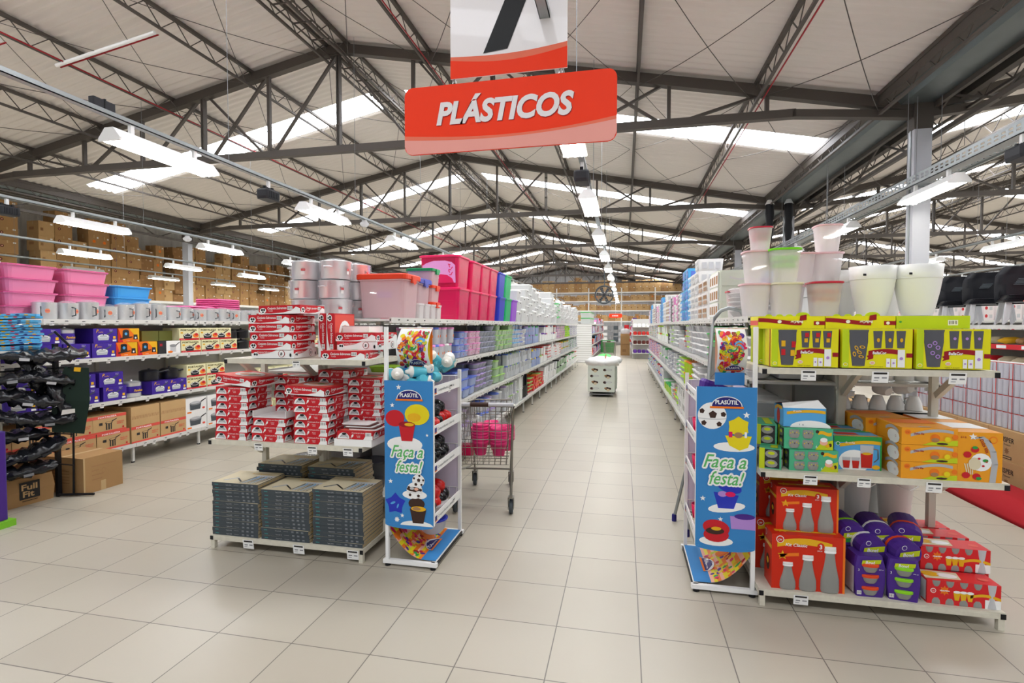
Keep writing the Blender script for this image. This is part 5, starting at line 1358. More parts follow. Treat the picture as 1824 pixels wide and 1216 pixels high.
for lvl, z, m1, m2, nm in ((0, .31, 'blackpl', 'redpl', 'lowest'), (1, .66, 'blackpl', 'blackpl', 'middle'), (2, .925, 'redpl', 'blackpl', 'upper')):
    for i in range(5):
        for j in range(2):
            m = m1 if (i + j) % 3 else m2
            place('ap' + m, apple(m), (-1.50 + j * .12 + .01 * (i % 2), 3.42 + i * .1, z + .004), (R.uniform(-.3, .3), R.uniform(-.2, .4), R.uniform(0, 1)), '%s glossy %s snack pot on the %s wire shelf, left stand' % (nth(i * 2 + j), 'red' if m == 'redpl' else 'black', nm), 'snack pot', 'snack pots, %s wire shelf' % nm)
    for i in range(3):
        m = m2 if i else m1
        place('ap' + m, None, (-1.42, 3.5 + i * .13, z + .09), (.5, .5, i), '%s glossy %s snack pot lying atop others, %s wire shelf, left stand' % (nth(i), 'red' if m == 'redpl' else 'black', nm), 'snack pot', 'snack pots, %s wire shelf' % nm)
# tubs standing on the base card
def clearbowl(c2):
    def f_():
        t = thing('clear_bowl', '', 'bowl'); mb = MB(); mb.lathe([(.07, 0), (.1, .03), (.12, .11), (.125, .115)], 'cl_frost', 20, top=False); mb.obj('bowl', t)
        mb = MB(); mb.lathe([(.126, .112), (.128, .118), (.1, .122)], c2, 20); mb.obj('lid', t); return t
    return f_
place('cbw', clearbowl('bluecrate'), (-1.4, 3.66, .13), 0, 'clear bowl with blue lid standing on the base card, left stand', 'bowl', sc=.9)
place('cbw2', clearbowl('cl_frost'), (-1.395, 3.66, .241), .2, 'clear bowl with clear lid upon the blue-lidded bowl, left stand', 'bowl', sc=.95)
# goods in the right stand
mat('pinkcup', 'e8285f', .25, alpha=.92)
def pinkcup():
    mb = MB(); mb.lathe([(.035, 0), (.045, .10), (.042, .10), (.034, .01)], 'pinkcup', 16, top=False); return mb.obj('pink_cup')
for lvl, z in enumerate((.31, .66, .925)):
    for i in range(4): place('pcup', pinkcup, (.52, 3.5 + i * .12, z + .003), 0, '%s pink cup on the %s wire shelf of the right stand' % (nth(i), ('lowest', 'middle', 'upper')[lvl]), 'cup', 'pink cups in the right stand')
mb = MB(); mb.rr([(.2, .1, .02, 0), (.22, .12, .03, .05), (.2, .1, .02, .07)], 'purple'); mb.star((V((-.02, -.062, .03)), V((1, 0, 0)), V((0, 0, 1)), V((0, -1, 0))), 0, 0, .02, 'lilac', 1)
tag(mb.obj('purple_box', loc=(.6, 3.75, 1.22), rot=(0, .35, .2)), 'purple lunch box tilted in the top basket of the right stand', 'lunch box')

# ------------------------------------------------------------------ shopping cart
mat('cartmetal', '8d897f', .35, .8)
def cart():
    t = thing('shopping_cart', '', 'shopping cart')
    # local: handle side at y=0 (near), front at y=.9 ; width .5 ; basket from z .42 to .98
    def bx(y, z):   # half width at station
        return .25 - .05 * (y / .85)
    def wire(name, lines, r=.003, m='cartmetal'):
        mb = MB()
        for l in lines: mb.tube(l, r, m, 4)
        return mb.obj(name, t)
    zb = lambda y: .44 + .04 * y
    zt = .96
    for s_ in (-1, 1):
        L = []
        for i in range(14):
            y = .06 + .79 * i / 13; L.append([(s_ * bx(y, 0), y, zt - .06 * (y / .85)), (s_ * (bx(y, 0) - .04), y, zb(y))])
        for k in range(8):
            q = k / 7; L.append([(s_ * (bx(.0, 0) - .04 * (1 - q)), .03, zb(0) + (zt - zb(0)) * q), (s_ * (bx(.85, 0) - .04 * (1 - q)), .86, zb(.85) + (zt - .06 - zb(.85)) * q)])
        wire('basket_side', L)
    L = []
    for i in range(8):
        x = -.19 + .38 * i / 7; L.append([(x, .86, zb(.85)), (x * 1.05, .87, zt - .06)]); 
    for k in range(8): z = .475 + .425 * k / 7; L.append([(-.2, .86, z), (.2, .86, z)])
    wire('basket_front', L)
    L = []
    for i in range(9):
        x = -.21 + .42 * i / 8; L.append([(x, .03, zb(0)), (x * 1.08, .03, zt)])
    for k in range(8): z = .44 + .52 * k / 7; L.append([(-.23, .03, z), (.23, .03, z)])
    wire('rear_gate', L)
    wire('basket_floor', [[(-.2 + .4 * i / 8, .03, .44), (-.17 + .34 * i / 8, .86, .474)] for i in range(9)] + [[(-.21, .03 + .83 * i / 9, zb(.85 * i / 9)), (.21, .03 + .83 * i / 9, zb(.85 * i / 9))] for i in range(10)])
    mb = MB(); P = [(-.25, .03, zt), (.25, .03, zt), (.2, .87, zt - .06), (-.2, .87, zt - .06), (-.25, .03, zt)]; mb.tube(P, .008, 'cartmetal', 6); mb.obj('rim', t)
    mb = MB(); mb.tube([(-.28, -.06, .99), (.28, -.06, .99)], .018, 'lgrey', 10); mb.tube([(-.1, -.06, .99), (.06, -.06, .99)], .0195, 'choc', 10); mb.obj('handle', t)
    for s_ in (-1, 1):
        mb = MB(); mb.tube([(s_ * .28, -.06, .99), (s_ * .27, .0, .9), (s_ * .255, .06, .6), (s_ * .25, .05, .2), (s_ * .25, .03, .15)], .012, 'cartmetal', 8); mb.obj('side_frame', t)
        mb = MB(); mb.tube([(s_ * .25, .06, .38), (s_ * .22, .4, .3), (s_ * .19, .82, .24), (s_ * .19, .84, .15)], .011, 'cartmetal', 8); mb.obj('lower_frame', t)
        mb = MB(); mb.tube([(s_ * .19, .82, .24), (s_ * .2, .8, .46)], .01, 'cartmetal', 6); mb.obj('strut', t)
    mb = MB(); mb.tube([(-.22, .4, .3), (.22, .4, .3)], .009, 'cartmetal', 6); mb.obj('cross_bar', t)
    for x, y in ((-.25, .03), (.25, .03), (-.19, .84), (.19, .84)):
        c = bpy.data.objects.new('caster', None); COL.objects.link(c); c.parent = t; c.location = (x, y, 0)
        mb = MB(); mb.T = Matrix.Rotation(PI / 2, 4, 'Y'); mb.lathe([(.03, -.018), (.062, -.016), (.065, 0), (.062, .016), (.03, .018)], 'slate', 18, (-.065, .015, 0)); mb.T = None; mb.obj('wheel', c)
        mb = MB(); mb.box(-.027, -.03, .05, -.022, .04, .15, 'cartmetal'); mb.box(.022, -.03, .05, .027, .04, .15, 'cartmetal'); mb.box(-.027, -.03, .145, .027, .04, .155, 'cartmetal'); mb.obj('fork', c)
    return t
place('cart', cart, (-1.22, 4.42, 0), .14, 'grey wire shopping cart holding pink flower pots beside the left display stand', 'shopping cart')
mat('potpink', 'f03b82', .35, trans=.15)
def flowerpot():
    mb = MB(); mb.lathe([(.05, 0), (.068, .1), (.075, .1), (.077, .13), (.068, .13), (.05, .01)], 'potpink', 18, top=False); return mb.obj('pink_pot')
k = 0
for x, y, c in ((-1.12, 4.62, 6), (-1.3, 4.64, 7), (-1.2, 4.85, 5), (-1.38, 4.85, 4), (-1.1, 4.86, 5), (-1.3, 5.05, 5)):
    for j in range(c):
        place('fp', flowerpot, (x, y, .482 + j * .026), 0, '%s pink flower pot of the %s nest in the shopping cart' % (updown(j, c), nth(k)), 'flower pot', 'pink flower pots in the cart')
    k += 1
mb = MB(); mb.rr([(.13, .1, .01, 0), (.13, .1, .01, .1)], 'cl_hot'); mb.rr([(.14, .11, .01, .1), (.14, .11, .01, .11)], 'cl_bag'); tag(mb.obj('pink_case', loc=(-1.44, 4.64, .47)), 'small clear case of pink bits at the left of the cart', 'case')
mb = MB(); mb.lathe([(.03, 0), (.05, .05), (.03, .08)], 'green', 10); mb.lathe([(.04, .0), (.06, .1), (.02, .15)], 'cl_bag', 10); tag(mb.obj('green_item', loc=(-1.17, 4.98, .62)), 'green item in clear wrap on the pink pots in the cart', 'toy')

# ------------------------------------------------------------------ aluminium ladder
t = thing('ladder', 'folded aluminium platform ladder with rounded top rail behind the right stand', 'ladder', (0, 0, 0))
L1 = [(.36, 4.35, .03), (.72, 4.62, 1.66), (.74, 4.635, 1.75), (.79, 4.65, 1.80), (.86, 4.66, 1.815), (.93, 4.65, 1.8), (.97, 4.635, 1.75), (.98, 4.6, 1.66)]
mb = MB(); mb.tube([(.50, 4.3, .03), (.66, 4.42, 1.1), (.70, 4.5, 1.66), (.72, 4.51, 1.74), (.77, 4.52, 1.80), (.83, 4.52, 1.82), (.92, 4.52, 1.8), (.96, 4.51, 1.72), (.97, 4.5, 1.6), (.98, 4.42, 1.0), (.99, 4.36, .03)], .016, 'gal', 10); mb.obj('front_frame', t)
mb = MB()
mb.add([(.665, 4.52, .95), (.965, 4.52, .95), (.95, 4.56, 1.5), (.72, 4.56, 1.5)], [(0, 1, 2, 3)], 'gal'); mb.add([(.665, 4.545, .95), (.965, 4.545, .95), (.95, 4.585, 1.5), (.72, 4.585, 1.5)], [(3, 2, 1, 0)], 'gal')
F = (V((.67, 4.515, .95)), V((1, 0, 0)), V((0, .07, 1)), V((0, -1, 0)))
for r in (.06, .1, .14): mb.band(F, [(.15 + r * math.cos(PI * i / 12), .22 + r * math.sin(PI * i / 12)) for i in range(13)], .012, 'grey', 1)
mb.obj('platform', t)
for i, z in enumerate((.3, .6, .9)):
    mb = MB(); mb.box(.5 + .16 * z, 4.33 + .1 * z, z, .985, 4.39 + .1 * z, z + .03, 'gal'); mb.obj('step', t)
for x, y in ((.50, 4.3), (.99, 4.36), (.43, 4.62)):
    mb = MB(); mb.lathe([(.02, 0), (.02, .05), (.016, .06)], 'navy', 10, (x, y, 0)); mb.obj('foot', t)
mb = MB(); mb.tube([(.43, 4.62, .03), (.66, 4.6, 1.1)], .013, 'gal', 8); mb.obj('rear_leg', t)
# ------------------------------------------------------------------ plastic ware on the aisle shelves
mat('b_clear', 'e9ebee', .3, alpha=.86, trans=.25); mat('b_grey', 'b9bdc6', .3, alpha=.88, trans=.2); mat('b_blue', 'b4c4ec', .3, alpha=.88, trans=.2); mat('b_green', 'c0dcb8', .3, alpha=.88, trans=.2); mat('b_white', 'f0f0ec', .4)
mat('b_pink', 'f3cfe0', .3, alpha=.88, trans=.2); mat('b_lime', 'b9e23c', .35, alpha=.9)
mat('l_blue', '5f78d2', .4); mat('l_lilac', 'b09bcf', .4); mat('l_pink', 'e592c6', .4); mat('l_white', 'f3f3f1', .35); mat('l_green', 'a2cf70', .4); mat('l_dgreen', '34b24c', .4); mat('l_grey', '9a9cb0', .4); mat('l_red', 'd6332c', .4); mat('l_sky', '5bb2ea', .4); mat('l_lime', 'b4ea35', .4); mat('l_purple', '5f3292', .4); mat('l_orange', 'f2822a', .4); mat('l_black', '1c1c1f', .4); mat('l_yellow', 'f2cf2f', .4)
CN = {'l_blue': 'blue', 'l_lilac': 'lilac', 'l_pink': 'pink', 'l_white': 'white', 'l_green': 'light green', 'l_dgreen': 'green', 'l_grey': 'grey', 'l_red': 'red', 'l_sky': 'sky blue', 'l_lime': 'lime', 'l_purple': 'purple', 'l_orange': 'orange', 'l_black': 'black', 'l_yellow': 'yellow'}
# kinds: (name, pitch, height, sections builder)
def tub_geo(kind, body, lid):
    b_, l_ = MB(), MB()
    if kind == 'can':
        b_.lathe([(.048, 0), (.052, .01), (.053, .155)], body, 12, top=False); l_.lathe([(.056, .155), (.057, .175), (.05, .178)], lid, 12)
        F = (V((.0535, -.014, .07)), V((0, 1, 0)), V((0, 0, 1)), V((1, 0, 0))); b_.ell(F, .014, .014, .012, .016, 'orange', 1, 8)
    elif kind == 'box':
        b_.rr([(.155, .135, .02, 0), (.17, .15, .025, .062)], body, top=False); l_.rr([(.18, .16, .025, .062), (.18, .16, .025, .072), (.165, .145, .02, .075)], lid)
        F = (V((.083, -.02, .02)), V((0, 1, 0)), V((0, 0, 1)), V((1, 0, 0))); b_.ell(F, .02, .012, .01, .008, 'red', 2, 8)
    elif kind == 'big':
        b_.rr([(.24, .25, .03, 0), (.26, .28, .035, .095)], body, top=False); l_.rr([(.275, .295, .04, .095), (.275, .295, .04, .108), (.25, .27, .035, .112)], lid)
    elif kind == 'bowl':
        b_.lathe([(.055, 0), (.075, .03), (.082, .06)], body, 14, top=False); l_.lathe([(.087, .06), (.088, .07), (.07, .073)], lid, 14)
    elif kind == 'jar':
        b_.rr([(.09, .09, .015, 0), (.095, .095, .02, .18)], body, top=False); l_.rr([(.1, .1, .02, .18), (.1, .1, .02, .2)], lid)
        b_.box(.048, -.006, .1, .053, .006, .19, 'chrome')
    elif kind == 'pot':
        b_.lathe([(.07, 0), (.09, .07), (.095, .15)], body, 14, top=False); l_.lathe([(.1, .15), (.1, .165), (.03, .185)], lid, 14)
    elif kind == 'tray':
        b_.rr([(.12, .05, .01, 0), (.12, .05, .01, .2)], body); l_.rr([(.13, .056, .01, .2), (.13, .056, .01, .215)], lid)
    return b_, l_
KH = {'can': (.115, .18), 'box': (.165, .076), 'big': (.31, .113), 'bowl': (.18, .074), 'jar': (.11, .202), 'pot': (.205, .187), 'tray': (.062, .217)}
KX = {'can': .06, 'box': .095, 'big': .145, 'bowl': .092, 'jar': .055, 'pot': .105, 'tray': .07}
KN = {'can': 'canister', 'box': 'food tub', 'big': 'large food tub', 'bowl': 'round bowl', 'jar': 'square jar', 'pot': 'lidded pail', 'tray': 'slim tray'}
def mk_tub(kind, body, lid, parts):
    def f_():
        b_, l_ = tub_geo(kind, body, lid)
        if parts:
            t = thing(KN[kind].replace(' ', '_'), '', 'tub'); b_.obj('body', t); l_.obj('lid', t); return t
        n = len(b_.v); mp = [b_._m(k) for k in l_.mats]
        b_.v += l_.v; b_.f += [tuple(a + n for a in f) for f in l_.f]; b_.mi += [mp[i] for i in l_.mi]; b_.sm += l_.sm
        return b_.obj(KN[kind].replace(' ', '_'))
    return f_
def fill(side, edge, shelves, nind, nparts, sidename, seed, rows=2, skip=None):
    """side=+1: shelf faces +X; edge = x of shelf front"""
    R = random.Random(seed); items = []
    for z, clearz, segs, sname in shelves:
        y = None; k = 0
        for seg in segs:
            y0, y1, kind, body, lids, frac = seg
            pitch, hh = KH[kind]; y = y0 if y is None or y < y0 else y
            while y + pitch <= y1 + .001:
                n = max(1, int((clearz * frac + R.uniform(-.03, .0)) / hh) - (R.random() < .22)); lid = lids[int(R.random() * len(lids))] if kind in ('can', 'jar', 'tray', 'pot') else lids[int((y - y0) / (pitch * 2)) % len(lids)]
                for r in range(rows):
                    x = edge - side * (KX[kind] + .02 + r * (KX[kind] * 2 + .01))
                    if rows > 1 and r and kind == 'big': continue
                    yy = y + pitch / 2
                    if skip and skip(yy, z): continue
                    for j in range(n):
                        items.append((r, yy, (x - side * R.random() * .03, yy + R.uniform(-.004, .004), z + .001 + j * hh), kind, body, lid, j, n, k, sname, R.uniform(-.06, .06)))
                y += pitch; k += 1
    front = sorted([i for i in items if i[0] == 0], key=lambda i: i[1]); rest = front[nind:] + [i for i in items if i[0] > 0]
    rz0 = 0 if side > 0 else PI
    for q, (r, yy, p, kind, body, lid, j, n, k, sname, dr) in enumerate(front[:nind]):
        parts = q < nparts
        place('t_%s_%s_%s_%d' % (kind, body, lid, parts), mk_tub(kind, body, lid, parts), p, rz0 + dr, '%s-lidded %s, %s of the %s stack, %s shelf, %s gondola' % (CN[lid], KN[kind].replace('large food', 'large'), updown(j, n), nth(k), sname, sidename), KN[kind].split()[-1], 'plastic ware on the %s shelf, %s gondola' % (sname, sidename))
    mb = MB()
    for r, yy, p, kind, body, lid, j, n, k, sname, dr in rest:
        hh = KH[kind][1]; pitch = KH[kind][0]; x, y, z = p; w_ = KX[kind] - .008; d = pitch / 2 - .006
        mb.rr([(w_ * 1.75, d * 1.75, .012, 0), (w_ * 1.9, d * 1.9, .012, hh * .82)], body, (x, y, z), n=2, top=False); mb.rr([(w_ * 2, d * 2, .012, hh * .82), (w_ * 2, d * 2, .012, hh * .98)], lid, (x, y, z), n=2)
    o = mb.obj('plastic_ware'); tag(o, 'rows of small plastic tubs filling the farther shelves of the %s gondola' % sidename, 'plastic ware', kind='stuff')
W_, B_, G_ = ['l_white'], 'b_clear', 'b_grey'
Lsh = [
 (1.30, .40, [(4.6, 5.7, 'can', B_, ['l_white', 'l_blue', 'l_pink', 'l_pink', 'l_blue'], 1), (5.75, 6.25, 'box', 'b_blue', ['l_blue', 'l_pink', 'l_white'], .95), (6.25, 6.75, 'box', 'b_pink', ['l_pink', 'l_pink', 'l_lime'], .9),
              (6.8, 7.7, 'bowl', G_, ['l_grey', 'l_grey'], .95), (7.7, 8.9, 'box', 'b_green', ['l_green'], 1), (8.9, 10.2, 'box', 'b_clear', ['l_sky', 'l_blue', 'l_white', 'l_red'], 1), (10.2, 11.8, 'can', 'b_blue', ['l_lilac', 'l_dgreen', 'l_lilac'], 1),
              (11.9, 12.6, 'jar', 'b_white', ['l_purple', 'l_white'], 1), (12.6, 15, 'pot', 'b_white', ['l_purple', 'l_red', 'l_white', 'l_white'], 1), (15, 17, 'bowl', 'b_pink', ['l_lilac', 'l_green'], 1), (17, 18.5, 'bowl', 'b_lime', ['l_dgreen', 'l_green'], 1), (18.5, 21.5, 'bowl', 'b_clear', ['l_lilac', 'l_grey', 'l_white'], 1)], 'eye-level'),
 (.80, .45, [(4.4, 5.0, 'jar', 'b_white', ['l_lilac', 'l_pink'], .8), (5.05, 6.6, 'big', 'b_blue', ['l_blue'], .95), (6.6, 7.6, 'bowl', 'b_grey', ['l_lilac', 'l_grey'], .95), (7.6, 8.4, 'big', 'b_green', ['l_green'], 1), (8.4, 10.8, 'jar', B_, ['l_white', 'l_green', 'l_blue', 'l_grey'], 1), (10.8, 12, 'can', 'b_blue', ['l_blue', 'l_grey', 'l_yellow'], 1),
             (12, 13.2, 'pot', 'b_white', ['l_red', 'l_white', 'l_green'], 1), (13.2, 16, 'bowl', 'b_white', ['l_red', 'l_white', 'l_white'], 1), (16, 18.2, 'can', 'b_clear', ['l_orange', 'l_yellow', 'l_dgreen'], 1), (18.2, 21.5, 'bowl', 'b_clear', ['l_dgreen', 'l_grey', 'l_white'], 1)], 'middle'),
 (.28, .45, [(4.4, 8.2, 'pot', 'b_clear', ['l_lilac', 'l_white', 'l_blue'], .9), (8.2, 9.3, 'jar', B_, ['l_lilac', 'l_green', 'l_white'], .95), (9.35, 9.75, 'tray', 'b_white', ['l_white'], 1), (9.75, 10.3, 'tray', 'l_black', ['l_black'], 1), (10.4, 12.4, 'bowl', 'l_red', ['l_green', 'l_red', 'l_orange'], .8), (12.4, 15, 'pot', 'b_white', ['l_white', 'l_white', 'l_black'], 1),
             (15, 17.5, 'pot', 'b_green', ['l_black', 'l_dgreen', 'l_white'], .9), (17.5, 21.5, 'pot', 'b_white', ['l_red', 'l_white', 'l_dgreen'], 1)], 'lowest'),
]
fill(1, -1.85, Lsh, 300, 210, 'left', 5)
Rsh = [
 (1.30, .40, [(4.0, 4.8, 'bowl', 'b_clear', ['l_white'], .8), (4.8, 5.2, 'pot', 'b_green', ['l_dgreen'], .95), (5.2, 6.1, 'bowl', 'b_green', ['l_dgreen', 'l_dgreen', 'l_green'], .95), (6.1, 7.4, 'bowl', B_, W_, 1), (7.4, 8.3, 'box', B_, ['l_white', 'l_lime', 'l_red'], 1), (8.3, 9.2, 'can', B_, ['l_lime', 'l_white', 'l_white'], .9), (9.2, 11, 'bowl', B_, ['l_white', 'l_white', 'l_lime'], 1), (11, 11.4, 'tray', 'l_black', ['l_black'], 1), (11.4, 15, 'pot', 'b_white', ['l_white', 'l_red', 'l_lime'], 1), (15, 20, 'bowl', 'b_clear', ['l_white', 'l_dgreen', 'l_pink', 'l_yellow'], 1)], 'eye-level'),
 (.80, .45, [(4.0, 5.3, 'big', 'b_clear', ['l_white', 'l_dgreen'], .95), (5.3, 6.6, 'big', B_, W_, .95), (6.6, 7.6, 'bowl', B_, ['l_white', 'l_white'], 1), (7.6, 8.4, 'can', 'b_lime', ['l_orange', 'l_yellow', 'l_orange'], .9), (8.4, 9.6, 'bowl', B_, ['l_lime', 'l_white', 'l_dgreen'], 1), (9.6, 11.5, 'box', B_, ['l_white', 'l_grey'], 1), (11.5, 14, 'pot', B_, ['l_dgreen', 'l_white', 'l_lime'], 1), (14, 20, 'bowl', 'b_pink', ['l_white', 'l_red', 'l_sky', 'l_pink'], 1)], 'middle'),
 (.28, .45, [(4.0, 6.3, 'pot', B_, ['l_white', 'l_white'], 1), (6.3, 7.4, 'jar', 'b_lime', ['l_white', 'l_lime', 'l_white'], .95), (7.4, 9.2, 'jar', 'b_white', W_, 1), (9.2, 10.5, 'bowl', 'b_clear', ['l_lime', 'l_orange', 'l_white'], .8), (10.5, 12.4, 'pot', 'b_lime', ['l_dgreen', 'l_white'], .8), (12.4, 20, 'pot', 'b_clear', ['l_white', 'l_blue', 'l_dgreen', 'l_red', 'l_white'], .9)], 'lowest'),
]
fill(-1, .85, Rsh, 300, 200, 'right', 8)
# large boxes on top
mat('b_top', 'f6f6f6', .3, alpha=.85, trans=.3)
def topbox(w_, d, h, body, lid, dots=True, holes=False):
    def f_():
        t = thing('storage_box', '', 'storage box'); mb = MB(); mb.rr([(w_ * .88, d * .88, .02, 0), (w_ * .97, d * .97, .025, h * .86)], body, top=False)
        if holes:
            for k in range(4):
                for r in range(3):
                    F = (V((w_ * .47, -d * .4, h * .12)), V((0, 1, 0)), V((0, 0, 1)), V((1, 0, 0))); F = (V((w_ * .49, -d * .4, 0)),) + F[1:]
                    mb.rect(F, .02 + k * d * .2, h * (.12 + .27 * r), .02 + k * d * .2 + d * .13, h * (.12 + .27 * r) + h * .18, holes, 1)
        mb.obj('body', t)
        mb = MB(); mb.rr([(w_, d, .03, h * .86), (w_, d, .03, h * .95), (w_ * .92, d * .92, .03, h)], lid); mb.obj('lid', t)
        if dots:
            mb = MB(); mb.box(w_ * .49, -.02, h * .72, w_ * .505, .02, h * .8, 'black'); mb.obj('latch', t)
        return t
    return f_
R = random.Random(21)
y = 9.15; i = 0
while y < 21.3:
    w_ = (.36, .42, .3)[i % 3]; hts = []
    z = 1.746; k = 0; topz = (2.35, 2.5, 2.3, 2.2, 2.55)[int((y - 9) / 1.1) % 5] if y < 14 else 2.3 + .1 * (i % 2)
    h = (.19, .24, .16)[i % 3]
    lid = 'l_white' if not (14.5 < y < 15.2) else 'l_dgreen'
    while z + h < topz + .04:
        place('tb%d%s' % (i % 3, lid), topbox(.4, w_, h, 'b_top', lid), (-2.06 + R.uniform(-.01, .01), y + w_ / 2, z), R.uniform(-.03, .03), '%s-lidded clear storage box, %s of the %s pile atop the left gondola' % (CN[lid], nth(k), nth(i)), 'storage box', 'clear storage boxes atop the left gondola')
        z += h; k += 1
    y += w_ + .03; i += 1
y = 9.15; 
# right top: basins, drawer units, honeycomb baskets
def rb():
    mb = MB(); mb.rr([(.34, .34, .12, 0), (.42, .42, .16, .05), (.44, .44, .17, .052), (.44, .44, .17, .06)], 'cl_frost', n=5); return mb.obj('round_basin')
for j in range(6): place('rbas', rb, (1.09, 4.72, 1.746 + j * .036), 0, '%s white round basin nested at the front top of the right gondola' % updown(j, 6), 'basin', 'white round basins')
mat('drawer', 'e7ecdc', .4, trans=.2); mat('l_teal', '2f9fc9', .4)
def drawers():
    t = thing('drawer_tower', '', 'drawer unit'); mb = MB(); mb.rr([(.38, .5, .03, 0), (.38, .5, .03, .46)], 'drawer'); mb.obj('frame', t)
    for k in range(3):
        mb = MB(); F = (V((-.175, -.252, .02 + k * .147)), V((1, 0, 0)), V((0, 0, 1)), V((0, -1, 0))); mb.box(-.17, -.258, .02 + k * .147, .17, -.25, .15 + k * .147, 'drawer'); mb.band(F, [(.08 + .019 * i, .07 - .02 * math.sin(PI * i / 10)) for i in range(11)], .018, 'cl_frost', 9); mb.obj('drawer', t)
        mb = MB(); mb.box(-.196, -.24, .02 + k * .147, -.19, .24, .15 + k * .147, 'wht2')
        F = (V((-.1965, .24, .02 + k * .147)), V((0, -1, 0)), V((0, 0, 1)), V((-1, 0, 0)))
        for q in range(4): mb.rect(F, .02 + q * .12, .02, .10 + q * .12, .10, 'brown', 1)
        mb.obj('side_grille', t)
    return t
place('drw', drawers, (1.07, 5.55, 1.746), 0, 'pale cream drawer tower standing on top of the right gondola', 'drawer unit')
def honey(m, hcol):
    def f_():
        mb = MB(); w_, d, h = .3, .34, .15; mb.rr([(w_ * .9, d * .9, .02, 0), (w_, d, .02, h)], m, top=False)
        F = (V((-w_ * .49, d * .45, .0)), V((0, -1, 0)), V((0, 0, 1)), V((-1, 0, 0)))
        for k in range(4):
            mb.rect(F, .03 + k * .07, .02, .08 + k * .07, .065, hcol, 2.5); mb.rect(F, .03 + k * .07, .08, .08 + k * .07, .125, hcol, 4)
        F = (V((-w_ * .45, -d * .49, .0)), V((1, 0, 0)), V((0, 0, 1)), V((0, -1, 0)))
        for k in range(3): mb.rect(F, .03 + k * .08, .03, .085 + k * .08, .11, hcol, 3)
        return mb.obj('basket')
    return f_
y = 6.1; i = 0
seq = [('wht2', 'brown', 'white and tan', 3), ('wht2', 'brown', 'white and tan', 3), ('wht2', 'lgrey', 'white', 4), ('wht2', 'lgrey', 'white', 3), ('wht2', 'skyb', 'white and blue', 3), ('l_sky', 'l_blue', 'sky blue', 4), ('l_teal', 'l_blue', 'teal', 4), ('l_sky', 'wht2', 'sky blue', 3), ('wht2', 'grey', 'white', 3), ('l_pink', 'wht2', 'pink', 3), ('wht2', 'lgrey', 'white', 2), ('l_pink', 'wht2', 'pink', 3), ('l_black', 'grey', 'black', 3), ('wht2', 'lilac', 'white', 3)]
while y < 20:
    m, hc, nm, n = seq[min(i, len(seq) - 1) if i < 14 else i % 14]
    n = n + (1 if 2 <= i <= 6 else 0)
    for j in range(n):
        place('hn' + m + hc, honey(m, hc), (1.04, y + .17, 1.746 + j * .151), 0, '%s pierced basket, %s of the %s pile atop the right gondola' % (nm, updown(j, n), nth(i)), 'basket', 'pierced baskets atop the right gondola')
    y += .36; i += 1
place('blt', topbox(.3, .3, .5, 'bluecrate', 'bluep', False), (1.35, 5.95, 1.746), 0, 'bright blue tall bin behind the cream drawer tower', 'bin')
# big green display tub at far run top etc.
for i in range(5):
    for j in range(2): place('gtb', topbox(.45, .6, .27, 'b_top', 'l_dgreen'), (-1.72, 24.0 + i * .64, 1.746 + j * .271), 0, 'green-lidded box, %s of the %s pile on the farther left run' % (('lower', 'upper')[j], nth(i)), 'storage box', 'green-lidded boxes on the farther run')
# far runs: goods as individuals on the visible face
mb = MB(); R = random.Random(4)
for z in (.28, .8, 1.3, 1.746):
    y = 23.8
    while y < 37.5:
        c = R.choice(['l_red', 'l_white', 'l_grey', 'l_black', 'l_pink', 'l_white', 'l_sky', 'l_orange']); n = R.choice([1, 2, 2, 3])
        if z > 1.7 and y < 27.4: y += .25; continue
        for j in range(n): mb.rr([(.2, .2, .02, 0), (.22, .22, .02, .11)], c, (-1.55, y + .12, z + .112 * j))
        y += .25
tag(mb.obj('household_goods'), 'mixed small household goods filling the farther left shelving run', 'household goods', kind='stuff')
mb = MB()
for z in (.28, .8, 1.3, 1.746):
    y = 27.4
    while y < 37.5:
        c = R.choice(['l_red', 'l_white', 'l_grey', 'l_purple', 'l_pink', 'l_white', 'l_sky', 'l_dgreen']); n = R.choice([1, 2, 2, 3])
        for j in range(n): mb.rr([(.2, .2, .02, 0), (.22, .22, .02, .11)], c, (.55, y + .12, z + .112 * j))
        y += .25
tag(mb.obj('household_goods'), 'mixed small household goods filling the far right shelving run', 'household goods', kind='stuff')
# end panel goods of the far right run (red, purple, white)
t = thing('end_rack', 'white end rack with shelves closing the far right run', 'display rack', (.95, 26.6, 0))
for z in (.3, .75, 1.2, 1.6):
    mb = MB(); mb.box(-.55, 0, z - .03, .55, .5, z, 'shelf'); mb.obj('shelf', t)
mb = MB(); mb.box(-.55, .5, 0, .55, .53, 2.0, 'panel'); mb.obj('back_panel', t)
def fbundle(m):
    def f_():
        mb = MB(); mb.rr([(.15, .12, .04, 0), (.2, .16, .06, .1), (.12, .1, .04, .17)], m, n=4, smooth=True); return mb.obj('bundle')
    return f_
for k, (z, c, nm) in enumerate(((.3, 'l_purple', 'purple'), (.75, 'maroon', 'dark red'), (1.2, 'l_red', 'red'), (1.6, 'wht2', 'white'))):
    for i in range(5): place('fb' + c, fbundle(c), (.53 + i * .21, 26.8, z + .001), 0, '%s %s bundle on the %s shelf of the far right end rack' % (nth(i), nm, ('lowest', 'second', 'third', 'top')[k]), 'bundle', '%s bundles' % nm)

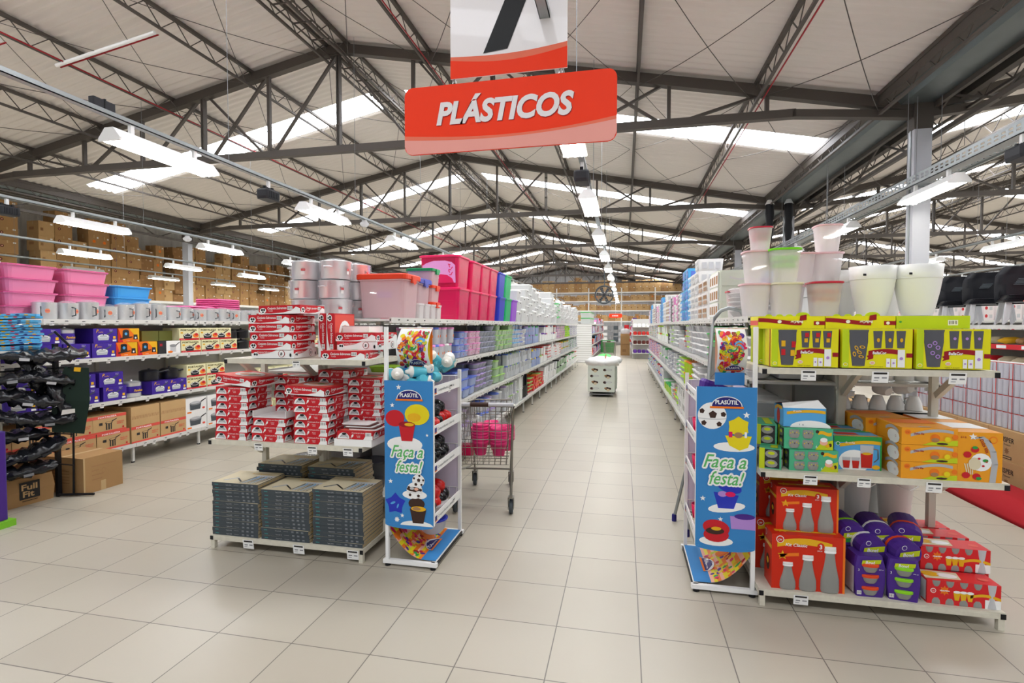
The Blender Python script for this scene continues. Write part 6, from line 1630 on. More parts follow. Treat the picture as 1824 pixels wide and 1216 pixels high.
# ------------------------------------------------------------------ promotion bins and far aisle things
def bin_():
    t = thing('promotion_bin', '', 'bin'); w_, d = .62, .62
    mb = MB()
    for x0, y0, x1, y1 in ((-w_ / 2, -d / 2, w_ / 2, -d / 2 + .015), (-w_ / 2, d / 2 - .015, w_ / 2, d / 2), (-w_ / 2, -d / 2 + .015, -w_ / 2 + .015, d / 2 - .015), (w_ / 2 - .015, -d / 2 + .015, w_ / 2, d / 2 - .015)): mb.box(x0, y0, .12, x1, y1, .74, 'mint')
    mb.box(-w_ / 2 + .015, -d / 2 + .015, .12, w_ / 2 - .015, d / 2 - .015, .14, 'mint')
    for sd in ('f', 'l', 'r'):
        F = face(sd, w_, d, .8)
        for r in range(4):
            for c in range(2):
                x, y = .15 + c * .3, .2 + r * .145
                if (r + c) % 2:
                    mb.ell(F, x, y, .05, .04, 'choc', 1); mb.ell(F, x + .02, y - .03, .04, .03, 'cream', 1.5); mb.ell(F, x + .05, y, .04, .028, 'choc', 1.3); mb.ell(F, x - .04, y + .01, .03, .02, 'brown', 1.6)
                else:
                    mb.ell(F, x - .06, y, .04, .03, 'choc', 1); mb.ell(F, x + .03, y + .005, .08, .02, 'lgrey', 1); mb.ell(F, x + .03, y + .005, .06, .011, 'mint', 1.4)
    mb.obj('bin_body', t)
    for x in (-.26, -.22, .22, .26):
        for y in (-.26, .26):
            mb = MB(); mb.tube([(x, y, 0), (x, y, .12)], .01, 'chrome', 6); mb.obj('leg', t)
    mb = MB(); mb.box(-.28, -.28, .05, .28, .28, .07, 'grey'); mb.obj('base_shelf', t)
    return t
mat('mint', 'e4ebe0', .6)
place('bin', bin_, (-.52, 12.62, 0), 0, 'square promotion bin with mushroom-like print, nearest in the aisle', 'bin')
place('bin', None, (-.48, 13.32, 0), 0, 'second promotion bin right behind the printed one', 'bin')
R = random.Random(12)
for i in range(9):
    def wrap():
        mb = MB(); mb.loft([[(rr_ * (1 + .15 * math.sin(3 * a + zz * 40)) * math.cos(a), rr_ * (1 + .12 * math.cos(2 * a + zz * 30)) * math.sin(a), zz) for a in [2 * PI * q / 12 for q in range(12)]] for rr_, zz in ((.08, 0), (.14, .04), (.15, .08), (.1, .13), (.03, .15))], 'wht2'); return mb.obj('wrapped_item')
    place('wrp', wrap, (-.72 + .2 * (i % 3), 12.42 + .2 * (i // 3), .705 + R.uniform(0, .03)), (R.uniform(-.3, .3), R.uniform(-.3, .3), R.uniform(0, 6)), '%s clear-wrapped white item heaped in the nearest promotion bin' % nth(i), 'wrapped item', 'wrapped items in the near bin', sc=1.3)
for i in range(6): place('wrp', None, (-.64 + .2 * (i % 3), 13.2 + .22 * (i // 3), .705), (0, 0, i), '%s clear-wrapped white item heaped in the second promotion bin' % nth(i), 'wrapped item', 'wrapped items in the second bin')
mb = MB(); mb.lathe([(.08, 0), (.15, .05), (.16, .055)], 'vgreen', 16); tag(mb.obj('green_bowl', loc=(-.48, 13.3, .86), rot=(.3, 0, 0)), 'bright green bowl on the second promotion bin', 'bowl')
mb = MB(); mb.tube([(-.2, 0, 0), (.12, 0, .02)], .02, 'black', 6); mb.tube([(-.02, -.01, .0), (.0, 0, .12)], .012, 'red', 6); tag(mb.obj('black_tool', loc=(-.42, 12.55, .87)), 'black and red handled item on the wrapped goods', 'tool')
place('bigpk', lambda: (lambda m: (m.rr([(.2, .22, .03, 0), (.2, .22, .03, .16)], 'tan'), m.obj('tan_packet'))[1])(MB()), (-.22, 13.5, .71), 0, 'tan packet in the second promotion bin', 'packet')
place('cart', None, (-.62, 22.5, 0), .0, 'empty grey shopping cart farther down the aisle', 'shopping cart')
mb = MB(); mb.box(-.25, -.3, 0, .25, .3, .62, 'carton'); mb.rect(face('f', .5, .6, .6), .1, .2, .3, .35, 'cartondark', 1); mb.box(-.25, -.3, .63, .25, .3, 1.2, 'carton'); tag(mb.obj('tall_carton', loc=(.05, 30, 0)), 'tall brown carton pile at the right of the far aisle', 'carton')
mb = MB(); mb.lathe([(.2, 0), (.28, .1), (.25, .25), (.1, .3)], 'cl_white', 12); tag(mb.obj('white_bundle', loc=(.05, 30, 1.2)), 'white plastic bundle on the tall brown carton pile', 'bundle')
mb = MB(); mb.box(-.4, -.4, 0, .4, .4, .75, 'green'); tag(mb.obj('green_bin', loc=(-1.0, 33, 0)), 'dark green bin at the left of the far aisle', 'bin')
# ------------------------------------------------------------------ cookware shelving goods (faces +X)
XP = -5.83; RP = PI / 2
mat('boxpurple', '3f2692', .4); mat('boxorange', 'ee7518', .4); mat('boxcream', 'ece6b8', .5); mat('printgrey', 'b9bdc2', .4)
def pan_print(mb, F, cx, cy, s, m, hd='slate', L=2):
    mb.ell(F, cx, cy, s, s * .42, m, L, 18); mb.ell(F, cx, cy + s * .1, s * .85, s * .28, 'wht2', L + .4, 16); mb.ell(F, cx, cy + s * .08, s * .7, s * .2, m, L + .7, 16)
    mb.pp(F, [(cx - s, cy), (cx + s, cy), (cx + s * .85, cy - s * .55), (cx - s * .85, cy - s * .55)], m, L - .2)
    mb.pp(F, [(cx + s * .6, cy + s * .25), (cx + s * 1.7, cy + s * .8), (cx + s * 1.72, cy + s * .95), (cx + s * .6, cy + s * .5)], hd, L + 1); mb.ell(F, cx, cy + s * .35, s * .12, s * .12, hd, L + 1, 8)
def purple_cooker():
    wd, d, h = .285, .26, .165; mb = MB(); mb.box(-wd / 2, -d / 2, 0, wd / 2, d / 2, h, 'boxpurple'); F = face('f', wd, d, h)
    pan_print(mb, F, .115, .07, .07, 'printgrey'); mb.text(F, .03, .12, 'P', .05, 'gold', 3, shear=.3, bold=.001); mb.text(F, .055, .118, 'anelux', .022, 'gold', 3, shear=.4)
    mb.text(F, .19, .145, 'Panela de', .011, 'wht2', 2); mb.text(F, .19, .132, 'Pressão', .011, 'wht2', 2); mb.rect(F, .232, .045, .262, .075, 'gold', 2); mb.rect(F, .225, .015, .27, .035, 'wht2', 2)
    return mb.obj('cooker_box')
def orange_cooker():
    wd, d, h = .27, .26, .165; mb = MB(); mb.box(-wd / 2, -d / 2, 0, wd / 2, d / 2, h, 'boxorange'); F = face('f', wd, d, h)
    mb.pp(F, [(.0, .0), (.06, 0), (.0, h)], 'red', 1); mb.pp(F, [(.13, h), (wd, h), (wd, .02)], 'gold', 1)
    mb.lathe  # noqa
    mb.pp(F, [(.05, .05), (.14, .05), (.135, .13), (.055, .13)], 'dark', 2); mb.ell(F, .095, .13, .042, .02, 'dark', 2); mb.ell(F, .095, .1, .018, .018, 'skyb', 3); mb.pp(F, [(.02, .03), (.18, .055), (.18, .068), (.02, .05)], 'choc', 3)
    mb.pp(F, [(.19, .03), (.25, .03), (.245, .09), (.195, .09)], 'dark', 2); mb.ell(F, .22, .05, .012, .012, 'wht2', 3); mb.text(F, .1, .012, 'Pressão', .014, 'wht2', 3)
    return mb.obj('cooker_box')
def fort_cooker():
    wd, d, h = .335, .26, .165; mb = MB(); mb.box(-wd / 2, -d / 2, 0, wd / 2, d / 2, h, 'boxcream'); F = face('f', wd, d, h)
    mb.text(F, .02, .125, 'FORTALEZA', .032, 'olive', 2, bold=.0012, wd=.28); mb.rect(F, 0, 0, wd, .025, 'red', 1); mb.text(F, .02, .008, 'panela de pressão', .01, 'wht2', 2)
    pan_print(mb, F, .14, .06, .075, 'dark', 'dark'); mb.ell(F, .28, .06, .05, .03, 'orange', 1.5); mb.ell(F, .29, .075, .03, .02, 'red', 1.8); mb.rect(F, .02, .09, .06, .11, 'gold', 2)
    return mb.obj('cooker_box')
mat('olive', '5d5a22', .6)
def brown_fort():
    wd, d, h = .40, .4, .2; mb = MB(); mb.box(-wd / 2, -d / 2, 0, wd / 2, d / 2, h, 'carton2'); F = face('f', wd, d, h)
    mb.rect(F, 0, h - .035, wd, h, 'ltred', 1); mb.rect(F, 0, 0, wd, .02, 'ltred', 1); mb.text(F, .06, h - .028, 'FORTALEZA', .024, 'wht2', 2, bold=.0006, wd=.22)
    mb.pp(F, [(.15, .03), (.22, .03), (.22, .1), (.15, .1)], 'ink', 2); mb.pp(F, [(.165, .032), (.175, .032), (.175, .098), (.165, .098)], 'carton2', 3); mb.pp(F, [(.195, .032), (.205, .032), (.205, .098), (.195, .098)], 'carton2', 3); mb.ell(F, .185, .11, .045, .016, 'ink', 2); mb.ell(F, .185, .113, .035, .01, 'carton2', 3); mb.pp(F, [(.22, .115), (.28, .14), (.285, .15), (.22, .13)], 'ink', 2)
    mb.text(F, .28, .1, 'PANELA DE', .018, 'ltred', 2, bold=.0006, wd=.09); mb.text(F, .28, .078, 'PRESSÃO', .018, 'ltred', 2, bold=.0006, wd=.08); mb.rect(F, .07, .09, .11, .12, 'ink', 2); mb.ell(F, .36, .035, .012, .012, 'red', 2)
    return mb.obj('cooker_carton')
def plain_carton(): 
    wd, d, h = .40, .4, .24; mb = MB(); mb.box(-wd / 2, -d / 2, 0, wd / 2, d / 2, h, 'carton2'); F = face('f', wd, d, h)
    for i in range(18): mb.pp(F, [(.01 + i * .021, .09), (.018 + i * .021, .09), (.03 + i * .021, .13), (.022 + i * .021, .13)], 'brown', 1)
    return mb.obj('plain_carton')
def pot_box():
    wd, d, h = .35, .3, .215; mb = MB(); mb.box(-wd / 2, -d / 2, 0, wd / 2, d / 2, h, 'wht2'); F = face('f', wd, d, h)
    mb.pp(F, [(.07, .05), (.24, .05), (.26, .14), (.06, .14)], 'slate', 2); mb.ell(F, .16, .14, .1, .028, 'grey', 3); mb.ell(F, .16, .15, .085, .018, 'lgrey', 3.5); mb.pp(F, [(.25, .14), (.34, .18), (.34, .195), (.25, .16)], 'dark', 4); mb.ell(F, .3, .06, .025, .015, 'ltred', 2); mb.rect(F, .02, .01, .09, .03, 'orange', 2)
    return mb.obj('pot_box')
def row(key, mk, ys, z, nm, cat, sh, x=None, dx=.14):
    for i, y in enumerate(ys):
        place(key, mk, (XP - dx, y, z + .001), RP + random.uniform(-.02, .02), '%s from the left, %s' % (nm % nth(i), sh), cat, None)
PU, ORG, FO = 'purple cooker box, %s', 'orange cooker box, %s', 'cream cooker box, %s'
z2, z3, z4 = 1.31, .80, .24
row('pc', purple_cooker, (3.95, 4.25, 4.55, 4.85), z2, PU, 'box', 'lower row, eye-level cookware shelf')
row('pc', None, (3.95, 4.24, 4.87), z2 + .167, PU, 'box', 'upper row, eye-level cookware shelf')
row('oc', orange_cooker, (5.13, 5.41), z2, ORG, 'box', 'lower row, eye-level cookware shelf'); row('oc', None, (5.16,), z2 + .167, ORG, 'box', 'upper row, eye-level cookware shelf')
mb = MB(); mb.box(-.17, -.13, 0, .17, .13, .165, 'dark'); F = face('f', .34, .26, .165); mb.rect(F, .12, .0, .34, .165, 'wht2', 1); mb.pp(F, [(.18, .02), (.27, .02), (.27, .1), (.18, .1)], 'lgrey', 2); mb.ell(F, .225, .1, .055, .02, 'grey', 2.5); mb.pp(F, [(.27, .1), (.33, .14), (.33, .15), (.27, .115)], 'dark', 3); mb.text(F, .02, .1, '30', .045, 'red', 2, bold=.001); mb.ell(F, .18, .02, .04, .015, 'orange', 3)
tag(mb.obj('cooker_box', loc=(XP - .14, 5.73, z2 + .001), rot=(0, 0, RP)), 'black and white cooker box with a red 30', 'box')
for i, y in enumerate((5.55, 5.8)):
    def ob_():
        mb = MB(); mb.box(-.12, -.1, 0, .12, .1, .13, 'olivebox'); return mb.obj('olive_box')
    mat('olivebox', '7b7d3c', .6); place('olv', ob_, (XP - .22, y, z2 + .168), RP, '%s olive green box behind the cooker with red 30' % ('left', 'right')[i], 'box')
row('fc', fort_cooker, (6.08, 6.43, 6.78), z2, FO, 'box', 'lower row, eye-level cookware shelf'); row('fc', None, (6.05, 6.4, 6.66), z2 + .167, FO, 'box', 'upper row, eye-level cookware shelf')
row('pc', None, (4.0, 4.3, 4.64, 4.97), z3, PU, 'box', 'lower row, third cookware shelf'); row('pc', None, (4.0, 4.29, 4.6, 4.93), z3 + .167, PU, 'box', 'upper row, third cookware shelf')
row('pc', None, (5.6, 5.85), z3, PU, 'box', 'right part of lower row, third cookware shelf')
row('fc', None, (6.16, 6.52), z3, FO, 'box', 'lower row, third cookware shelf'); row('fc', None, (6.16, 6.52), z3 + .167, FO, 'box', 'upper row, third cookware shelf')
row('bfc', brown_fort, (3.7, 4.12, 4.53, 4.94), z4, 'red and brown cooker carton, %s', 'carton', 'lower row, lowest cookware shelf', dx=.21); row('bfc', None, (3.7, 4.1, 4.5, 4.9), z4 + .201, 'red and brown cooker carton, %s', 'carton', 'upper row, lowest cookware shelf', dx=.21)
row('bfc', None, (5.36, 5.77), z4, 'red and brown cooker carton, right pair, %s', 'carton', 'under the plain cartons', dx=.21); row('plc', plain_carton, (5.36, 5.77), z4 + .201, 'plain brown carton with hatched band, %s', 'carton', 'lowest cookware shelf', dx=.21)
row('pbx', pot_box, (6.15, 6.52), z4, 'white pot box, %s', 'box', 'lower row, lowest cookware shelf', dx=.16); row('pbx', None, (6.15, 6.52), z4 + .216, 'white pot box, %s', 'box', 'upper row, lowest cookware shelf', dx=.16)
def band_pot(label_m):
    def f_():
        t = thing('wrapped_pot', '', 'pot'); mb = MB(); mb.lathe([(.085, 0), (.09, .01), (.09, .15)], 'alu', 20); mb.obj('pan', t)
        mb = MB(); mb.lathe([(.0915, .045), (.0915, .115)], label_m, 20, bot=False, top=False)
        F = (V((-.05, -.093, .055)), V((1, 0, 0)), V((0, 0, 1)), V((0, -1, 0))); mb.text(F, 0, 0.005, 'Panelux', .035, 'gold', 2, shear=.3, bold=.001, wd=.1); mb.obj('label_band', t)
        mb = MB(); mb.lathe([(.092, .15), (.06, .165), (.012, .168), (.014, .185)], 'alu', 18); mb.obj('lid', t); return t
    return f_
place('bpot', band_pot('boxpurple'), (XP - .12, 4.5, z2 + .168), RP, 'aluminium pot with purple label band between the upper purple boxes', 'pot')
place('bpot', None, (XP - .12, 5.27, z3 + .001), RP, 'aluminium pot with purple label band on the third cookware shelf', 'pot', sc=1.15)
mat('blackpot', '1d1d22', .3)
def black_pot():
    t = thing('black_pot', '', 'pot'); mb = MB(); mb.lathe([(.1, 0), (.11, .02), (.11, .12)], 'blackpot', 20); mb.obj('pan', t)
    mb = MB(); mb.lathe([(.112, .12), (.08, .14), (.012, .145), (.015, .16)], 'blackpot', 18); mb.obj('lid', t); mb = MB(); mb.tube([(.1, 0, .1), (.22, 0, .12)], .012, 'blackpot', 8); mb.obj('handle', t); return t
for i, (y, z) in enumerate(((5.55, z3 + .168), (5.85, z3 + .168), (6.95, z2), (6.95, z2 + .165), (7.2, z2), (7.2, z2 + .165))):
    place('bkp', black_pot, (XP - .15, y, z + .001), RP - .5, '%s black pot %s' % (('left', 'right', 'near lower', 'near upper', 'far lower', 'far upper')[i], 'on the purple boxes, third cookware shelf' if i < 2 else 'in dark stacks at right of the eye-level cookware shelf'), 'pot')
# more boxes farther along, partly hidden by the red boxes
for lv, z in enumerate((z4, z3, z2)):
    for i in range(9):
        place('fc', None, (XP - .14, 7.6 + i * .4, z + .001), RP, '%s cream cooker box of the far stretch, %s cookware shelf' % (nth(i), ('lowest', 'third', 'eye-level')[lv]), 'box', 'cooker boxes on the far stretch')
# aluminium pans on top
def alupan(h, r=.1):
    def f_():
        t = thing('aluminium_pan', '', 'pan'); mb = MB(); mb.lathe([(r * .95, 0), (r, .01), (r, h), (r + .004, h + .004)], 'alu', 22)
        F = (V((-.022, -r - .0015, h * .35)), V((1, 0, 0)), V((0, 0, 1)), V((0, -1, 0))); mb.ell(F, .022, .025, .022, .024, 'orange', 1, 12); mb.rect(F, .004, .02, .04, .03, 'red', 2); mb.obj('pan', t)
        mb = MB(); mb.tube([(-r * .5, -r * .87, h * .75), (-r * .6, -r - .03, h * .7), (-r * .6, -r - .03, h * .25), (-r * .5, -r * .87, h * .2)], .007, 'slate', 6); mb.obj('handle', t)
        mb = MB(); mb.lathe([(r + .006, .002), (r + .012, h), (r * .4, h + .03)], 'cl_bag', 12); mb.obj('plastic_wrap', t)
        return t
    return f_
hs = [.17, .17, .19, .15, .18, .2, .19, .17, .16, .15, .16, .17, .16, .15, .16, .16, .15, .16]
for i in range(18):
    place('ap%d' % int(hs[i] * 100), alupan(hs[i]), (XP - .13, 4.32 + i * .225, 1.746), RP + (.3 if i % 3 else -.4), '%s wrapped aluminium pan in the row along the top cookware shelf' % nth(i), 'pan', 'aluminium pans along the top shelf')
# plastic tubs behind
def rtub(m, ml):
    def f_():
        t = thing('laundry_tub', '', 'tub'); mb = MB(); mb.rr([(.46, .36, .05, 0), (.50, .40, .06, .115), (.53, .43, .07, .12), (.53, .43, .07, .128)], m, n=4)
        F = (V((-.2, -.196, .02)), V((1, 0, 0)), V((0, -.1, 1)), V((0, -1, 0))); mb.band(F, [(0, .08), (.33, .08)], .0015, ml, 2); mb.pp(F, [(.33, 0), (.3315, 0), (.3315, .08), (.33, .08)], ml, 2)
        mb.obj('body', t); mb = MB(); mb.rr([(.54, .44, .07, .128), (.54, .44, .07, .136), (.5, .4, .06, .14)], ml, n=4); mb.obj('lid', t); return t
    return f_
for i, (y, n, m, ml, cn) in enumerate(((3.72, 4, 'pinkp', 'pinkd', 'pink'), (4.30, 4, 'pinkp', 'pinkd', 'pink'), (4.88, 4, 'pinkp', 'pinkd', 'pink'), (5.46, 3, 'bluep', 'bluep', 'blue'), (6.02, 1, 'bluep', 'bluep', 'blue'))):
    for j in range(n):
        place('rt' + m, rtub(m, ml), (-6.27 - .01 * (j % 2), y, 1.746 + j * .142), RP, '%s %s tub, %s of the %s pile on the cookware shelving' % (('pale', 'rosy')[j % 2] if cn == 'pink' else 'sky', cn, updown(j, n), nth(i)), 'tub', 'lidded tubs on the cookware shelving')
def lidm():
    mb = MB(); mb.rr([(.5, .4, .06, 0), (.54, .44, .07, .012), (.5, .4, .06, .03)], 'pinkd', n=4); return mb.obj('pink_disc_tray')
for k, (y, n) in enumerate(((6.55, 7), (7.1, 11))):
    for j in range(n): place('plid', lidm, (-6.3, y, 1.746 + j * .031), RP + random.uniform(-.05, .05), 'pink plastic lid, %s of the %s loose pile' % (updown(j, n), ('lower', 'taller')[k]), 'lid', 'loose pink lids')
def mould():
    mb = MB(); mb.lathe([(.13, 0), (.16, .03), (.17, .035)], 'yellow', 16); return mb.obj('yellow_plate')
for j in range(8): place('ypl', mould, (-6.2, 7.75, 1.746 + j * .018), 0, '%s pale yellow dish in the pile past the pink lids' % updown(j, 8), 'dish', 'pale yellow dishes')
for k in range(3):
    def ring_(c=k):
        mb = MB(); pts = [(.19 * math.cos(a), .14 * math.sin(a), .12 + .02 * math.sin(4 * a)) for a in [2 * PI * q / 20 for q in range(21)]]
        mb.loft([[(x * s_, y * s_, z * q + (.0)) for x, y, z in pts[:-1]] for s_, q in ((.85, 0), (1, 1), (.96, 1), (.82, .1))], 'wht2', top=False); mb.tube(pts, .008, 'blue', 6)
        F = (V((-.1, -.135, .02)), V((1, 0, 0)), V((0, 0, 1)), V((0, -1, 0)))
        return mb.obj('patterned_basin')
    place('pbas', ring_, (-6.15, 8.25 + k * .42, 1.746), RP, '%s white basin with wavy blue rim on the cookware shelving' % nth(k), 'basin', 'wavy blue-rimmed basins')
    place('pbas', None, (-6.15, 8.27 + k * .42, 1.80), RP, '%s white basin with wavy blue rim, nested above' % nth(k), 'basin', 'wavy blue-rimmed basins')

# ------------------------------------------------------------------ left foreground: bags, rack, cartons
t = thing('wire_rack', 'black wire rack hung with bagged black goods at the left edge', 'display rack', (0, 0, 0))
for i, (x, y) in enumerate(((-5.43, 4.02), (-5.5, 3.5), (-5.95, 4.05))):
    mb = MB(); mb.box(x - .018, y - .018, .0, x + .018, y + .018, (1.5, 1.62, 1.5)[i], 'black'); mb.obj('post', t)
mb = MB(); mb.bar((-5.43, 4.02, 1.62), (-5.30, 4.15, 1.38), .03, .02, 'black'); mb.obj('sloped_arm', t)
for k, z in enumerate((.32, .62, .86, 1.06, 1.26, 1.42)):
    mb = MB(); mb.tube([(-5.95, 4.05, z), (-5.43, 4.02, z), (-5.5, 3.5, z)], .008, 'black', 6); mb.tube([(-5.43, 4.02, z), (-5.15, 3.95, z + .02)], .006, 'black', 6); mb.obj('rail', t)
mb = MB(); mb.tube([(-5.3, 4.06, .02), (-5.28, 4.06, .75)], .01, 'black', 6); mb.tube([(-5.42, 4.0, .02), (-5.1, 4.1, .02)], .012, 'black', 6); mb.obj('foot', t)
mat('blackbag2', '1b1c20', .18, bump=.9, nscale=22)
def bag(seed, L_=.34, w_=.16, h=.07, m='blackbag2'):
    def f_():
        R2 = random.Random(seed); mb = MB(); rings = []
        for i in range(13):
            q = i / 12; s_ = max(.35, min(1, 4 * q * (1 - q)) ** .3)
            rings.append([((q - .5) * L_ + R2.uniform(-.012, .012), w_ / 2 * s_ * (abs(math.cos(a)) ** .6) * (1 if math.cos(a) > 0 else -1) * R2.uniform(.86, 1.08), h / 2 + h / 2 * s_ * (1 - .4 * (i % 3 == 1)) * math.sin(a) * R2.uniform(.6, 1.25)) for a in [2 * PI * k / 16 for k in range(16)]])
        mb.loft(rings, m)
        F = (V((-.05, -w_ / 2 - .004, h * .3)), V((1, 0, 0)), V((0, 0, 1)), V((0, -1, 0))); mb.rect(F, .0, 0, .07, .025, ('lgrey', 'dark', 'grey', 'lgrey', 'dark')[seed % 5], 3)  # label-like patch, its colour painted in for the whitish highlight on the bag
        return mb.obj('bagged_item')
    return f_
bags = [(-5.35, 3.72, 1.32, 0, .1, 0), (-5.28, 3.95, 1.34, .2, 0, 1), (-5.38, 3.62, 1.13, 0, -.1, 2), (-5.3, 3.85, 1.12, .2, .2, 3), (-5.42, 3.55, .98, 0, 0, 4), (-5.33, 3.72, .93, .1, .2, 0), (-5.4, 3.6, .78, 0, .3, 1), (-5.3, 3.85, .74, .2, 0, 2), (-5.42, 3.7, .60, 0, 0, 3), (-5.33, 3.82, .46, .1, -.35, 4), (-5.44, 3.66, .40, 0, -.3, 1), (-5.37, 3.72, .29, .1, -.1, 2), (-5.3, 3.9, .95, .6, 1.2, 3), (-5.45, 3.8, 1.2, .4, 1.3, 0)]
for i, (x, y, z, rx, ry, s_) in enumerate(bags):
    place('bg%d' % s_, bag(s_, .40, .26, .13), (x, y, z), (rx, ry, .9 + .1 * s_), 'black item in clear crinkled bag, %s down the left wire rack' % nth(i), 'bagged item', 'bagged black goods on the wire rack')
mat('darkgreen', '14291f', .6)
mb = MB(); mb.loft([[(-.12, .0, .0), (.12, .0, -.02), (.1, .05, -.02), (-.1, .05, 0)], [(-.15, -.01, .3), (.13, -.01, .3), (.12, .06, .3), (-.13, .06, .3)], [(-.09, 0, .62), (.09, 0, .62), (.08, .04, .62), (-.08, .04, .62)]], 'darkgreen', smooth=False); mb.box(-.02, -.012, .58, .03, -.002, .62, 'gold')
tag(mb.obj('green_apron', loc=(-5.2, 3.95, .66), rot=(0, .12, .9)), 'dark green cloth item hanging from the black wire rack', 'cloth')
mb = MB(); mb.add([(0, 0, 0), (.1, .02, .01), (.1, .0, .05), (.01, -.02, .05)], [(0, 1, 2, 3)], 'wht2'); tag(mb.obj('price_slip', loc=(-5.15, 3.85, .84), rot=(0, 0, .9)), 'white paper slip sticking out from the wire rack', 'paper slip')
mat('bluefab', '5fb8ea', .5, noise=.25, nscale=60)
for j in range(13):
    def bb_():
        mb = MB(); n = 10; rings = []
        for i in range(n + 1):
            q = i / n; rings.append([(-.3 + .6 * q, -.2, .006 * math.sin(9 * q)), (-.3 + .6 * q, .2, .008 * math.sin(7 * q + 1)), (-.3 + .6 * q, .2, .022 + .006 * math.sin(7 * q)), (-.3 + .6 * q, -.2, .02 + .006 * math.sin(9 * q))])
        mb.loft(rings, 'bluefab', smooth=False)
        F = (V((-.3, -.2015, 0)), V((1, 0, 0)), V((0, 0, 1)), V((0, -1, 0)))
        for k in range(9): mb.ell(F, .05 + k * .06, .012, .016, .005, ('red', 'navy', 'gold')[k % 3], 2, 8)
        return mb.obj('folded_bag')
    place('fbag', bb_, (-5.72 + .012 * (j % 3), 3.72 + .01 * (j % 2), 1.45 + j * .0265), (random.uniform(-.02, .02), random.uniform(-.02, .03), .95 + random.uniform(-.08, .08)), '%s folded blue patterned bag piled above the black wire rack' % updown(j, 13), 'folded bag', 'folded blue patterned bags')
mb = MB(); mb.box(-5.98, 3.5, 1.42, -5.45, 4.0, 1.445, 'shelf'); mb.box(-5.74, 3.7, 0, -5.70, 3.74, 1.42, 'rack')
tag(mb.obj('side_table', ), 'white shelf stand under the folded blue bags', 'shelf')
# cartons on the floor
def opn_carton(wd, d, h, txt=None, c='carton'):
    mb = MB(); mb.box(-wd / 2, -d / 2, 0, wd / 2, d / 2, h, c)
    F = face('t', wd, d, h); mb.rect(F, wd * .46, 0, wd * .54, d, 'tape', 1)
    return mb
mb = opn_carton(.56, .40, .36); F = face('r', .56, .40, .36)
for k in range(4): mb.rect(F, .08, .12 + .045 * k, .08 + (.1, .12, .07, .25)[k], .132 + .045 * k, 'brown', 1)
mb.ell(F, .2, .2, .02, .028, 'brown', 1); mb.ell(F, .2, .2, .016, .023, 'carton', 2); mb.rect(F, .17, 0, .22, .1, 'tape', 1); mb.rect(F, 0, 0, .015, .36, 'tape', 1)
F = face('f', .56, .4, .36)
for k in range(5): mb.rect(F, .15, .1 + .03 * k, .38, .108 + .03 * k, 'cartondark', 1)
tag(mb.obj('carton', loc=(-5.49, 4.30, 0), rot=(0, 0, -.03)), 'large closed brown carton on the floor before the cookware shelving', 'carton')
mb = MB(); wd, d, h = .3, .42, .27; mb.rr([(wd - .02, d - .02, .01, 0), (wd, d, .012, h * .5), (wd - .03, d - .03, .01, h - .01)], 'carton'); mb.add([(-wd / 2, -d / 2, h - .01), (wd / 2 - .01, -d / 2 + .01, h - .01), (wd / 2, d / 2, h + .02), (-wd / 2, d / 2, h + .01)], [(0, 1, 2, 3)], 'carton2')
F = (V((wd / 2 + .001, -d / 2, 0)), V((0, 1, 0)), V((0, 0, 1)), V((1, 0, 0)))
mb.pp(F, [(.13, .06), (.29, .06), (.29, .22), (.13, .22)], 'ink', 1); mb.text(F, .145, .145, 'Full', .075, 'carton2', 3, bold=.0022, wd=.125); mb.text(F, .155, .08, 'Fit', .075, 'carton2', 3, bold=.0022, wd=.09); mb.rect(F, .15, .04, .27, .046, 'ink', 1)
tag(mb.obj('carton', loc=(-5.59, 3.79, 0), rot=(0, 0, -.12)), 'brown Full Fit carton under the black wire rack', 'carton')
mat('violet', '57468c', .6); mat('vlime', '7fc431', .5)
t = thing('mat_roll', 'violet ribbed panel with lime green base at the left edge', 'panel', (-5.22, 3.22, 0))
mb = MB()
for k in range(24): mb.box(-.18 + k * .0155, -.1, .06, -.18 + k * .0155 + .011, .1, .80, 'violet')
mb.box(-.18, -.095, .06, .188, .095, .79, 'purple'); mb.obj('ribbed_panel', t)
mb = MB(); mb.box(-.22, -.14, 0, .22, .14, .055, 'vlime'); mb.obj('base', t)
# ------------------------------------------------------------------ brown cartons on high racks
def ctn(k):
    def f_():
        wd, d, h = ((.6, .5, .42), (.5, .5, .5), (.42, .5, .58), (.62, .5, .34))[k]
        mb = MB(); mb.box(-wd / 2, -d / 2, 0, wd / 2, d / 2, h, ('carton', 'carton2', 'carton', 'cartondark')[k]); F = face('f', wd, d, h)
        mb.rect(F, wd * .47, h * .8, wd * .53, h, 'tape', 1); mb.rect(F, wd * .75, h * .8, wd * .9, h * .9, 'wht2', 1)
        if k == 0: mb.ell(F, wd * .25, h * .55, .05, .05, 'maroon', 1); mb.ell(F, wd * .25, h * .55, .02, .02, 'peach', 2)
        elif k == 2: mb.ell(F, wd * .5, h * .6, .06, .06, 'orange', 1); mb.rect(F, wd * .3, h * .42, wd * .7, h * .47, 'brown', 1)
        else: mb.rect(F, wd * .12, h * .35, wd * .3, h * .55, 'cartondark' if k == 1 else 'brown', 1)
        F = face('l', wd, d, h); mb.rect(F, .1, h * .4, .3, h * .6, 'brown', 1)
        for sd in ('l', 'r'): F = face(sd, wd, d, h); mb.rect(F, d * .46, h * .75, d * .54, h, 'tape', 1)
        return mb.obj('brown_carton')
    return f_
CD = ((.6, .42), (.5, .5), (.42, .58), (.62, .34))
t = thing('high_rack', 'tall pale steel pallet rack of brown cartons along the left wall', 'rack', (-19.9, 11, 0))
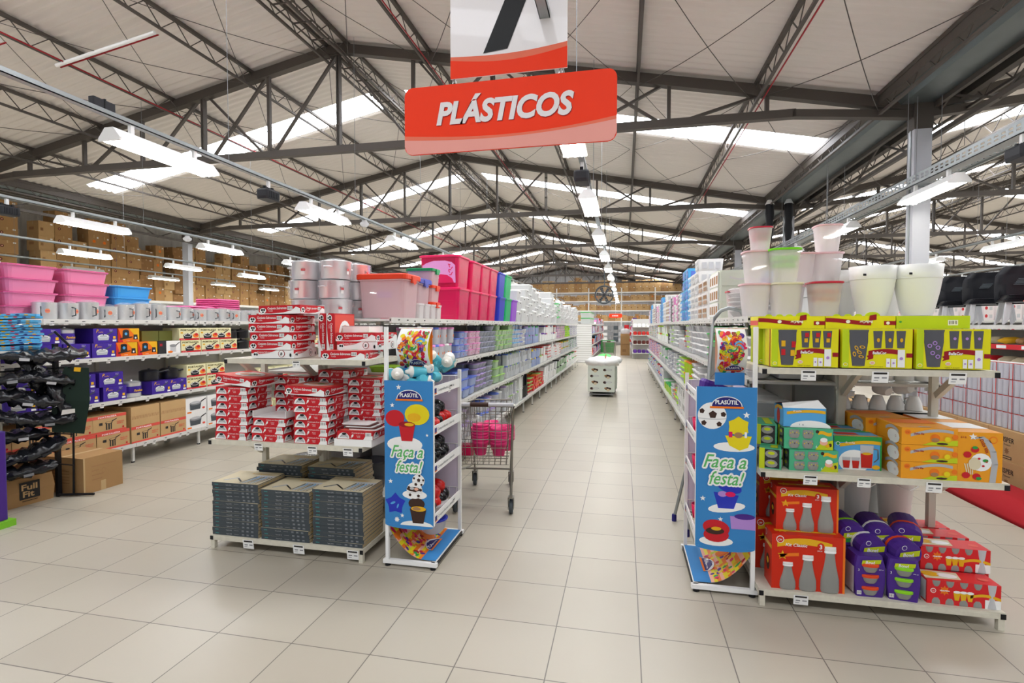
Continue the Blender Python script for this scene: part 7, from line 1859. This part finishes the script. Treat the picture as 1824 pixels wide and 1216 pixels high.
for y in range(0, 22, 3):
    mb = MB(); mb.box(.52, y - .03, 0, .58, y + .03, 2.7, 'wht2'); mb.box(-.6, y - .05, 0, -.5, y + .05, 5.0, 'wht2'); mb.obj('upright', t)
for z in (1.4, 2.72):
    mb = MB(); mb.box(-.6, 0, z - .1, .6, 21, z, 'wht2'); mb.obj('beam_deck', t)
R = random.Random(9)
y = 11.2; i = 0
while y < 31.5:
    k = R.choice((0, 0, 1, 2, 3)); wd, h = CD[k]; z = 2.721; j = 0
    topz = 5.75 if y < 16.5 else (4.9 + .5 * R.random() if y < 20 else 5.0 + .5 * R.random())
    while z + h < topz + .1:
        if j and R.random() < .06: break
        place('ctn%d' % k, ctn(k), (-19.62 + R.uniform(-.08, .05), y + wd / 2, z), RP + R.uniform(-.04, .04), 'brown carton, %s up in the %s column of the left wall rack' % (nth(j), nth(i)), 'carton', 'brown cartons on the left wall rack'); z += h + .002; j += 1
    y += wd + .02; i += 1
t = thing('high_rack', 'tall white pallet rack of brown cartons across the back wall', 'rack', (0, 45.6, 0))
for x in [-14 + 2.75 * q for q in range(10)]:
    mb = MB(); mb.box(x - .05, -.62, 0, x + .05, -.52, 4.85, 'wht2'); mb.obj('upright', t)
LVB = (2.05, 2.95, 3.75, 4.5)
for z in LVB:
    mb = MB(); mb.box(-14, -.6, z - .1, 10.8, .6, z, 'wht2'); mb.obj('beam_deck', t)
idx = 0
for li, z0 in enumerate(LVB):
    x = -9.8; i = 0
    while x < 8.6 and idx < 295:
        k = R.choice((0, 1, 2, 1)); wd, h = CD[k]; z = z0 + .001; top = (z0 + .78, z0 + .68, z0 + .62, z0 + 1.0 + .3 * R.random())[li]; j = 0
        while z + h * .97 < top:
            place('ctn%d' % k, None, (x + wd / 2, 45.28, z), R.uniform(-.03, .03), 'brown carton, %s up in the %s column, %s tier of the back rack' % (nth(j), nth(i), nth(li)), 'carton', 'brown cartons on the back rack'); z += h + .002; j += 1; idx += 1
        x += wd + .015; i += 1
mb = MB(); 
for i in range(40):
    c = R.choice(['grey', 'lgrey', 'slate', 'brown', 'wht2', 'dark', 'red']); x = -9 + i * .45
    for z in (.3, .8, 1.3): mb.box(x, 44.9, z, x + .38, 45.3, z + R.uniform(.2, .42), c)
tag(mb.obj('mixed_goods'), 'mixed dark and grey goods under the back carton rack', 'goods', kind='stuff')
# ------------------------------------------------------------------ right hand: white-red glass packs, cartons, chairs, snacks
def cisper():
    wd, d, h = .52, .36, .31; mb = MB(); mb.box(-wd / 2, -d / 2, 0, wd / 2, d / 2, h, 'carton2'); F = face('f', wd, d, h)
    mb.text(F, .17, .19, 'CISPER', .07, 'ink', 2, bold=.0006, wd=.2); mb.text(F, .23, .155, 'Premium', .026, 'ink', 2, shear=.2)
    for k in range(3): mb.ell(F, .14, .19 + k * .022, .01, .01, 'ink', 2, 8)
    mb.star(F, .27, .1, .04, 'cartondark', 1, 8, .5); mb.rect(F, .16, .02, .34, .05, 'ink', 1); mb.rect(F, .17, .028, .33, .042, 'carton2', 2); mb.rect(F, .0, .19, .06, .24, 'cartondark', 1)
    return mb.obj('cisper_carton')
RL = -PI / 2
ys = [4.55 + .53 * i for i in range(7)]
for j in range(2):
    for i, y in enumerate(ys): place('cis', cisper, (3.95 + .01 * j, y + .02 * j, .001 + j * .312), RL, 'brown glassware carton, %s from the front in the %s row at right' % (nth(i), ('lower', 'upper')[j]), 'carton', 'glassware cartons at right')
for i in range(4): place('cis', None, (3.15 + .0, 7.4 + i * .55, .001), RL + .3, '%s loose brown carton behind the right end rack' % nth(i), 'carton', 'loose cartons')
for i in range(3): place('cis', None, (3.3, 7.6 + i * .55, .313), RL, '%s loose upper brown carton behind the right end rack' % nth(i), 'carton', 'loose cartons')
mat('packwhite', 'c9c9d2', .4); mat('sixred', 'd8301c', .4)
def sixpack():
    t = thing('glass_six_pack', '', 'glass pack'); wd, d, h = .235, .16, .165
    mb = MB(); mb.box(-wd / 2, -d / 2 + .02, 0, wd / 2, d / 2, h, 'sixred'); mb.rect(face('t', wd, d, h), 0, .02, wd, d, 'wht2', 1); mb.obj('sleeve', t)
    for k in range(3):
        mb = MB(); cx = -wd / 2 + .04 + k * .078; mb.loft([[(cx + q * (.033 + .004 * zz / h) * math.cos(a), -d / 2 + .02 + .018 * math.sin(a) - .002, zz) for a in [PI + PI * i / 8 for i in range(9)] for q in (1,)] for zz in (.003, h - .003)], 'packwhite', closed=False, bot=False, top=False)
        mb.obj('glass', t)
    mb = MB(); F = (V((-wd / 2 + .064, -d / 2 + .0, 0)), V((1, 0, 0)), V((0, 0, 1)), V((0, -1, 0))); mb.rect(F, 0, .05, .022, .09, 'orange', 1) if False else mb.rect(F, .003, .0, .012, h, 'sixred', 1); mb.obj('stripe', t)
    return t
n = 0
for j in range(4):
    for i in range(15 if j < 3 else 12):
        y = 4.42 + i * .242 + .02 * j
        if j == 3 and i < 1: continue
        place('six', sixpack, (3.90 + .012 * j, y, .626 + j * .167), RL, 'white and red glass pack, %s from the front in the %s tier' % (nth(i), ('lowest', 'second', 'third', 'topmost')[j]), 'glass pack', 'white and red glass packs')
# red cloth strip along the cartons
mb = MB(); rings = []
for i in range(41):
    q = i / 40; y = 4.0 + 3.6 * q; x = 3.22 + .02 * math.sin(9 * q); hh = .10 + .015 * math.sin(13 * q + 1)
    rings.append([(x, y, .0), (x + .015, y, hh * .35), (x + .10, y, hh * .9 + .01 * math.sin(20 * q)), (x + .25, y, hh), (x + .46, y, hh * 1.25), (x + .48, y, .0)])
mb.loft(rings, 'redcloth'); tag(mb.obj('red_cloth'), 'long red cloth roll on the floor in front of the glassware cartons', 'cloth')
gondola('gondola_shelving', 'white shelving with snack bags and stacked chairs on top, right background', 4.12, 5.3, 5.3, 9.1, (.3, 1.02, 1.24, 1.46, 1.685), tags=False)
R = random.Random(31)
for lv, z in enumerate((1.02, 1.24, 1.46)):
    for i in range(16):
        m = ('brown', 'cream', 'gold', 'tan', 'red', 'cream', 'brown')[(i * 3 + lv) % 7]
        def sb(m=m):
            mb = MB(); rings = []
            for q_, s_ in ((0, .3), (.25, 1), (.6, 1), (1, .2)): rings.append([((q_ - .5) * .24, .075 * s_ * math.cos(a), .045 + .04 * s_ * math.sin(a)) for a in [2 * PI * k / 10 for k in range(10)]])
            mb.loft(rings, m); return mb.obj('snack_bag')
        place('sb' + m, sb, (4.32, 5.45 + i * .22, z + .005), (0, R.uniform(-.1, .1), R.uniform(-.6, .6)), '%s snack bag from the front, %s snack shelf under the chairs' % (nth(i), ('lowest', 'middle', 'upper')[lv]), 'snack bag', 'snack bags under the chairs')
for lv, z in enumerate((1.24, 1.46)):
    mb = MB(); mb.box(4.108, 5.4, z - .045, 4.118, 8.6, z + .01, 'red')
    for i in range(8): mb.box(4.105, 5.6 + i * .38, z - .035, 4.108, 5.75 + i * .38, z, 'wht2')
    tag(mb.obj('price_strip'), 'red price strip with white tags on the %s snack shelf' % ('middle', 'upper')[lv], 'price strip')
mb = MB(); mb.box(-.005, -.1, 0, .005, .1, .2, 'wht2'); F = (V((-.006, .1, 0)), V((0, -1, 0)), V((0, 0, 1)), V((-1, 0, 0))); mb.text(F, .04, .12, 'ABRIU', .04, 'ink', 1, bold=.001); mb.text(F, .03, .05, 'PAGOU', .04, 'ink', 1, bold=.001)
tag(mb.obj('paper_notice', loc=(4.06, 7.95, 1.42)), 'white paper notice hung on the snack shelf', 'notice')
mat('chairblack', '15161c', .35); mat('chairred', 'e03020', .35)
def chair(m):
    def f_():
        t = thing('stacking_chair', '', 'chair')
        mb = MB(); mb.rr([(.40, .38, .05, .40), (.42, .40, .06, .41), (.42, .40, .06, .425), (.38, .36, .05, .43)], m, n=4); mb.obj('seat', t)
        mb = MB(); rings = []
        for dz, k_ in ((0, .93), (.03, 1), (.12, 1.02), (.24, 1.02), (.32, 1), (.36, .97), (.39, .9), (.41, .76)):
            z = .38 + dz * 1.45; w_ = .215 * k_; y = .17 + .07 * dz
            rings.append([(-w_, y - .02, z), (-w_ * .5, y + .01, z), (0, y + .018, z), (w_ * .5, y + .01, z), (w_, y - .02, z), (w_, y - .008, z), (w_ * .5, y + .022, z), (0, y + .03, z), (-w_ * .5, y + .022, z), (-w_, y - .008, z)])
        mb.loft(rings, m); mb.box(-.05, .165, .73, .05, .17, .745, 'slate'); mb.obj('backrest', t)
        for sx in (-1, 1):
            for y0, y1 in ((-.16, -.2), (.14, .2)):
                mb = MB(); mb.tube([(sx * .17, y0, .40), (sx * .2, y1, .0)], .012, 'lgrey', 8); mb.obj('leg', t)
        return t
    return f_
for i, (x, y, n) in enumerate(((4.35, 8.62, 3), (4.33, 8.02, 4), (4.31, 7.42, 4), (4.3, 6.82, 5))):
    for j in range(n):
        place('chk', chair('chairblack'), (x + .012 * j, y - .0 * j, 1.686 + j * .016 + (.0)), -.35, 'black stacking chair, %s in the %s stack from the rear' % (updown(j, n), nth(i)), 'chair', 'black stacked chairs', sc=(.95, .92, .62))
for j in range(5): place('chr', chair('chairred'), (4.22 + .01 * j, 6.32, 1.686 + j * .035), -.5 + PI, 'red stacking chair, %s of the stack at the right edge' % updown(j, 5), 'chair', 'red stacked chairs', sc=(.9, .9, .6))
# background run with boxed goods, right hall
gondola('gondola_shelving', 'far white shelving run with red and white boxes in the right hall', 8.0, 9.2, 8, 26, (.3, .8, 1.3, 1.8), tags=False)
mat('boxwr', 'e6dcdc', .5)
k = 0
for lv, z in enumerate((.3, .8, 1.3, 1.8)):
    for i in range(40):
        def wr():
            mb = MB(); mb.box(-.17, -.14, 0, .17, .14, .18, 'boxwr'); F = face('f', .34, .28, .18); mb.ell(F, .1, .09, .05, .04, 'red', 1, 8); mb.rect(F, .2, .04, .3, .12, 'lgrey', 1); return mb.obj('boxed_ware')
        if i > 30 and lv < 2: continue
        place('wr', wr, (8.17, 8.3 + i * .42, z + .001), RL, 'red and white ware box, %s from the front on the %s shelf, right hall' % (nth(i), nth(lv)), 'box', 'red and white ware boxes')
        if lv >= 2: place('wr', None, (8.17, 8.3 + i * .42, z + .182), RL, 'red and white ware box, %s from the front, second layer, %s shelf, right hall' % (nth(i), nth(lv)), 'box', 'red and white ware boxes')
mb = MB(); mb.box(-.4, -.3, 0, .4, .3, .7, 'grey')
for i in range(14): mb.tube([(-.42 + .06 * i, -.31, .7), (-.42 + .06 * i, -.31, 1.0)], .004, 'slate', 4)
for i in range(5): mb.tube([(-.42, -.31, .7 + .07 * i), (.4, -.31, .7 + .07 * i)], .004, 'slate', 4)
for i in range(7): mb.rr([(.16, .14, .04, 0), (.2, .18, .05, .08), (.1, .1, .03, .14)], ('skyb', 'wht2', 'blue', 'lgrey')[i % 4], (-.3 + .1 * i, -.05, .72 + .05 * (i % 3)), smooth=True)
tag(mb.obj('wire_bin', loc=(2.95, 8.9, 0)), 'dark wire bin heaped with blue and white packets behind the end rack', 'wire bin')
